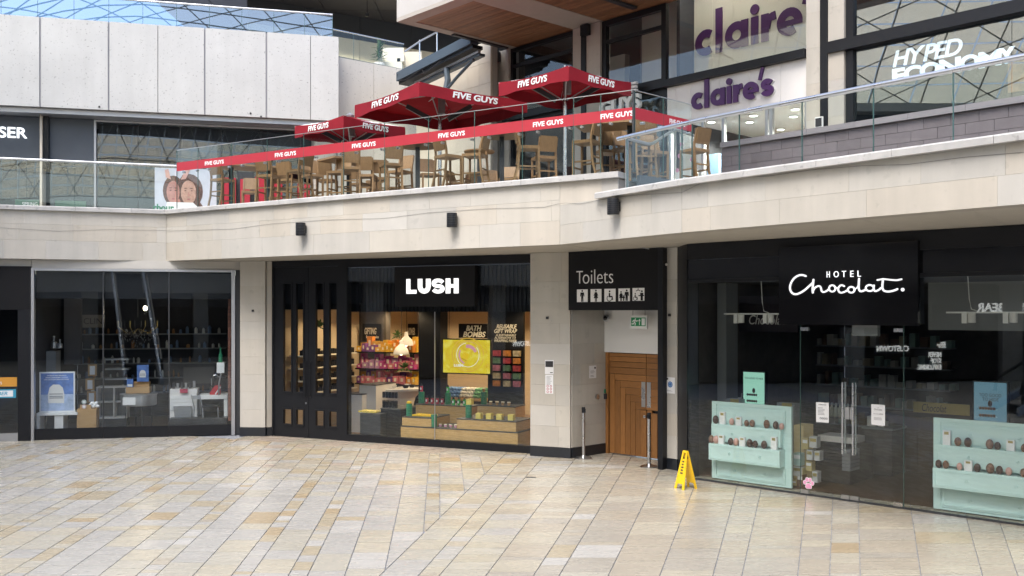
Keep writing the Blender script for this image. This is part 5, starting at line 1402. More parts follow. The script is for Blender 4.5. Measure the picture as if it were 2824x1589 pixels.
# high glass windbreak of the terrace
oG = -.14
gx = [488, 546, 638, 737, 838, 948, 1061, 1182, 1309, 1441, 1582, 1657, 1746]
t = wb = thing("glass_windbreak", "tall glass windbreak with a red FIVE GUYS strip round the terrace seating", "windbreak", tuple(FM.P(4, ZC, oG)))
gs = [FM.sx(x, oG) for x in gx]
zt6, zr0, zr1 = 6.65, 6.165, 6.365
txt = {2: 0, 4: 0}
cent = [592, 788, 1004, 1246, 1512, 1702]
strip = pmat("red_vinyl_strip", (.40, .025, .04), .5)
def pane(F, a, b, o, base=ZC):
    mb = MB(); mb.fb(F, a + .005, b - .005, base - .1, zt6, o - .008, o + .008); g = mb.build("glass_pane", M['glass_bal'], t)
    mb = MB(); mb.fb(F, a - .0045, a + .0045, base, zt6, o - .008, o + .009); mb.build("pane_edge", M['edge'], g)
    mb = MB(); mb.fb(F, a + .005, b - .005, zt6 + .0005, zt6 + .012, o - .009, o + .009); mb.build("top_edge", M['alu'], g)
    mb = MB(); mb.fb(F, a + .005, b - .005, zr0, zr1, o + .0085, o + .0105); mb.build("red_band", strip, g)
    for u in (.3, .93):
        s = a + (b - a) * u; z = zr0 - .035
        mb = MB(); mb.cyl(F.P(s, z, o - .06), F.P(s, z, o + .02), .024, 12); mb.build("standoff", M['steel'], g)
    return g
for a, b in zip(gs[:-1], gs[1:]):
    pane(FM, a, b, oG)
for x in cent:
    s = FM.sx(x, oG)
    w = .62
    ftext(FM, "FIVE GUYS", s - w / 2, s + w / 2, zr0 + .055, zr1 - .055, oG + .011, .0015, M['white_vinyl'], t, bold=.03)
G1 = FM.P(gs[-1] + .01, 0, oG)
RT = Fac((G1.x, G1.y), (3.28, 17.45))
rl = min(RT.len, 5.4)
k1 = RT.sx(1829); k2 = RT.sx(1907)
mb = MB(); mb.fb(FM, gs[-1] - .01, gs[-1] + .02, ZC, zt6, oG - .02, oG + .014); mb.build("corner_post", M['charcoal'], t)
for a, b in ((.03, k1), (k1, k2)): pane(RT, a, b, 0)
ftext(RT, "FIVE GUYS", k1 + (k2 - k1) * .2, k1 + (k2 - k1) * .75, zr0 + .055, zr1 - .055, .011, .0015, M['white_vinyl'], t, bold=.03)
mb = MB(); mb.fb(RT, .15, k2 + 1.6, 4.70, ZD - .02, -.05, .02); tag(mb.build("terrace_kerb", M['slate']), "blue grey metal edge panel under the glass return of the terrace", "kerb")
# curved balustrade on the low parapet
oB = -.16
t = thing("glass_balustrade", "long glass balustrade with a thick steel handrail on the lower parapet", "balustrade", tuple(FR2.P(1, ZCR, oB)))
zT = 5.74
js1 = [FR1.sx(1729, oB), FR1.sx(1881, oB), FR1.len]
def panes(F, js):
    for a, b in zip(js[:-1], js[1:]):
        mb = MB(); mb.fb(F, a + .005, b - .005, ZCR - .05, zT - .03, oB - .008, oB + .008); g = mb.build("glass_pane", M['glass_bal'], t)
        mb = MB(); mb.fb(F, a - .005, a + .005, ZCR, zT - .03, oB - .009, oB + .009); mb.build("pane_edge", M['edge'], g)
panes(FR1, js1)
panes(FR2, [.06] + [FR2.sx(x, oB) for x in (2039, 2212, 2409, 2629, 2900)] + [FR2.len])
cpt = [FR1.P(FR1.sx(1704, oB), zT, oB), FR1.P(FR1.sx(1800, oB), zT, oB), FR1.P(FR1.len - .35, zT, oB), FR2.P(.25, zT, oB), FR2.P(2, zT, oB), FR2.P(FR2.len, zT, oB)]
mb = MB(); mb.tube(cpt, .034, 14); mb.build("handrail", M['steel'], t, True)
s = FR1.sx(1729, oB - .1)
t = thing("stair_handrail", "bent grey handrail with an upright post behind the lower balustrade", "handrail", tuple(FR1.P(s, 4.7, oB - .1)))
P0 = FR1.P(s, 4.72, oB - .1); P1 = Vector((P0.x, P0.y, EYE + P0.y * (HY - 382) / FPX))
def atd(px, py, d): return Vector(((px - CX) / FPX * d, d, EYE + (HY - py) * d / FPX))
mb = MB(); mb.tube([P0, P1], .026, 12); mb.build("post", M['alu'], t, True)
mb = MB(); mb.tube([P1, atd(1790, 398, 16.6), atd(1800, 396, 16.8), atd(1858, 358, 18.2), atd(1866, 358, 18.3), atd(1915, 375, 19.0)], .026, 12); mb.build("rail", M['alu'], t, True)

# ------------------------------------------------------------------ red parasols
def parasol(label, px, dN, half, zv, rot, grp):
    d = dN
    c = Vector(((px - CX) / FPX * d, d, ZD))
    t = thing("parasol", label, "parasol", tuple(c), grp)
    mb = MB(); mb.cyl(c, c + Vector((0, 0, zv - ZD + .55)), .042, 16); mb.build("pole", M['steel'], t, True)
    top = c + Vector((0, 0, zv - ZD + .56)) ; vh = .30
    K = [c + Vector((half * math.cos(math.radians(a + rot)), half * math.sin(math.radians(a + rot)), zv - ZD + vh)) for a in (0, 90, 180, 270)]
    n = 6
    mb = MB()
    vs = [top]; fs = []
    ring_ = []
    for i in range(4):
        a, b = K[i], K[(i + 1) % 4]
        for k in range(n):
            u = k / n; p = a.lerp(b, u); p = p - Vector((0, 0, .06 * math.sin(math.pi * u))); ring_.append(p)
    m1 = [top.lerp(p, .5) - Vector((0, 0, .05)) for p in ring_]
    vs += m1 + ring_; N = len(ring_)
    for k in range(N):
        fs.append((0, 1 + k, 1 + (k + 1) % N)); fs.append((1 + k, 1 + N + k, 1 + N + (k + 1) % N, 1 + (k + 1) % N))
    k0 = len(vs); dn = Vector((0, 0, -.012)); vs += [v + dn for v in vs]
    fs += [tuple(q + k0 for q in f[::-1]) for f in fs]
    mb.add(vs, fs); mb.build("canopy", M['red'], t, False)
    for i in range(4):
        a, b = K[i], K[(i + 1) % 4]
        F = Fac((a.x, a.y), (b.x, b.y))
        # outward is away from the pole
        out = F.n.dot((Vector(((a.x + b.x) / 2 - c.x, (a.y + b.y) / 2 - c.y)))) > 0
        if not out: F = Fac((b.x, b.y), (a.x, a.y))
        mb = MB(); m = 8
        for k in range(m):
            u0, u1 = k / m, (k + 1) / m
            za = zv + vh - .06 * math.sin(math.pi * u0); zb = zv + vh - .06 * math.sin(math.pi * u1)
            wa, wb = .022 * math.sin(u0 * 13 + i * 2), .022 * math.sin(u1 * 13 + i * 2)
            s0, s1 = F.len * u0, F.len * u1
            P = F.P
            mb.hexa([P(s0, zv + wa, .004), P(s1, zv + wb, .004), P(s1, zv + wb, -.004), P(s0, zv + wa, -.004), P(s0, za, .004), P(s1, zb, .004), P(s1, zb, -.004), P(s0, za, -.004)])
        v = mb.build("valance", M['red'], t)
        ftext(F, "FIVE GUYS", F.len * .5 - .43 * half / 1.45, F.len * .5 + .43 * half / 1.45, zv + .075, zv + .215, .012, .003, M['white_vinyl'], v, bold=.035, shear=.12)
        r0 = c + Vector((0, 0, zv - ZD - .25))
        mb = MB(); mb.tube([c + Vector((0, 0, zv - ZD - .12)), c.lerp(K[i], .55) * 1 + Vector((0, 0, (zv - ZD) * .45 + .22 - .0))], .014, 6); mb.build("strut", M['alu'], t)
        mb = MB(); mb.tube([top - Vector((0, 0, .06)), K[i] - Vector((0, 0, .02))], .014, 6); mb.build("rib", M['alu'], t)
        mid = (a + b) / 2
        mb = MB(); mb.tube([top - Vector((0, 0, .06)), mid - Vector((0, 0, .05))], .012, 6); mb.build("rib", M['alu'], t)
    mb = MB(); mb.cyl(c + Vector((.05, -.09, zv - ZD + .02)), c + Vector((.05, -.09, zv - ZD + .42)), .085, 12); mb.build("motor_box", M['grey'], t)
    for sx in (-1, 1):
        a = c + Vector((sx * .2, -.12, zv - ZD - .12)); b = c + Vector((sx * .75, -.25, zv - ZD + .16))
        dvec = (b - a).normalized(); q = dvec.cross(Vector((0, 1, 0))).normalized()
        mb = MB(); w = q * .05; dd = Vector((0, .05, 0))
        mb.hexa([a - w - dd, b - w - dd, b - w + dd, a - w + dd, a + w - dd, b + w - dd, b + w + dd, a + w + dd]); mb.build("heater", M['charcoal'], t)
    mb = MB(); mb.lathe(top - Vector((0, 0, .02)), [(.10, 0), (.11, .05), (.07, .08), (.02, .1), (.02, .14)], 14); mb.build("finial", M['alu'], t, True)
parasol("largest red FIVE GUYS parasol in the middle of the terrace", 1213, 22.5, 2.06, 7.50, -8, "red parasols on the terrace")
parasol("red FIVE GUYS parasol highest in view, nearest the shop with the large purple sign", 1558, 21.2, 1.46, 7.66, 0, "red parasols on the terrace")
parasol("small half hidden red FIVE GUYS parasol at the far end of the terrace", 966, 24.9, 1.42, 7.40, 3, "red parasols on the terrace")

# ------------------------------------------------------------------ bar chairs and tables on the terrace
def make_chair():
    t = thing("bar_chair", "x", "chair", (0, 0, 0), "oak bar chairs on the terrace")
    w, d, hs_, hb = .20, .20, .74, 1.12
    w_ = M['wood_bar']
    mb = MB(); mb.box(-w, w, -d, d, hs_ - .055, hs_); mb.build("seat", w_, t, origin=(0, 0, 0))
    mb = MB(); mb.hexa([(-w + .03, d - .01, hs_ + .08), (w - .03, d - .01, hs_ + .08), (w - .03, d + .015, hs_ + .08), (-w + .03, d + .015, hs_ + .08), (-w + .03, d + .05, hb), (w - .03, d + .05, hb), (w - .03, d + .075, hb), (-w + .03, d + .075, hb)]); mb.build("backrest", w_, t)
    e = .018
    for sx in (-1, 1):
        x = sx * (w - .02)
        mb = MB(); mb.box(x - e, x + e, -d + .0, -d + 2 * e, 0, hs_ - .056); mb.build("leg", w_, t)
        mb = MB()
        ys = [(0, d + .09), (.35, d + .0), (hs_, d - .03), (hs_ + .1, d - .02), (hb - .02, d + .045)]
        for (z0, y0), (z1, y1) in zip(ys[:-1], ys[1:]):
            mb.hexa([(x - e, y0 - e, z0), (x + e, y0 - e, z0), (x + e, y0 + e, z0), (x - e, y0 + e, z0), (x - e, y1 - e, z1), (x + e, y1 - e, z1), (x + e, y1 + e, z1), (x - e, y1 + e, z1)])
        mb.build("leg", w_, t)
        mb = MB(); mb.box(x - .008, x + .008, -d + 2 * e, d, .34, .37); mb.build("stretcher", w_, t)
    mb = MB(); mb.box(-w + .04, w - .04, -d + .01, -d + .03, .24, .27); mb.build("stretcher", w_, t)
    mb = MB(); mb.box(-w + .04, w - .04, d + .0, d + .02, .42, .45); mb.build("stretcher", w_, t)
    return t
proto = make_chair()
def inner(px, off, z=ZD):
    s, _ = FM.px(px, 0, -off); return FM.P(s, z, -off)
chairs = [
    (614, .75, 150, "oak bar chair at the terrace end before the poster of two people"),
    (740, .85, 165, "oak bar chair with its back to the glass, over the red panels"),
    (798, 1.6, 160, "oak bar chair half hidden behind the chair turned sideways near the red panels"),
    (826, .65, 235, "oak bar chair turned sideways close behind the glass under the smallest parasol"),
    (902, 2.1, 170, "oak bar chair deep on the terrace behind the smallest parasol's pole"),
    (968, .95, 190, "tall looking oak bar chair behind the third strip lettering from the corner with the poster"),
    (1012, 2.0, 175, "oak bar chair with a low broad back left of the stone wall"),
    (1078, 1.0, 205, "oak bar chair behind a pane edge, left of the large round table"),
    (1104, 1.9, 330, "oak bar chair in the shade behind the large round table"),
    (1236, .75, 130, "oak bar chair right beside the pole of the largest parasol"),
    (1310, .9, 250, "oak bar chair facing away from the largest parasol beside the small round table"),
    (1456, .7, 95, "oak bar chair seen edge on before the dark windows"),
    (1618, .75, 240, "oak bar chair with an angled back by the pole of the highest parasol"),
    (1672, 1.9, 200, "oak bar chair behind the rectangular oak table by the glass corner"),
]
chairs += [
    (690, 2.7, 10, "oak bar chair on the far side of the oak table at the terrace end"),
    (772, 2.6, 200, "oak bar chair in shade between the oak table and the widest red panel"),
    (862, 1.35, 30, "oak bar chair facing the smallest parasol's table, nearer the poster"),
    (935, 1.25, 340, "oak bar chair drawn close to the smallest parasol's table"),
    (992, 3.0, 150, "oak bar chair far back before the pale concrete wall"),
    (1046, 2.5, 190, "oak bar chair standing just left of the low square table"),
    (1182, 2.6, 20, "oak bar chair behind the pole of the largest parasol"),
    (1500, 1.9, 200, "oak bar chair in front of the dark windows left of the highest parasol's pole"),
    (1730, 1.8, 30, "oak bar chair behind the rectangular table, closest to the corner post")]
for i, (px, off, rot, lab) in enumerate(chairs):
    p = inner(px, off)
    if i == 0:
        proto.location = p; proto.rotation_euler = (0, 0, math.radians(rot)); proto["label"] = lab
    else:
        copy_tree(proto, None, p, math.radians(rot), lab)
def ret(px, off): s = RT.sx(px, -off); return RT.P(s, ZD, -off)
for px, off, rot, lab in ((1772, .6, 190, "oak bar chair just inside the glass return of the terrace"), (1806, 1.2, 20, "oak bar chair behind the bent grey handrail"), (1915, .5, 215, "oak bar chair at the far end of the glass return before the shop door")):
    copy_tree(proto, None, ret(px, off), math.radians(rot), lab)
# low chairs far back
low = [(1036, 3.6, 20, "low oak chair far back on the terrace left of the large round table"), (1262, 3.4, 60, "low oak chair leaning behind the largest parasol's pole"), (1292, 3.8, -25, "low tilted oak chair between two bar chairs far back"), (1352, 3.6, 10, "low oak chair behind the small round table"), (1404, 3.4, -10, "low oak chair far back before the dark windows")]
for px, off, rot, lab in low:
    p = inner(px, off); c = copy_tree(proto, None, p, math.radians(rot), lab, "low_chair"); c.scale = (1.0, 1.0, .82); c["group"] = "low oak chairs at the back of the terrace"
def table(label, px, off, w, d, h, round_=False, dark=False, rot=30, legs=1):
    p = inner(px, off)
    t = thing("bar_table", label, "table", tuple(p), "bar tables on the terrace")
    top = M['wood_bar'] if not dark else pmat("brown_table_top", (.13, .085, .05), .4)
    a = math.radians(rot); ux = Vector((math.cos(a), math.sin(a), 0)); uy = Vector((-math.sin(a), math.cos(a), 0))
    mb = MB()
    if round_: mb.lathe(p, [(w * .97, h - .035), (w, h - .02), (w, h)], 36)
    else:
        q = [p + ux * (sx * w) + uy * (sy * d) for sx, sy in ((-1, -1), (1, -1), (1, 1), (-1, 1))]
        mb.prism([v + Vector((0, 0, h - .045)) for v in q], [v + Vector((0, 0, h)) for v in q])
    mb.build("table_top", top, t)
    for k in range(legs):
        q = p + ux * ((k - (legs - 1) / 2) * w * 1.1)
        mb = MB(); mb.box(q.x - .045, q.x + .045, q.y - .045, q.y + .045, p.z + .013, p.z + h - .046); mb.build("leg", M['charcoal'], t)
        mb = MB(); mb.box(q.x - .25, q.x + .25, q.y - .25, q.y + .25, p.z, p.z + .012); mb.build("foot", M['charcoal'], t)
table("rectangular oak bar table at the far end of the terrace with two dark legs", 690, 1.5, .8, .42, 1.12, rot=25, legs=2)
table("oak bar table under the smallest parasol", 962, 1.9, .6, .4, 1.1, rot=40, legs=1)
table("large round dark topped bar table seen from below, left of the largest parasol's pole", 1152, 1.4, .46, .46, 1.16, True, True)
table("small round bar table between the two large parasols", 1322, 2.4, .33, .33, 1.1, True)
table("round dark topped bar table behind the small round one", 1384, 1.5, .46, .46, 1.2, True, True)
table("rectangular oak bar table near the glass corner of the terrace", 1686, 1.25, .62, .4, 1.1, rot=-18, legs=2)
table("low square table far back behind the large round table", 1120, 3.8, .5, .5, .62, rot=20)

# ------------------------------------------------------------------ far left upper storey: pitted concrete block over a dark glazed shop
bx = [-110, 113, 302, 436, 567, 737, 857, 935]
zb0, zb1 = 8.50, 10.95
t = thing("concrete_block_wall", "big pale pitted concrete upper wall in tall panels with joint channels", "wall", tuple(B1.P(B1.len / 2, zb0, 0)))
ss = [B1.sx(x) for x in bx]
for i in range(len(ss) - 1):
    wide = bx[i + 1] in (113, 302, 567, 737)
    g = .045 if wide else .015
    mb = MB(); mb.fb(B1, ss[i] + (.002 if i else 0), ss[i + 1] - g, zb0, zb1 + .002 * i, -.12, 0); mb.build("concrete_panel", M['concrete'], t)
    if i < len(ss) - 2:
        mb = MB(); mb.fb(B1, ss[i + 1] - g, ss[i + 1] + .0015, zb0 + .01, zb1 - .01, -.12, -.03 if wide else -.05); mb.build("joint_channel", M['concrete_joint'] if wide else M['charcoal'], t)
mb = MB(); mb.fb(B1, ss[0], ss[-1], zb0 + .02, zb1 - .05, -2.4, -.125); mb.build("wall_core", M['mortar'], t)
for x, y in ((274, 295), (691, 313), (720, 322)):
    s, z = B1.px(x, y); mb = MB(); mb.disc(B1, s, z, .03, .001, .01, 12); mb.build("weep_hole", M['ink'], t)
mb = MB(); mb.fb(B1, ss[0], ss[-1], zb0 - .14, zb0 - .003, -2.3, -.16); tag(mb.build("soffit_strip", M['alu']), "pale ribbed metal strip under the concrete block", "soffit")
t = thing("glass_balustrade", "blue reflecting glass balustrade with a steel rail on top of the concrete block", "balustrade", tuple(B1.P(6, zb1, -.3)))
oT = -.30
js = [B1.sx(x, oT) for x in (-110, 3, 104, 204, 300, 394, 487, 578, 667, 755, 840, 917)]
for a, b in zip(js[:-1], js[1:]):
    mb = MB(); mb.fb(B1, a + .006, b - .006, zb1 - .05, 11.66, oT - .008, oT + .008); g = mb.build("glass_pane", M['glass_sky'], t)
    mb = MB(); mb.fb(B1, b - .005, b + .005, zb1, 11.66, oT - .009, oT + .009); mb.build("pane_edge", M['edge'], g)
mb = MB(); mb.tube([B1.P(js[0], 11.69, oT), B1.P(js[5], 11.69, oT), B1.P(js[-1], 11.69, oT)], .03, 12); mb.build("handrail", M['steel'], t, True)
# glazed shop beneath it
oU = -.75
U_ = Fac(tuple(B1.P(0, 0, oU).xy), tuple(B1.P(B1.len, 0, oU).xy))
ux = lambda x: U_.sx(x)
zU = zb0 - .15
t = up = thing("upper_shopfront", "dark glazed upper shop front under the concrete block", "shopfront", tuple(U_.P(6, ZD, 0)))
for a, b in ((ux(-120), ux(116)), (ux(138), ux(262))):
    mb = MB(); mb.fb(U_, a, b - .003, 7.18, zU, -.1, .02); mb.build("fascia_panel", M['slate'], t)
    mb = MB(); mb.fb(U_, a, b - .003, ZD, 7.177, -.012, 0); mb.build("glass_pane", M['glass_up'], t)
mb = MB(); mb.fb(U_, ux(116), ux(122.5), ZD, zU, -.2, .28); mb.build("stone_fin", M['tan'], t)
mb = MB(); mb.fb(U_, ux(123), ux(138), 6.9, zU, -.08, .2); mb.build("black_fin", M['black'], t)
ps = [262, 381, 497, 610, 720, 830, 930]
mb = MB(); mb.fb(U_, ux(260), ux(266), ZD, zU, -.08, .05); mb.build("mullion", M['alu'], t)
for a, b in zip(ps[:-1], ps[1:]):
    mb = MB(); mb.fb(U_, ux(a) + (.06 if a == 262 else .006), ux(b) - .006, ZD, zU - .06, -.012, 0); mb.build("glass_pane", M['glass_up'], t)
    mb = MB(); mb.fb(U_, ux(b) - .012, ux(b) + .004, ZD, zU, -.05, .004); mb.build("mullion", M['charcoal'], t)
mb = MB(); mb.fb(U_, ux(266), ux(930), zU - .055, zU, -.08, .03); mb.build("frame_head", M['alu'], t)
mb = MB(); mb.fb(U_, ux(266), ux(930), 7.45, zU - .06, -.5, -.3); mb.build("bulkhead", M['charcoal'], t)
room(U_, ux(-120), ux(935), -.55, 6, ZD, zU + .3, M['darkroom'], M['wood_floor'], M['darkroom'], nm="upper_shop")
t = thing("shop_sign", "white ASER sign letters, cut by the picture's edge, on the slate panel upstairs", "sign", tuple(U_.P(ux(40), 7.5, .03)))
z0, z1 = U_.px(40, 381, .03)[1], U_.px(40, 351, .03)[1]
ftext(U_, "LASER", ux(-60), ux(76), z0, z1, .021, .03, M['lit_cool'], t, bold=.015)
# poster of two people
a, b = ux(427), ux(597); z0, z1 = U_.px(500, 585)[1], U_.px(500, 465)[1]
oP = .03
t = thing("wall_poster", "large pale poster of two people with long hair, lettered rbour in green", "poster", tuple(U_.P(a, z0, oP)))
w, h = b - a, z1 - z0
mb = MB(); mb.fb(U_, a, b, ZD + .01, z1, .006, oP); mb.build("sheet", pmat("pale_blue_paper", (.55, .58, .66), .6, var=.08), t)
SKN = pmat("poster_skin", (.50, .30, .23), .7, var=.3, scale=9); HR = pmat("poster_hair", (.12, .06, .045), .7, var=.45, scale=14); SKP = pmat("poster_pink_skin", (.46, .22, .18), .7, var=.25, scale=7)
M['lip'] = pmat("poster_lip", (.36, .10, .10), .6)
X = lambda u: a + w * u
Z = lambda v: z0 + h * v
def pic(pts, m, o, nm="picture"):
    mb = MB(); mb.fpoly(U_, [(X(u), Z(v)) for u, v in pts], oP + o, .001); mb.build(nm, m, t)
def ell(u, v, ru, rv, m, o, nm="picture"):
    mb = MB(); mb.disc(U_, X(u), Z(v), ru * w, oP + o, .001, 20, rv * h); mb.build(nm, m, t)
ell(.30, .48, .17, .35, HR, .001); ell(.56, .48, .22, .40, HR, .0025)
pic([(.62, .45), (.80, .1), (.84, -.0), (.45, .0), (.5, .3)], HR, .004)
pic([(.34, .3), (.30, .12), (.44, .12), (.40, .3)], SKP, .0052); pic([(.5, .3), (.48, .1), (.62, .1), (.6, .3)], SKN, .0064); ell(.295, .45, .105, .26, SKP, .0055); ell(.545, .45, .125, .28, SKN, .007); pic([(.42, .62), (.44, .84), (.55, .88), (.60, .70), (.52, .74)], HR, .0095); pic([(.67, .68), (.66, .36), (.72, .2), (.76, .5), (.70, .8)], HR, .0098); pic([(.18, .62), (.22, .78), (.34, .8), (.39, .66), (.3, .72)], HR, .0096)
pic([(.20, .22), (.62, .22), (.78, 0), (.16, 0)], M['paper'], .0085)
for u, v in ((.495, .49), (.595, .49), (.255, .49), (.335, .49)): ell(u, v, .017, .011, HR, .0105); ell(u, v + .055, .026, .009, HR, .0107)
for u in (.548, .297): pic([(u - .006, .46), (u + .006, .46), (u + .018, .36), (u - .018, .36)], SKP, .0103)
for u in (.547, .297): ell(u, .295, .026, .014, M['lip'], .0115)
pic([(.18, .78), (.26, .74), (.22, .98), (.16, .95)], M['pinkegg'], .0125); pic([(.42, .74), (.5, .76), (.58, .99), (.5, 1.0)], M['pinkegg'], .0125)
ftext(U_, "rbour", X(-.02), X(.31), Z(.01), Z(.17), oP + .014, .001, M['green'], t, bold=.03)
t = thing("window_sign", "dull green strip lettered SPRING low in the upper shop window", "sign", tuple(U_.P(ux(50), ZD + .35, .01)))
for x0, x1 in ((42, 108), (152, 238)):
    mb = MB(); mb.fb(U_, ux(x0), ux(x1), ZD + .3, U_.px(75, 551)[1], .004, .02); mb.build("strip", pmat("sage_green", (.12, .20, .16), .6), t)
ftext(U_, "SPRING", ux(62), ux(104), U_.px(75, 568)[1], U_.px(75, 558)[1], .021, .002, M['paper'], t)
for x0, x1, y0, lab in ((612, 652, 496, "red panel behind the chairs nearest the poster of two people"), (664, 690, 500, "narrow red panel between two table legs"), (704, 778, 494, "widest red panel behind the terrace chairs"), (820, 852, 512, "red panel behind the chairs under the smallest parasol")):
    mb = MB(); mb.fb(U_, ux(x0), ux(x1), ZD, U_.px(x0, y0)[1], .1, .5); tag(mb.build("red_box", pmat("red_panel", (.42, .01, .03), .5)), lab, "panel")
mb = MB(); mb.fb(U_, ux(655), ux(700), ZD, U_.px(680, 478)[1], .05, .3); tag(mb.build("grey_post", M['charcoal']), "dark grey square column behind the oak table at the far end", "column")

# ------------------------------------------------------------------ second pitted wall, its glass rail, the dark ceiling beyond
t = thing("concrete_side_wall", "pale pitted concrete wall standing back behind the largest parasol", "wall", tuple(B2.P(1, ZD, 0)))
for i, (a, b) in enumerate(((-.6, B2.sx(1031)), (B2.sx(1031), B2.sx(1117)), (B2.sx(1117), B2.sx(1117) + 1.3))):
    mb = MB(); mb.fb(B2, a + .008, b - .008, ZD, 10.58, -.15, 0); mb.build("concrete_panel", M['concrete_warm'], t)
mb = MB(); mb.fb(B2, -.6, B2.sx(1117), ZD, 10.5, -.3, -.155); mb.build("wall_core", M['mortar'], t)
rail_glass("glass_balustrade", "glass balustrade on the set back concrete wall under the dark ceiling", B2, -.35, B2.sx(1112, -.1), 10.58, 11.40, [B2.sx(975, -.1), B2.sx(1045, -.1)], -.1, .022)
cA, cB = B2.P(B2.sx(1112, -.1), 11.42, -.1), None
t = thing("stair_rail", "steel rail on two thin posts climbing away under the dark ceiling", "handrail", tuple(B2.P(B2.sx(1117), 10.6, -.2)))
def atz(px, py, d): return Vector(((px - CX) / FPX * d, d, EYE + (HY - py) * d / FPX))
q = [atz(1115, 143, 30.8), atz(1160, 113, 31.4), atz(1206, 88, 32)]
mb = MB(); mb.tube(q, .03, 8); mb.build("rail", M['alu'], t)
for px, y0, y1, d in ((1157, 110, 190, 31.4), (1205, 84, 165, 32)):
    mb = MB(); mb.tube([atz(px, y0, d), atz(px, y1, d)], .02, 8); mb.build("post", M['steel'], t)
M['dark_ceiling'] = pmat("dark_ceiling_panel", (.045, .045, .05), .35, rnd=.12)
t = thing("dark_ceiling", "dark panelled ceiling over the upper walkway", "ceiling", (-5, 36, 14.2))
for i in range(8):
    for k in range(6):
        x0, y0 = -13 + i * 2.0, 31.2 + k * 2.4
        mb = MB(); mb.box(x0 + .015, x0 + 1.985, y0 + .015, y0 + 2.385, 14.2, 14.3); mb.build("ceiling_panel", M['dark_ceiling'], t)
mb = MB(); mb.box(-13, 3, 31.2, 45.6, 14.32, 14.5); mb.build("ceiling_void", M['ink'], t)
N_ = Fac((-9.5, 34.5), (1.5, 41.5))
t = thing("gallery_wall", "gallery wall, pale and warm at the bottom and dark above, behind the glass rail", "wall", tuple(N_.P(5, 10, 0)))
for i in range(6):
    a, b = N_.len * i / 6, N_.len * (i + 1) / 6
    mb = MB(); mb.fb(N_, a + .01, b - .01, 10.3, 13.3, -.1, 0); mb.build("pale_panel", M['cream'], t)
    mb = MB(); mb.fb(N_, a + .01, b - .01, 13.31, 14.19, -.1, .01); mb.build("dark_panel", M['charcoal'], t)
mb = MB(); mb.plan([(-5.35, 29.2), (-3.3, 31), (-2.0, 31.6), (1.5, 41.5), (-9.5, 34.5), (-9.5, 30)], 10.6, 10.69); mb.build("gallery_floor", M['deck'], kind="structure")
def plantw(c, label, n=70, R_=.4):
    t = thing("gallery_plant", label, "plant", tuple(c))
    mb = MB(); mb.lathe(c, [(.14, 0), (.18, .35), (.16, .35)], 14); mb.build("pot", M['offwhite'], t)
    mb = MB()
    for i in range(n):
        a = RN.uniform(0, 6.28); e = RN.uniform(-.2, 1.4); L = RN.uniform(.4, 1) * R_
        d = Vector((math.cos(a) * math.cos(e), math.sin(a) * math.cos(e), math.sin(e))); b0 = c + Vector((0, 0, .4 + RN.random() * .5))
        sd = Vector((-math.sin(a), math.cos(a), 0)) * .035; mb.add([b0, b0 + d * L * .6 + sd, b0 + d * L, b0 + d * L * .6 - sd], [(0, 1, 2, 3)])
    mb.build("leaves", M['leaf'], t, kind="stuff")
plantw(Vector(((1046 - CX) / FPX * 31.5, 31.5, 10.7)), "leafy plant behind the glass balustrade of the gallery")
for x, y, d, lab in ((1082, 165, 32, "pale armchair behind the gallery balustrade, nearer the plant"), (1132, 182, 32.5, "pale armchair behind the gallery balustrade by the awning")):
    c = Vector(((x - CX) / FPX * d, d, 10.7)); t = thing("armchair", lab, "armchair", tuple(c))
    mb = MB(); mb.box(c.x - .35, c.x + .35, c.y - .3, c.y + .3, 10.7, 11.15); mb.build("seat", M['cream'], t)
    mb = MB(); mb.box(c.x - .35, c.x + .35, c.y + .2, c.y + .4, 11.16, 11.75); mb.build("backrest", M['cream'], t)
    for sx in (-1, 1):
        mb = MB(); mb.box(c.x + sx * .36 - .06, c.x + sx * .36 + .06, c.y - .3, c.y + .19, 11.16, 11.4); mb.build("armrest", M['cream'], t)

# ------------------------------------------------------------------ awning cassette and the tan wall under it
A1, A2 = atz(1117, 216, 29.9), atz(1322, 112, 26.9)
AW = Fac((A1.x, A1.y), (A2.x, A2.y))
zA = (A1.z + A2.z) / 2
t = thing("awning_cassette", "long blue grey folded awning box with hanging arms under the canopy", "awning", tuple(AW.P(AW.len / 2, zA, 0)))
Z1, Z2 = A1.z, A2.z
def slp(s0, s1, d0, d1, o0, o1, mat, nm):
    P = AW.P; f = lambda s: Z1 + (Z2 - Z1) * s / AW.len
    mb = MB(); mb.hexa([P(s0, f(s0) + d0, o1), P(s1, f(s1) + d0, o1), P(s1, f(s1) + d0, o0), P(s0, f(s0) + d0, o0), P(s0, f(s0) + d1, o1), P(s1, f(s1) + d1, o1), P(s1, f(s1) + d1, o0), P(s0, f(s0) + d1, o0)]); return mb.build(nm, mat, t)
slate2 = pmat("awning_grey", (.06, .085, .11), .45)
slp(0, AW.len, -.14, .13, .05, .32, slate2, "front_box"); slp(.02, AW.len, -.24, -.145, -.12, .24, M['black'], "roller"); slp(.6, AW.len, -.34, -.28, -.05, .05, M['alu'], "front_bar"); slp(.3, AW.len, -.42, -.35, -.2, .0, slate2, "rear_bar")
P = AW.P; m_ = AW.len * .62
mb = MB(); mb.tube([P(m_, zA - .35, .1), P(m_ + .1, zA - .7, .12), P(m_ + .1, zA - 1.05, .2)], .09, 8); mb.build("arm", slate2, t)
mb = MB(); mb.tube([P(m_ - 1.6, zA - 1.05, .2), P(m_, zA - 1.08, .22), P(m_ + .15, zA - 1.1, .22)], .03, 8); mb.build("arm", slate2, t)
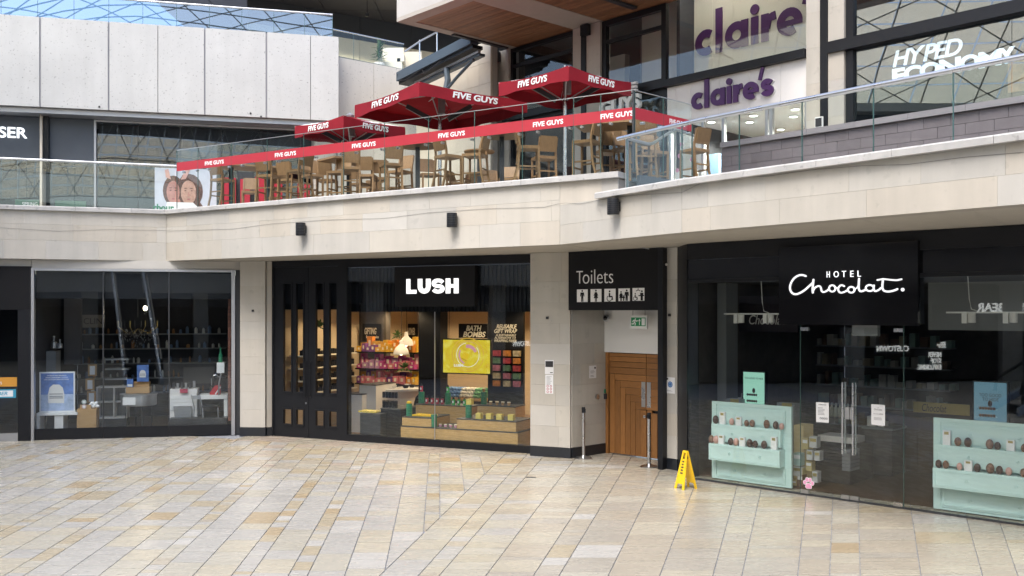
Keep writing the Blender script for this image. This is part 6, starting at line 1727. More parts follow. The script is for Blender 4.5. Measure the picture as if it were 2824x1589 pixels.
mb = MB(); mb.tube([P(m_ + .1, zA - 1.05, .22), P(m_ + .7, zA - .75, .22), P(AW.len, zA - .4, .2)], .045, 8); mb.build("arm", slate2, t)
mb = MB(); mb.tube([P(.1, zA - .1, .34), P(.05, zA - .3, .3), P(.5, zA - .35, .3), P(1.4, zA - .2, .3), P(1.5, zA - .36, .28), P(2.4, zA - .15, .3)], .01, 6); mb.build("cable", M['ink'], t)
tw = thing("tan_wall", "tan stone wall behind the awning and the largest parasol", "wall", tuple(AW.P(1, ZD, -.5)))
for i in range(7):
    for k in range(9):
        a, b = AW.len * i / 7 - .2, AW.len * (i + 1) / 7 - .2
        mb = MB(); mb.fb(AW, a + .004, b - .004, ZD + .6 * k + .004, ZD + .6 * (k + 1) - .004, -.62, -.55); mb.build("stone_slab", M['tan'], tw)
mb = MB(); mb.fb(AW, -.2, AW.len - .2, ZD, 10.6, -.8, -.63); mb.build("wall_core", M['mortar'], tw)
# ------------------------------------------------------------------ upper right: stone piers, big windows, cedar canopy
cs = lambda px, o=0.0: C_.sx(px, o)
ZB0, ZB1, ZSOF = 8.38, 8.56, 10.48
def upier(label, x0, x1, zb, zt, pipe, box=None):
    a, b = cs(x0), cs(x1)
    t = thing("stone_pier", label, "pier", tuple(C_.P(a, zb, 0)))
    zs = [zb + (zt - zb) * i / 9 for i in range(10)]
    parts = [(a, b)] if pipe is None else [(a, cs(pipe[0]) - .004), (cs(pipe[1]) + .004, b)]
    for u, v in parts:
        mb = MB(); mb.fb(C_, u + .01, v - .01, zb, zt, -.3, -.045); mb.build("pier_core", M['mortar'], t)
        ashlar(C_, u, v, zs, .10, .15, t, M['stone'], lens=(.4, .8), ww=.05)
    if pipe:
        mb = MB(); mb.fb(C_, cs(pipe[0]), cs(pipe[1]), zb, zt, -.05, .13); mb.build("black_duct", M['black'], t)
    if box:
        p0, p1, y0, y1 = box
        z0, z1 = C_.px(p0, y1, .2)[1], C_.px(p0, y0, .2)[1]
        mb = MB(); mb.fb(C_, cs(p0, .2), cs(p1, .2), z0, z1, .132, .26); mb.build("junction_box", M['black'], t)
upier("tall stone pier with a black duct and box behind the largest parasol", 1317, 1410, ZD, ZSOF - .01, (1367, 1377), (1359, 1376, 148, 174))
upier("tall stone pier with a black duct behind the highest parasol", 1587, 1662, ZD, ZSOF - .01, (1611, 1624), (1604, 1624, 72, 101))
upier("broad stone pier with a black duct beside the shop with purple letters", 2230, 2334, 4.7, 11.6, (2270, 2290))
# windows
def window(label, x0, x1, z0, z1, bars=(), glass='glass_dark', name="window", muls=(), fr=.10):
    a, b = cs(x0), cs(x1)
    t = thing(name, label, "window", tuple(C_.P(a, z0, 0)))
    mb = MB()
    mb.fb(C_, a, a + fr, z0, z1, -.1, .03); mb.fb(C_, b - fr, b, z0, z1, -.1, .03); mb.fb(C_, a + fr, b - fr, z1 - fr, z1, -.1, .028); mb.fb(C_, a + fr, b - fr, z0, z0 + fr * .6, -.1, .028)
    mb.build("frame", M['black'], t)
    xs = [a + fr] + [cs(m) for m in muls] + [b - fr]
    zs = [z0 + fr * .6] + list(bars) + [z1 - fr]
    for u, v in zip(xs[:-1], xs[1:]):
        for p, q in zip(zs[:-1], zs[1:]):
            mb = MB(); mb.fb(C_, u + .003, v - .003, p + .003, q - .003, -.04, -.028); mb.build("glass_pane", M[glass], t)
    for q in bars:
        mb = MB(); mb.fb(C_, a + fr, b - fr, q - .045, q + .045, -.08, .02); mb.build("bar", M['black'], t)
    for m in muls:
        mb = MB(); mb.fb(C_, cs(m) - .012, cs(m) + .012, z0 + fr, z1 - fr, -.06, -.02); mb.build("mullion", M['charcoal'], t)
    return t
zq = lambda px, py, o=0.0: C_.px(px, py, o)[1]
window("tall black framed window between the two rear stone piers, upper part", 1410, 1588, ZB1, ZSOF - .01, (zq(1500, 160),))
window("black framed window between the two rear stone piers, behind the terrace", 1410, 1588, ZD, ZB0, ())
window("narrow tall window beside the large purple letters, with one cross bar", 1662, 1838, ZB1, ZSOF - .01, (zq(1740, 98),), fr=.14)
window("narrow lower window beside the smaller purple letters", 1662, 1838, ZD, ZB0, (), fr=.14)
mb = MB(); mb.fb(C_, cs(1395), cs(1586), ZB0 + .002, ZB1 - .002, -.1, .16); tag(mb.build("transom_beam", M['black']), "black cross beam between the two rear stone piers", "beam")
mb = MB(); mb.fb(C_, cs(1664), cs(2228), ZB0 + .002, ZB1 - .002, -.1, .16); tag(mb.build("transom_beam", M['black']), "black cross beam under the large purple letters", "beam")
mb = MB(); mb.fb(C_, cs(2292), cs(2824) + 3.6, ZB0 - .04, ZB1 + .02, -.1, .16); tag(mb.build("transom_beam", M['black']), "black cross beam over the lit HYPED letters", "beam")
room(C_, cs(1395), cs(1840), -.35, 5, ZD, 10.9, M['darkroom'], M['wood_floor'], M['grey'], nm="burger_room")
mb = MB(); mb.fb(C_, cs(1420), cs(1588), 9.3, 10.2, -2.2, -2.0); tag(mb.build("pale_inner_panel", M['cream']), "pale inner panel seen through the rear upper window", "panel")  # plain cream board behind the glass
mb = MB(); mb.fb(C_, cs(1670), cs(1830), 8.7, 10.3, -1.5, -1.4); tag(mb.build("grey_blind", M['grey']), "grey blind hanging behind the narrow tall window", "blind")
# GUYS letters
t = thing("sign_letters", "white GUYS letters on the wall behind the corner of the glass windbreak", "sign", tuple(C_.P(cs(1660, .4), 8, .4)))
ftext(C_, "GUYS", cs(1655, .4), cs(1768, .4), zq(1710, 310, .4), zq(1710, 268, .4), .36, .08, M['white'], t, bold=.05)
ftext(C_, "FIVE", cs(1668, .4), cs(1757, .4), zq(1710, 264, .4) + .02, zq(1710, 238, .4) + .02, .36, .08, M['white'], t, bold=.05)
# letters in strokes: rounded bold lower case
def claires(t, s0, zb, xh, width, o, d, upto, mat, thick, lift=0.0):
    """rounded heavy lower case letters; width = width of the whole word of seven letters"""
    k = width / 6.55
    w = thick
    r = xh / 2 - w / 2
    rx = r * 1.02
    asc = xh * 1.68
    def go(strokes, nm):
        mb = MB()
        for i, (pts, ww) in enumerate(strokes): mb.ribbon(C_, pts, ww, o, d + .0015 * i, False)
        mb.build(nm, mat, t)
    def R_(cx, a0, a1, n=14): return [(cx + rx * math.cos(math.radians(a0 + (a1 - a0) * i / n)), zb + xh / 2 + r * math.sin(math.radians(a0 + (a1 - a0) * i / n))) for i in range(n + 1)]
    x = s0
    cw = 2 * rx + w
    go([(R_(x + cw / 2, 52, 308), w)], "letter"); x += cw * .93
    go([([(x + w / 2 + .0, zb), (x + w / 2, zb + asc)], w)], "letter"); x += w + .12 * xh
    c = x + cw / 2
    go([(R_(c, 0, 360, 22), w), ([(c + rx, zb), (c + rx, zb + xh)], w)], "letter"); x += cw + .12 * xh
    go([([(x + w / 2, zb), (x + w / 2, zb + xh)], w)], "letter")
    mb = MB(); mb.disc(C_, x + w / 2, zb + xh + w * .85, w * .62, o, d, 18); mb.build("letter_dot", mat, t); x += w + .12 * xh
    go([([(x + w / 2, zb), (x + w / 2, zb + xh)], w), ([(x + w * .7, zb + xh * .45), (x + w * .95, zb + xh * .78), (x + w * 1.5, zb + xh - w * .5), (x + w * 1.95, zb + xh - w * .42)], w)], "letter"); x += w * 2.1
    c = x + cw / 2
    go([(R_(c, 0, 305, 18), w), ([(c - rx * .8, zb + xh * .46), (c + rx + w * .5, zb + xh * .46)], w * .62)], "letter"); x += cw + .05 * xh
    go([([(x + w * .1, zb + xh * .98), (x + w * .75, zb + asc)], w * .62)], "apostrophe"); x += w * .35
    if upto > 6:
        rr = (xh - w) / 4; c = x + cw * .40
        pts = [(c + rr * 1.45 * math.cos(math.radians(a)), zb + xh - w / 2 - rr + rr * math.sin(math.radians(a))) for a in range(20, 271, 25)]
        pts += [(c + rr * 1.45 * math.cos(math.radians(a)), zb + w / 2 + rr + rr * math.sin(math.radians(a))) for a in range(70, -171, -24)]
        go([(pts, w * .95)], "letter")
def cl_panel(name, label, x0, x1, z0, z1, o, joints, mat):
    a, b = cs(x0, o), cs(x1, o)
    t = thing(name, label, "sign", tuple(C_.P(a, z0, o)))
    js = [a] + [cs(j, o) for j in joints] + [b]
    for u, v in zip(js[:-1], js[1:]):
        mb = MB(); mb.fb(C_, u + .003, v - .003, z0, z1, o - .05, o); mb.build("panel", mat, t)
    return t
oU2 = -.95
t = cl_panel("shop_sign", "large purple claire letters on a cream board behind the upper window", 1770, 2240, ZB1 + .02, 11.5, oU2, (1965, 2024), M['cream'])
xa, xb = cs(1918, oU2), cs(2222, oU2)
claires(t, xa, zq(1935, 157, oU2), zq(1935, 85, oU2) - zq(1935, 157, oU2), (xb - xa) * 1.12, oU2 + .001, .02, 6, M['purple'], .20)
t = thing("window", "wide upper window over the cream board with large purple letters", "window", tuple(C_.P(cs(1842), ZB1, 0)))
for a, b in ((1842, 1916), (1917, 2228)):
    mb = MB(); mb.fb(C_, cs(a), cs(b), ZB1 + .02, 11.4, -.03, -.018); mb.build("glass_pane", M['glass_dark'], t)
t = cl_panel("shop_sign", "purple claire's letters on the pale panel over the shop entrance", 1840, 2229, 7.50, ZB0 - .003, .02, (1862, 1905, 1985, 2066, 2153), M['offwhite'])
xa, xb = cs(1909, .06), cs(2141, .06)
claires(t, xa, zq(1925, 303, .06), .40, xb - xa, .06, .05, 7, M['purple'], .125)
claires(t, xa + .015, zq(1925, 303, .06) - .012, .40, xb - xa, .022, .03, 7, M['offwhite'], .125)
for i, x in enumerate((1880, 2000, 2120)):
    c = C_.P(cs(x, -.25), 11.2, -.25)
    t = thing("window_downlight", "small downlight over the cream board with large purple letters", "light", tuple(c), "downlights over the cream board")
    mb = MB(); mb.lathe(c, [(.04, -.05), (.05, 0)], 12); mb.build("housing", M['white'], t)
    l = bpy.data.lights.new("downlight_lamp", 'POINT'); l.energy = 150; l.color = (1, .93, .76); l.shadow_soft_size = .08
    lo = bpy.data.objects.new("downlight_lamp", l); lo.location = (0, 0, -.12); lo.parent = t; COL.objects.link(lo)
# gallery lights behind the upper glass rail
for i, (x, y) in enumerate(((-5.2, 34.5), (-3.2, 35.5), (-1.4, 36.8))):
    t = thing("gallery_downlight", "warm downlight under the dark ceiling of the gallery", "light", (x, y, 13.6), "downlights of the gallery")
    c = Vector((x, y, 13.6)); mb = MB(); mb.lathe(c, [(.06, -.1), (.07, 0)], 12); mb.cyl(c, c + Vector((0, 0, .59)), .01, 6); mb.build("housing", M['black'], t)
    l = bpy.data.lights.new("downlight_lamp", 'SPOT'); l.energy = 130; l.spot_size = math.radians(150); l.spot_blend = .2; l.color = (1, .88, .66); l.shadow_soft_size = .1
    lo = bpy.data.objects.new("downlight_lamp", l); lo.location = (0, 0, -.2); lo.parent = t; COL.objects.link(lo)
# shop room under it
room(C_, cs(1840), cs(2229), -.3, 5, 4.7, 7.6, M['offwhite'], M['wood_floor'], M['white'], nm="accessory_shop")
t = thing("accessory_shopfront", "open glazed shop front in grey frames under the purple claire's letters", "shopfront", tuple(C_.P(cs(1990), 4.7, 0)))
for x in (1846, 1936, 1992, 2112, 2124, 2222):
    mb = MB(); mb.fb(C_, cs(x) - .035, cs(x) + .035, 4.7 if x < 2000 else 6.79, 7.49, -.12, -.02); mb.build("frame_post", M['alu'], t)
for a, b, z0 in ((1992, 2112, 6.8), (2124, 2222, 6.8)):
    mb = MB(); mb.fb(C_, cs(a) + .04, cs(b) - .04, z0, 7.49, -.075, -.063); mb.build("glass_pane", M['glass'], t)
for i, (s_, o) in enumerate(((cs(1900), -.9), (cs(1960), -1.6), (cs(2010), -1.0), (cs(2070), -1.8), (cs(2120), -1.1), (cs(2180), -2.0), (cs(1960), -3.0), (cs(2080), -3.4))):
    c = C_.P(s_, 7.585, o)
    t = thing("ceiling_downlight", "round lit ceiling downlight inside the shop with purple letters", "light", tuple(c), "ceiling downlights upstairs")
    mb = MB(); mb.lathe(c - Vector((0, 0, .02)), [(.10, 0), (.12, .015)], 18); mb.build("rim", M['white'], t)
    mb = MB(); mb.lathe(c - Vector((0, 0, .024)), [(.09, 0), (.09, .0035)], 18); mb.build("lens", pmat("cool_downlight", (1, 1, 1), emit=(1, .97, .88), es=3), t)
    l = bpy.data.lights.new("downlight_lamp", 'SPOT'); l.energy = 130; l.spot_size = math.radians(150); l.color = (1, .95, .85); l.shadow_soft_size = .1
    lo = bpy.data.objects.new("downlight_lamp", l); lo.location = (0, 0, -.04); lo.parent = t; COL.objects.link(lo)
mb = MB(); mb.fb(C_, cs(1950, -1.5), cs(1982, -1.5), 5.2, 6.9, -1.6, -1.5); tag(mb.build("blue_display", pmat("light_blue_panel", (.22, .36, .55), .5)), "light blue display panel inside the shop entrance, nearer the post", "panel")
mb = MB(); mb.fb(C_, cs(2003, -1.2), cs(2032, -1.2), 5.2, 6.75, -1.3, -1.2); tag(mb.build("blue_display", pmat("blue_display", (.16, .33, .58), .5)), "stronger blue display panel inside the shop beside the grey frame", "panel")
mb = MB(); mb.fb(C_, cs(2040, -2.2), cs(2226, -2.2), 6.6, 7.15, -2.3, -2.2); tag(mb.build("grey_shelf_run", M['grey']), "grey run of shelving inside the shop with purple letters", "shelving")
t = thing("price_stand", "white display stand with pink stickers at the shop entrance", "stand", tuple(C_.P(cs(1880, .3), 4.71, .3)))
mb = MB(); mb.fb(C_, cs(1865, .3), cs(1912, .3), 4.71, 6.25, .1, .3); mb.build("board", M['paper'], t)
for k, (x, y, r) in enumerate(((1875, 430, .06), (1918, 440, .05), (1868, 470, .05), (1880, 398, .05))):
    s_, z = C_.px(min(x, 1908), y, .3); mb = MB(); mb.disc(C_, s_, z, r, .301, .004, 16); mb.build("pink_sticker", M['pink'], t)
for k in range(6):
    mb = MB(); z = 5.3 + k * .14; mb.fb(C_, cs(1868, .3), cs(1908, .3), z, z + .05, .3005, .302 + .0005 * k); mb.build("print", M['greyink'], t)
# brick plinth with ledge
t = thing("brick_plinth", "purple grey brick plinth with a pale stone ledge under the upper shop windows", "wall", tuple(C_.P(cs(2300), 4.7, .2)))
M['pbrick'] = pmat("purple_grey_brick", (.175, .15, .165), .6, rnd=.10, var=.12)
M['pmortar'] = pmat("brick_mortar", (.15, .13, .142), .9)
M['ledge'] = pmat("grey_ledge", (.26, .24, .26), .5, rnd=.05)
p0, p1 = cs(1990, .25), cs(2824, .25) + 3.5
mb = MB(); mb.fb(C_, p0 + .01, p1, 4.7, 6.66, -.2, .205); mb.build("wall_core", M['pmortar'], t)
nb = 0
for r in range(9):
    s = p0 - (.25 if r % 2 else 0)
    while s < p1:
        a, b = max(s, p0), min(s + .52, p1)
        if b - a > .04:
            mb = MB(); mb.fb(C_, a + .0035, b - .0035, 4.72 + r * .215 + .0035, 4.72 + (r + 1) * .215 - .0035, .2, .25 + RN.uniform(0, .002)); mb.build("brick", M['pbrick'], t); nb += 1
        s += .52
s = p0
while s < p1:
    b = min(s + 1.1, p1); mb = MB(); mb.fb(C_, s + .003, b - .003, 6.66, 6.78, -.2, .32); mb.build("ledge_stone", M['ledge'], t); s = b
t = thing("small_wall_sign", "small dark plate with a white edge on the ledge by the black duct", "plate", tuple(C_.P(cs(2257, .3), 6.79, .3)))
mb = MB(); mb.fb(C_, cs(2247, .3), cs(2268, .3), 6.785, 7.0, .26, .3); mb.build("edge", M['white'], t)
mb = MB(); mb.fb(C_, cs(2249, .3), cs(2266, .3), 6.80, 6.975, .3005, .31); mb.build("plate", M['ink'], t)
# HYPED windows
t = thing("window", "wide dark window reflecting the roof, with glowing HYPED ECONOMY letters inside", "window", tuple(C_.P(cs(2400), 6.8, 0)))
a0, a1 = cs(2336), cs(2824) + 3.6
mb = MB(); mb.fb(C_, a0, a0 + .16, 6.79, 11.5, -.1, .05); mb.build("frame", M['black'], t)
for z0, z1 in ((6.79, ZB0 - .045), (ZB1 + .025, 11.4)):
    for u, v in ((a0 + .165, cs(2788)), (cs(2788) + .01, a1)):
        mb = MB(); mb.fb(C_, u, v, z0, z1, -.04, -.028); mb.build("glass_pane", M['glass_mirror'], t)
room(C_, a0, a1, -.3, 5, 6.7, 11.6, M['darkroom'], M['wood_floor'], M['darkroom'], nm="vintage_shop")
oH = -.10
t = thing("shop_sign", "glowing white HYPED ECONOMY letters in two slanted lines behind the wide window", "sign", tuple(C_.P(cs(2470), 7.5, oH)))
for i, (ch, x0, x1) in enumerate((("H", 2464, 2510), ("Y", 2508, 2552), ("P", 2548, 2585), ("E", 2578, 2612), ("D", 2606, 2655))):
    ftext(C_, ch, cs(x0, oH), cs(x1, oH), 7.84, 8.16, oH, .035, M['lit_cool'], t, name="letter", bold=.01, shear=.22)
for i, (ch, x0, x1) in enumerate((("E", 2462, 2496), ("C", 2494, 2540), ("O", 2538, 2594), ("N", 2592, 2650), ("O", 2648, 2702), ("M", 2700, 2762), ("Y", 2755, 2800))):
    ftext(C_, ch, cs(x0, oH), cs(x1, oH), 7.50, 7.80, oH, .035, M['lit_cool'], t, name="letter", bold=.04)
t = thing("window_poster", "orange and cream poster in the window at the picture's edge", "poster", tuple(C_.P(cs(2780, -.06), 6.8, -.06)))
mb = MB(); mb.fb(C_, cs(2779, -.06), cs(2880, -.06), 6.95, 7.6, -.08, -.06); mb.build("sheet", pmat("orange_poster", (.62, .30, .13), .6, var=.6, scale=6), t)
# ramp wall on the walkway seen through the glass
t = thing("ramp_wall", "low grey brown ramp wall on the walkway behind the lower balustrade", "wall", tuple(C_.P(cs(2150, 2.2), 4.7, 2.2)))
for k in range(6):
    a = cs(2010, 2.2) + k * 1.2; mb = MB(); mb.fb(C_, a + .004, a + 1.196, 4.70, 5.55, 2.0, 2.2); mb.build("panel", M['pbrick'], t)
mb = MB(); mb.fb(C_, cs(2010, 2.2), cs(2010, 2.2) + 7.2, 5.551, 5.62, 1.96, 2.24); mb.build("cap", M['ledge'], t)

# ------------------------------------------------------------------ cedar lined canopy
t = thing("canopy", "deep pale canopy lined with cedar boards over the upper shops", "canopy", tuple(C_.P(cs(1410), ZSOF, 2)))
e0, e1 = cs(1410) - .12, cs(2228)
depth = 3.95
mb = MB(); mb.fb(C_, e0 - .0, e1, ZSOF + .10, 11.9, -.3, depth); mb.build("slab", M['stone_white'], t)
bays = [(e0 + .32, cs(1587) - .02), (cs(1662) + .02, e1 - .2)]
beams = [(e0, e0 + .32), (cs(1587) - .02, cs(1662) + .02), (e1 - .2, e1)]
for a, b in beams:
    mb = MB(); mb.fb(C_, a, b, ZSOF, ZSOF + .098, -.1, depth); mb.build("beam", M['soffit'], t)
for a, b in bays:
    mb = MB(); mb.fb(C_, a + .001, b - .001, ZSOF, ZSOF + .098, depth - .38, depth); mb.build("edge_trim", M['soffit'], t)
    n = 26
    for i in range(n):
        o0 = -.1 + (depth - .39 + .1) * i / n; o1 = -.1 + (depth - .39 + .1) * (i + 1) / n
        mb = MB(); mb.fb(C_, a + .001, b - .001, ZSOF + .012 + RN.uniform(0, .004), ZSOF + .097, o0 + .004, o1 - .004); mb.build("cedar_board", M['wood_soffit'], t)
mb = MB(); mb.fb(C_, cs(1624, 2) - .1, cs(1624, 2) + .06, ZSOF - .05, ZSOF - .002, .3, 3.2); mb.build("dark_channel", M['charcoal'], t)
mb = MB(); mb.fb(C_, e0 + .1, e0 + .22, ZSOF - .05, ZSOF - .002, .2, 2.2); mb.build("dark_channel", M['charcoal'], t)

# ------------------------------------------------------------------ salon window contents
def lb(mb, x0, x1, y0, y1, o0, o1, floor=False):
    xm = (x0 + x1) / 2
    z0 = .014 if floor else Lp(xm, y1, o1)[1]
    z1 = Lp(xm, y0, o1)[1]
    mb.fb(L_, Lp(x0, 0, o1)[0], Lp(x1, 0, o1)[0], z0, z1, o0, o1); return mb
def lthing(name, label, cat, x, o): return thing(name, label, cat, tuple(L_.P(Lp(x, 0, o)[0], .014, o)))
t = lthing("white_bench", "low white bench carrying the framed blue poster in the salon window", "bench", 230, -.5)
lb(MB(), 62, 402, 1203, 1224, -.9, -.35).build("seat", M['white'], t)
for x in (62, 212): lb(MB(), x, x + (26 if x == 62 else 72), 1226, 1365, -.85, -.38, True).build("leg", M['offwhite'], t)
t = lthing("framed_poster", "large framed blue poster of a white jar standing on the white bench", "poster", 230, -.45)
lb(MB(), 86, 382, 862, 1199, -.50, -.45).build("frame", M['white'], t)
lb(MB(), 98, 370, 874, 1186, -.4495, -.445).build("print", M['blueprint'], t)
M['pale_blue'] = pmat("pale_blue_print", (.42, .52, .72), .6, var=.3, scale=6)
lb(MB(), 98, 370, 1050, 1186, -.4445, -.443).build("print", M['pale_blue'], t)
def jar(t, x, y, k, o):
    pts = [(-.5, -.55), (.5, -.55), (.52, .0), (.42, .42), (.2, .62), (-.2, .62), (-.42, .42), (-.52, 0)]
    mb = MB(); mb.fpoly(L_, [Lp(x + u * k, y - v * k, o) for u, v in pts], o, .003); mb.build("jar_picture", M['offwhite'], t)
    for q in (.05, -.1, -.2): 
        mb = MB(); A = Lp(x - .42 * k, y - q * k, o); B = Lp(x + .42 * k, y - (q - .05) * k, o); mb.fb(L_, A[0], B[0], B[1], A[1], o + .0035, o + .005); mb.build("print", M['greyink'], t)
jar(t, 226, 1050, 132, -.4425)
for i, y in enumerate((888, 905, 921)):
    A = Lp(150 - 12 * i, y + 11, -.44); B = Lp(310 + 10 * i, y, -.44)
    ftext(L_, ["HYDRATE AND ENHANCE", "SKIN BARRIER WITH", "24H ACTION PROTECTION"][i], A[0], B[0], A[1], B[1], -.4425, .001, M['paper'], t, bold=.02)
t = lthing("paper_bag", "brown kraft paper bag with round stickers standing in the salon window", "bag", 480, -.35)
lb(MB(), 398, 560, 1172, 1362, -.75, -.40, True).build("bag", M['kraft'], t)
lb(MB(), 425, 515, 1136, 1180, -.44, -.43).build("bag_handle", M['kraft'], t)
for x, y, m in ((458, 1113, 'green'), (458, 1152, 'paper')):
    s, z = Lp(x, y, -.39); mb = MB(); mb.disc(L_, s, z, .05, -.395, .006, 18); mb.build("round_sticker", M['paper'], t)
    mb = MB(); mb.ribbon(L_, [(s + .038 * math.cos(i * .42), z + .038 * math.sin(i * .42)) for i in range(16)], .008, -.3885, .001, False); mb.build("sticker_ring", M[m if m == 'green' else 'rosered'], t)
mb = MB()
for i in range(7): c = L_.P(Lp(505 + i * 11, 1150, -.5)[0], Lp(0, 1160 - (i % 3) * 13, -.5)[1], -.5); mb.ball(c, .05, .05, .04)
mb.build("tissue_paper", M['paper'], t)
t = lthing("grey_cabinet", "tall grey cabinet with glass jars on top in the salon window", "cabinet", 150, -1.3)
lb(MB(), 82, 222, 690, 1100, -1.8, -1.3, True).build("body", M['grey'], t)
for i in range(3): lb(MB(), 86, 218, 700 + 90 * i, 780 + 90 * i, -1.2995, -1.288).build("drawer", M['grey'], t)
for x, h, r in ((132, .32, .05), (208, .3, .07), (258, .22, .06)):
    s, z = Lp(x, 688, -1.5); c = L_.P(s, max(z, 2.02), -1.5); o_ = MB(); o_.lathe(c, [(r, 0), (r, h * .5), (r * .3, h * .6), (r * .4, h)], 14)
    tag(o_.build("glass_flask", M['alu']), "silvery flask on the tall grey cabinet", "flask", "flasks on the grey cabinet")
t = lthing("drum_table", "round steel drum table on thin dark legs in the salon", "table", 915, -.9)
c = L_.P(Lp(915, 0, -1.1)[0], 0, -1.1); zt, zb = Lp(915, 1042, -1.1)[1], Lp(915, 1138, -1.1)[1]
mb = MB(); mb.lathe(c, [(.40, zb), (.41, zb + .02), (.41, zt - .03), (.43, zt - .02), (.43, zt)], 28); mb.build("drum", M['alu'], t, True)
for a in range(4):
    q = c + Vector((.3 * math.cos(a * 1.57 + .6), .3 * math.sin(a * 1.57 + .6), 0)); mb = MB(); mb.cyl((q.x, q.y, .014), (q.x, q.y, zb), .015, 8); mb.build("leg", M['charcoal'], t)
mb = MB(); s, o_ = L_.so(c); mb.fb(L_, s - .3, s - .02, zb + .04, zt - .06, o_ + .3, o_ + .415); mb.build("drawer", M['white'], t)
t = lthing("kraft_box", "open brown box standing on the steel drum table", "box", 900, -.95); lb(MB(), 806, 1002, 990, 1042, -1.3, -.95).build("body", M['kraft'], t); lb(MB(), 866, 1002, 945, 989, -1.3, -1.1).build("lid", M['kraft'], t)
t = lthing("small_poster", "small blue jar poster standing on the brown box", "poster", 946, -1.0); lb(MB(), 898, 996, 805, 944, -1.08, -1.05).build("print", M['blueprint'], t); jar(t, 946, 880, 52, -1.049)
t = lthing("blue_carton", "small blue carton beside the brown box", "carton", 840, -.92); lb(MB(), 815, 866, 922, 990, -1.0, -.94).build("body", M['blueprint'], t); lb(MB(), 820, 860, 965, 985, -.9395, -.938).build("carton_label", M['paper'], t)
t = lthing("glass_cabinet", "white glazed cabinet at the back of the salon", "cabinet", 700, -2.2)
for x0, x1, y0, y1 in ((560, 815, 985, 996), (560, 815, 1240, 1252), (560, 572, 997, 1239), (700, 712, 997, 1239), (803, 815, 997, 1239)): lb(MB(), x0, x1, y0, y1, -2.6, -2.2).build("frame", M['offwhite'], t)
lb(MB(), 572, 803, 997, 1239, -2.75, -2.7).build("back_panel", M['grey'], t); lb(MB(), 572, 803, 1110, 1118, -2.6, -2.25).build("shelf", M['offwhite'], t); lb(MB(), 560, 815, 1253, 1350, -2.6, -2.2, True).build("base", M['charcoal'], t)
t = lthing("drawer_unit", "white drawer unit at the salon's end with a grey panel leaning on it", "drawers", 1280, -1.0)
lb(MB(), 1168, 1400, 1008, 1250, -1.6, -1.05).build("body", M['offwhite'], t)
for i in range(4): lb(MB(), 1172, 1396, 1060 + 30 * i, 1086 + 30 * i, -1.0495, -1.03).build("drawer", M['white'], t)
mb = MB(); mb.fpoly(L_, [Lp(1202, 1148, -1.0), Lp(1356, 1148, -1.0), Lp(1348, 1248, -1.0), Lp(1214, 1248, -1.0)], -1.0, .03); mb.build("leaning_panel", M['grey'], t)
lb(MB(), 1165, 1645, 1252, 1322, -2.2, -.6, True).build("plinth", M['charcoal'], t)
t = lthing("white_table", "white table at the end of the salon window", "table", 1530, -1.0)
lb(MB(), 1410, 1652, 1056, 1090, -1.7, -1.0).build("table_top", M['white'], t); lb(MB(), 1622, 1652, 1092, 1248, -1.7, -1.0).build("leg", M['white'], t); lb(MB(), 1412, 1430, 1092, 1248, -1.7, -1.5).build("leg", M['white'], t)
t = lthing("metal_chair", "pale metal chair with a dark seat before the white table", "chair", 1460, -.8)
A = lambda x, y, o: L_.P(*Lp(x, y, o), o)
for x in (1445, 1572): mb = MB(); mb.tube([A(x, 1160, -.8), A(x + 4, 1248, -.8)], .014); mb.build("leg", M['alu'], t)
for x0, x1 in ((1350, 1375), (1418, 1443)): mb = MB(); mb.tube([A(x0, 1052, -.9), A(x0 + 12, 1100, -.9), A(x1, 1160, -.9), A(x1, 1248, -.9)], .014); mb.build("leg", M['alu'], t)
lb(MB(), 1440, 1575, 1146, 1166, -1.15, -.79).build("seat", M['black'], t); lb(MB(), 1352, 1420, 1060, 1090, -.92, -.89).build("backrest", M['alu'], t)
t = lthing("red_bag", "red handbag with a white strap lying on the white table", "bag", 1550, -1.1)
mb = MB(); mb.fpoly(L_, [Lp(1502, 1040, -1.1), Lp(1545, 978, -1.1), Lp(1592, 974, -1.1), Lp(1592, 1053, -1.1), Lp(1505, 1053, -1.1)], -1.25, .15); mb.build("body", pmat("red_leather", (.5, .02, .03), .4), t)
mb = MB(); mb.ribbon(L_, [Lp(1552, 1046, -1.09), Lp(1592, 990, -1.09)], .03, -1.098, .006); mb.build("strap", M['paper'], t)
t = lthing("white_stand_box", "white box on a bent stand beside the brick edge", "stand", 1592, -.7)
lb(MB(), 1562, 1625, 785, 872, -.8, -.65).build("box", M['paper'], t); mb = MB(); mb.tube([A(1598, 874, -.72), A(1580, 970, -.72), A(1580, 1054, -.9)], .02); mb.build("stem", M['alu'], t)
mb = MB(); mb.tube([A(1520, 975, -1.2), A(1518, 920, -1.2), A(1535, 892, -1.2), A(1560, 888, -1.2), A(1582, 905, -1.2)], .012); mb.build("hoop", M['steel'], t)
t = lthing("bottle", "dark green bottle on the white box at the brick edge", "bottle", 1594, -.72); c = A(1594, 783, -.72); mb = MB(); mb.lathe(c, [(.045, 0), (.045, .18), (.016, .26), (.016, .36)], 12); mb.build("body", M['green'], t, True)
t = lthing("cosmetic_pots", "row of small silvery cosmetic pots on the white drawer unit", "pots", 1280, -1.3)
for i in range(6):
    c = A(1205 + i * 34, 1006, -1.3); mb = MB(); mb.cyl(c, c + Vector((0, 0, RN.uniform(.12, .24))), .035, 10); mb.build("pot", M['alu'] if i % 2 else M['ink'], t)
lb(MB(), 1256, 1320, 1005, 1038, -1.02, -.98).build("red_tin", M['rosered'], t)
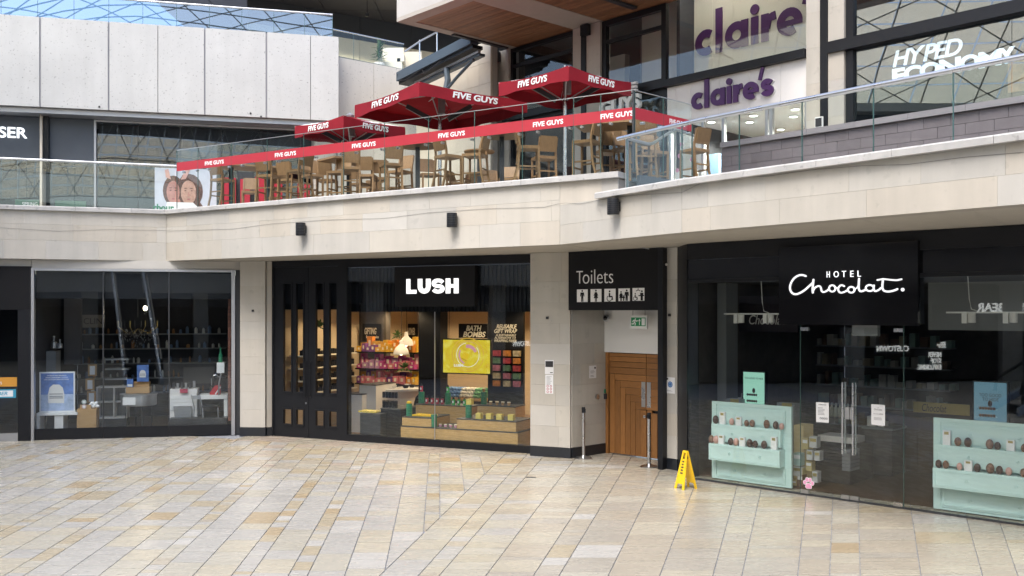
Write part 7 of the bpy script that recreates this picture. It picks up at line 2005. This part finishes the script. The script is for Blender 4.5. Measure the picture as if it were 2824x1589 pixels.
# brick edge strip, piece by piece
t = lthing("brick_edge", "narrow strip of red brick ends at the side of the salon window", "brickwork", 1664, -.3)
M['redbrick'] = pmat("red_brick", (.20, .085, .06), .8, rnd=.2)
za_, zb_ = .3, Lp(1664, 250, -.3)[1]
nb = 34
for i in range(nb):
    z0 = za_ + (zb_ - za_) * i / nb; mb = MB(); mb.fb(L_, Lp(1656, 0, -.3)[0], Lp(1676, 0, -.3)[0] + RN.uniform(0, .015), z0 + .004, z0 + (zb_ - za_) / nb - .004, -.5, -.3); mb.build("brick", M['redbrick'], t)
# stocked shelves along the back wall of the salon
t = lthing("salon_shelves", "dim shelves of small bottles along the back wall of the salon", "shelves", 700, -4.3)
PB = [pmat("salon_pot_" + n_, c_, .4) for n_, c_ in (("white", (.6, .6, .58)), ("amber", (.3, .14, .04)), ("blue", (.12, .2, .35)))]
s0_, s1_ = Lp(240, 0, -4.3)[0], Lp(1640, 0, -4.3)[0]
for k in range(5):
    z = .7 + k * .4
    mb = MB(); mb.fb(L_, s0_, s1_, z - .03, z, -4.6, -4.25); mb.build("shelf", M['grey'], t)
    mb = MB(); s = s0_ + .1
    while s < s1_ - .1:
        mb.mi = RN.randrange(3); c = L_.P(s, z + .001, -4.4); h = RN.uniform(.08, .22); r = RN.uniform(.025, .05); mb.lathe(c, [(r, 0), (r, h * .8), (r * .5, h * .85), (r * .5, h)], 8); s += RN.uniform(.11, .3)
    mb.build("bottles", PB, t, kind="stuff")
# chandelier and bulb
c = A(906, 450, -2.6); c.z = Lp(906, 470, -2.6)[1]
t = thing("chandelier", "dark chandelier with glass drops and candle arms hanging in the salon", "chandelier", tuple(c))
mb = MB(); mb.tube([c + Vector((0, 0, .2)), (c.x, c.y, 3.68)], .012, 6); mb.build("stem", M['charcoal'], t)
for k in range(12):
    a = k * math.pi / 6; d = Vector((math.cos(a), math.sin(a), 0))
    mb = MB(); mb.tube([c + Vector((0, 0, -.1)), c + d * .28 + Vector((0, 0, -.22)), c + d * .5 + Vector((0, 0, -.05))], .008, 6)
    mb.cyl(c + d * .5 + Vector((0, 0, -.05)), c + d * .5 + Vector((0, 0, .10)), .012, 8); mb.build("candle_arm", M['charcoal'] if k % 3 else M['gold'], t)
mb = MB()
for k in range(90):
    a = RN.uniform(0, 6.28); r = RN.uniform(.05, .48); z = -.25 - .35 * (1 - r / .5) * RN.random(); q = c + Vector((r * math.cos(a), r * math.sin(a), z)); mb.ball(q, .014, .014, .024, 5, 4)
mb.build("crystal_drops", M['steel'], t, kind="stuff")
c = A(968, 333, -2.0); t = thing("lit_bulb", "single bright bulb glowing high in the salon", "lamp", tuple(c))
mb = MB(); mb.ball(c, .05, .05, .06, 12, 8); mb.build("bulb", pmat("bright_bulb", (1, .9, .7), emit=(1, .85, .6), es=6), t, True)
mb = MB(); mb.tube([c + Vector((0, 0, .06)), (c.x, c.y, 3.68)], .006, 6); mb.build("cord", M['charcoal'], t)
l = bpy.data.lights.new("bulb_lamp", 'POINT'); l.energy = 4; l.color = (1, .8, .55); l.shadow_soft_size = .06
lo = bpy.data.objects.new("bulb_lamp", l); lo.location = (0, 0, -.12); lo.parent = t; COL.objects.link(lo)
# framed pictures stand and back rack
t = lthing("framed_card_rack", "rack of three kraft framed cards at the back of the salon", "rack", 500, -1.9)
for i, (x, y) in enumerate(((490, 800), (470, 918), (482, 1025))):
    lb(MB(), x, x + 72, y, y + 98, -2.0, -1.95).build("frame", M['kraft'], t); lb(MB(), x + 16, x + 58, y + 14, y + 86, -1.9495, -1.945).build("card", M['paper'], t)
t = lthing("back_sign", "dim beige sign lettered CLIN at the back of the salon", "sign", 520, -3.5)
lb(MB(), 432, 625, 388, 494, -3.6, -3.5).build("board", pmat("dim_beige", (.22, .20, .18), .7), t)
z0_, z1_ = Lp(520, 465, -3.5)[1], Lp(520, 415, -3.5)[1]; ftext(L_, "CLIN", Lp(455, 0, -3.5)[0], Lp(608, 0, -3.5)[0], z0_, z1_, -3.498, .004, M['ink'], t)
t = lthing("stair_reflection_bars", "three bright bars imitating stairs reflected in the middle of the salon window", "shelves", 730, -3)  # solid bars built in place of a stair reflection in the glass
for y in (752, 834, 917): lb(MB(), 632, 830, y, y + 13, -3.4, -3.0).build("shelf", M['alu'], t)
lb(MB(), 1285, 1650, 822, 1000, -3.2, -3.1); mb = MB(); lb(mb, 1285, 1545, 822, 960, -3.2, -3.1); tag(mb.build("back_panel_board", pmat("dim_grey_board", (.12, .115, .11), .7)), "dim grey board with print at the back of the salon's end bay", "board")
mb = MB(); lb(mb, 290, 430, 245, 800, -2.9, -2.7); tag(mb.build("salon_column", pmat("dim_column", (.14, .14, .16), .7)), "pale square column inside the salon", "column")

# ------------------------------------------------------------------ the other sides of the square, behind and beside the camera (they show in the glass)
M['opp_glass'] = pmat("opposite_dark_glass", (.012, .013, .016), .08)
M['opp_stone'] = pmat("opposite_stone", (.46, .42, .36), .7, var=.08, scale=1.2)
M['opp_dark'] = pmat("opposite_dark_panel", (.05, .05, .055), .5, var=.2)
def wing(label, F, top):
    t = thing("facing_building", label, "building", tuple(F.P(F.len / 2, 0, 0)))
    n = int(F.len // 6)
    mb = MB(); mb.fb(F, 0, F.len, 0, top, -3, -.5); mb.build("wall", M['opp_dark'], t)
    mb = MB(); mb.fb(F, 0, F.len, 4.08, 5.3, -.48, .8); mb.build("stone_band", M['opp_stone'], t)
    mb = MB(); mb.fb(F, 0, F.len, 8.4, 9.0, -.48, .1); mb.build("stone_band", M['opp_stone'], t)
    mb = MB(); mb.fb(F, 0, F.len, top - .39, top, -.48, .3); mb.build("stone_band", M['opp_stone'], t)
    for i in range(n + 1):
        s = F.len * i / n
        mb = MB(); mb.fb(F, max(s - .45, 0), min(s + .45, F.len), 0, 4.07, -.4, .05); mb.build("stone_pier", M['opp_stone'], t)
        mb = MB(); mb.fb(F, max(s - .4, 0), min(s + .4, F.len), 5.31, 8.39, -.4, .05); mb.build("stone_pier", M['opp_stone'], t)
    for i in range(n):
        a, b = F.len * i / n + .5, F.len * (i + 1) / n - .5
        for z0, z1 in ((.1, 3.2), (5.4, 8.2)) + (((9.1, top - 1.1),) if top > 10.5 else ()):
            mb = MB(); mb.fb(F, a, b, z0, z1, -.45, -.2); w = mb.build("window", M['opp_glass'], t)
            mb = MB(); mb.fb(F, (a + b) / 2 - .03, (a + b) / 2 + .03, z0, z1, -.199, -.15); mb.build("mullion", M['charcoal'], w)
        mb = MB(); mb.fb(F, a, b, 3.25, 4.0, -.45, -.1); mb.build("sign_panel", M['opp_dark'], t)
    return t
WL = Fac((-21, -16), (-17.5, 19.0))
wing("stone banded building along the left side of the square", WL, 12.5)
def mirrored(F, px, py, W_):
    """where the sight line through (px, py) lands on W_ after bouncing off the pane F"""
    s, z = F.px(px, py); Q = F.P(s, z)
    v = Vector(((px - CX) / FPX, 1.0, (HY - py) / FPX)); n3 = Vector((F.n.x, F.n.y, 0)); r = v - n3 * (2 * v.dot(n3))
    q2 = Q.xy - W_.a; r2 = r.xy
    t_ = -q2.dot(W_.n) / r2.dot(W_.n); P3 = Q + r * t_
    s_, _ = W_.so(P3); return s_, P3.z
M['sign_glow'] = pmat("lit_sign_white", (.9, .9, .9), .5, emit=(1, .98, .92), es=1.3)
def facing_sign(label, txt, x0, x1, y0, y1, mat='sign_glow', bold=.02):
    # seen mirrored in the chocolate shop's glass; x0..x1 run from the picture's left to right
    a = mirrored(H_, x0, (y0 + y1) / 2, WL)[0]; b = mirrored(H_, x1, (y0 + y1) / 2, WL)[0]
    zb = mirrored(H_, (x0 + x1) / 2, y1, WL)[1]; zt = mirrored(H_, (x0 + x1) / 2, y0, WL)[1]
    lo_, hi_ = min(a, b), max(a, b)
    t = thing("facing_sign", label, "sign", tuple(WL.P(lo_, zb, 0)))
    mb = MB(); mb.fb(WL, lo_ - .1, hi_ + .1, zb - .06, zt + .06, -.09, -.02); mb.build("sign_board", M['opp_dark'], t)
    n_ = len(txt)
    for i, ln in enumerate(txt):
        u0 = zt - (zt - zb) * (i + 1) / n_; u1 = zt - (zt - zb) * i / n_
        ftext(WL, ln, lo_, lo_ + (hi_ - lo_) * min(1, len(ln) / max(len(q) for q in txt)), u0 + (u1 - u0) * .12, u1 - (u1 - u0) * .06, -.018, .03, M[mat], t, bold=bold)
facing_sign("glowing NEVER STOP EXPLORING letters on the building facing the chocolate shop", ["NEVER", "STOP", "EXPLORING"], 2530, 2596, 970, 1022)
facing_sign("small THE NORTH FACE letters on the building facing the chocolate shop", ["THE", "NORTH", "FACE"], 2584, 2608, 943, 960)
facing_sign("CUSTOWN letters on the building facing the chocolate shop", ["CUSTOWN"], 2418, 2506, 952, 972)
facing_sign("LIFTS sign letters on the building facing the chocolate shop", ["LIFTS"], 2772, 2812, 806, 824)
facing_sign("large PULL&BEAR letters on the building facing the chocolate shop", ["PULL&BEAR"], 2694, 2860, 834, 864)
# escalator behind the viewer, seen mirrored in the salon glass
esc = thing("escalator", "dark escalator with pale blue side bands climbing away at the back of the square", "escalator", (-8.3, 5, 0))
ex = [mirrored(L_, x, 1050, Fac((-20, 5), (10, 5)))[0] - 20 for x in (345, 444.5)]
for k, x in enumerate(ex):
    mb = MB(); mb.hexa([(x - .06, 5.4, -.0), (x + .06, 5.4, -.0), (x + .06, -3.4, 4.9), (x - .06, -3.4, 4.9), (x - .06, 5.4, .22), (x + .06, 5.4, .22), (x + .06, -3.4, 5.12), (x - .06, -3.4, 5.12)]); mb.build("side_band", pmat("pale_blue_skirt", (.40, .48, .60), .35), esc)
    mb = MB(); mb.hexa([(x - .02, 5.2, .25), (x + .02, 5.2, .25), (x + .02, -3.4, 5.14), (x - .02, -3.4, 5.14), (x - .02, 5.2, .95), (x + .02, 5.2, .95), (x + .02, -3.4, 5.85), (x - .02, -3.4, 5.85)]); mb.build("side_glass", M['glass'], esc)
    mb = MB(); mb.tube([(x, 5.3, .6), (x, 5.25, .98), (x, -3.4, 5.88)], .05, 8); mb.build("handrail", M['black'], esc)
for i in range(20):
    y = 5.0 - i * .42; z = i * .235; mb = MB(); mb.box(min(ex) + .1, max(ex) - .1, y - .42, y, z + .0, z + .235); mb.build("step", M['charcoal'], esc)
wing("stone banded building behind the viewer across the square", Fac((24, -18), (-21, -17)), 9.4)
wing("stone banded building along the right side of the square", Fac((17, 6), (24, -18)), 12.5)
# shell roof high over the square: a steel grid, clad in pale translucent panels along its low edges
M['lattice'] = pmat("lattice_steel", (.34, .32, .28), .5)
pm = bpy.data.materials.new("roof_panel"); pm.use_nodes = True
n = pm.node_tree.nodes; Ln = pm.node_tree.links; n.remove(n["Principled BSDF"])
d1_ = n.new("ShaderNodeBsdfDiffuse"); d1_.inputs[0].default_value = (.75, .71, .6, 1); t1_ = n.new("ShaderNodeBsdfTranslucent"); t1_.inputs[0].default_value = (.97, .93, .82, 1)
mx = n.new("ShaderNodeMixShader"); mx.inputs[0].default_value = .85; Ln.new(d1_.outputs[0], mx.inputs[1]); Ln.new(t1_.outputs[0], mx.inputs[2]); Ln.new(mx.outputs[0], n["Material Output"].inputs[0])
def rz(x, y):
    a = max(0.0, min(1.0, (x + 21.5) / 16.0)); b = max(0.0, min(1.0, (y + 18.0) / 14.0))
    return 12.6 + 7.4 * math.sin(a * math.pi / 2) * (.25 + .75 * math.sin(b * math.pi / 2)) - (1 - math.sin(b * math.pi / 2)) * 3.2
roof = thing("shell_roof", "curved steel grid of the shell roof high over the square with pale panels at its edges", "roof", (-2, 0, 18))
mb = MB()
for i in range(-16, 17):
    for sgn in (1, -1):
        pts = []
        for k in range(0, 26):
            y = -18 + k * 1.5; x = i * 2.4 + sgn * y * .55
            if -21.5 < x < 18: pts.append(Vector((x, y, rz(x, y))))
        if len(pts) > 2: mb.tube(pts, .034, 5)
for j in range(0, 16):
    y = -18 + j * 2.5; mb.tube([Vector((x, y, rz(x, y))) for x in range(-21, 19, 2)], .04, 5)
mb.build("steel_grid", M['lattice'], roof, kind="stuff")
mb = MB()
for i in range(-21, 18):
    for j in range(-18, 20, 2):
        if (i < -14 or j < -11) and j not in (-14, -12):
            g = .04
            for y0_, y1_ in (((j + g, j + 2 - g),) if j >= -11 else ((j, j + .55), (j + .7, j + 1.25), (j + 1.4, j + 1.9))):
                q = [(i + g, y0_), (i + 1 - g, y0_), (i + 1 - g, y1_), (i + g, y1_)]
                mb.prism([(x, y, rz(x, y) + .09) for x, y in q], [(x, y, rz(x, y) + .11) for x, y in q])
mb.build("roof_panels", pm, roof, kind="stuff")
mb = MB()  # unseen dark boards added so the upper shop glass reflects dark at top
for i in range(-21, 18):
    for j in (-14, -12):
        q = [(i + .01, j + .01), (i + .99, j + .01), (i + .99, j + 1.99), (i + .01, j + 1.99)]
        mb.prism([(x, y, rz(x, y) + .09) for x, y in q], [(x, y, rz(x, y) + .13) for x, y in q])
mb.build("added_dark_boards", pmat("added_dark_board", (.07, .05, .04), .7), roof, kind="stuff")
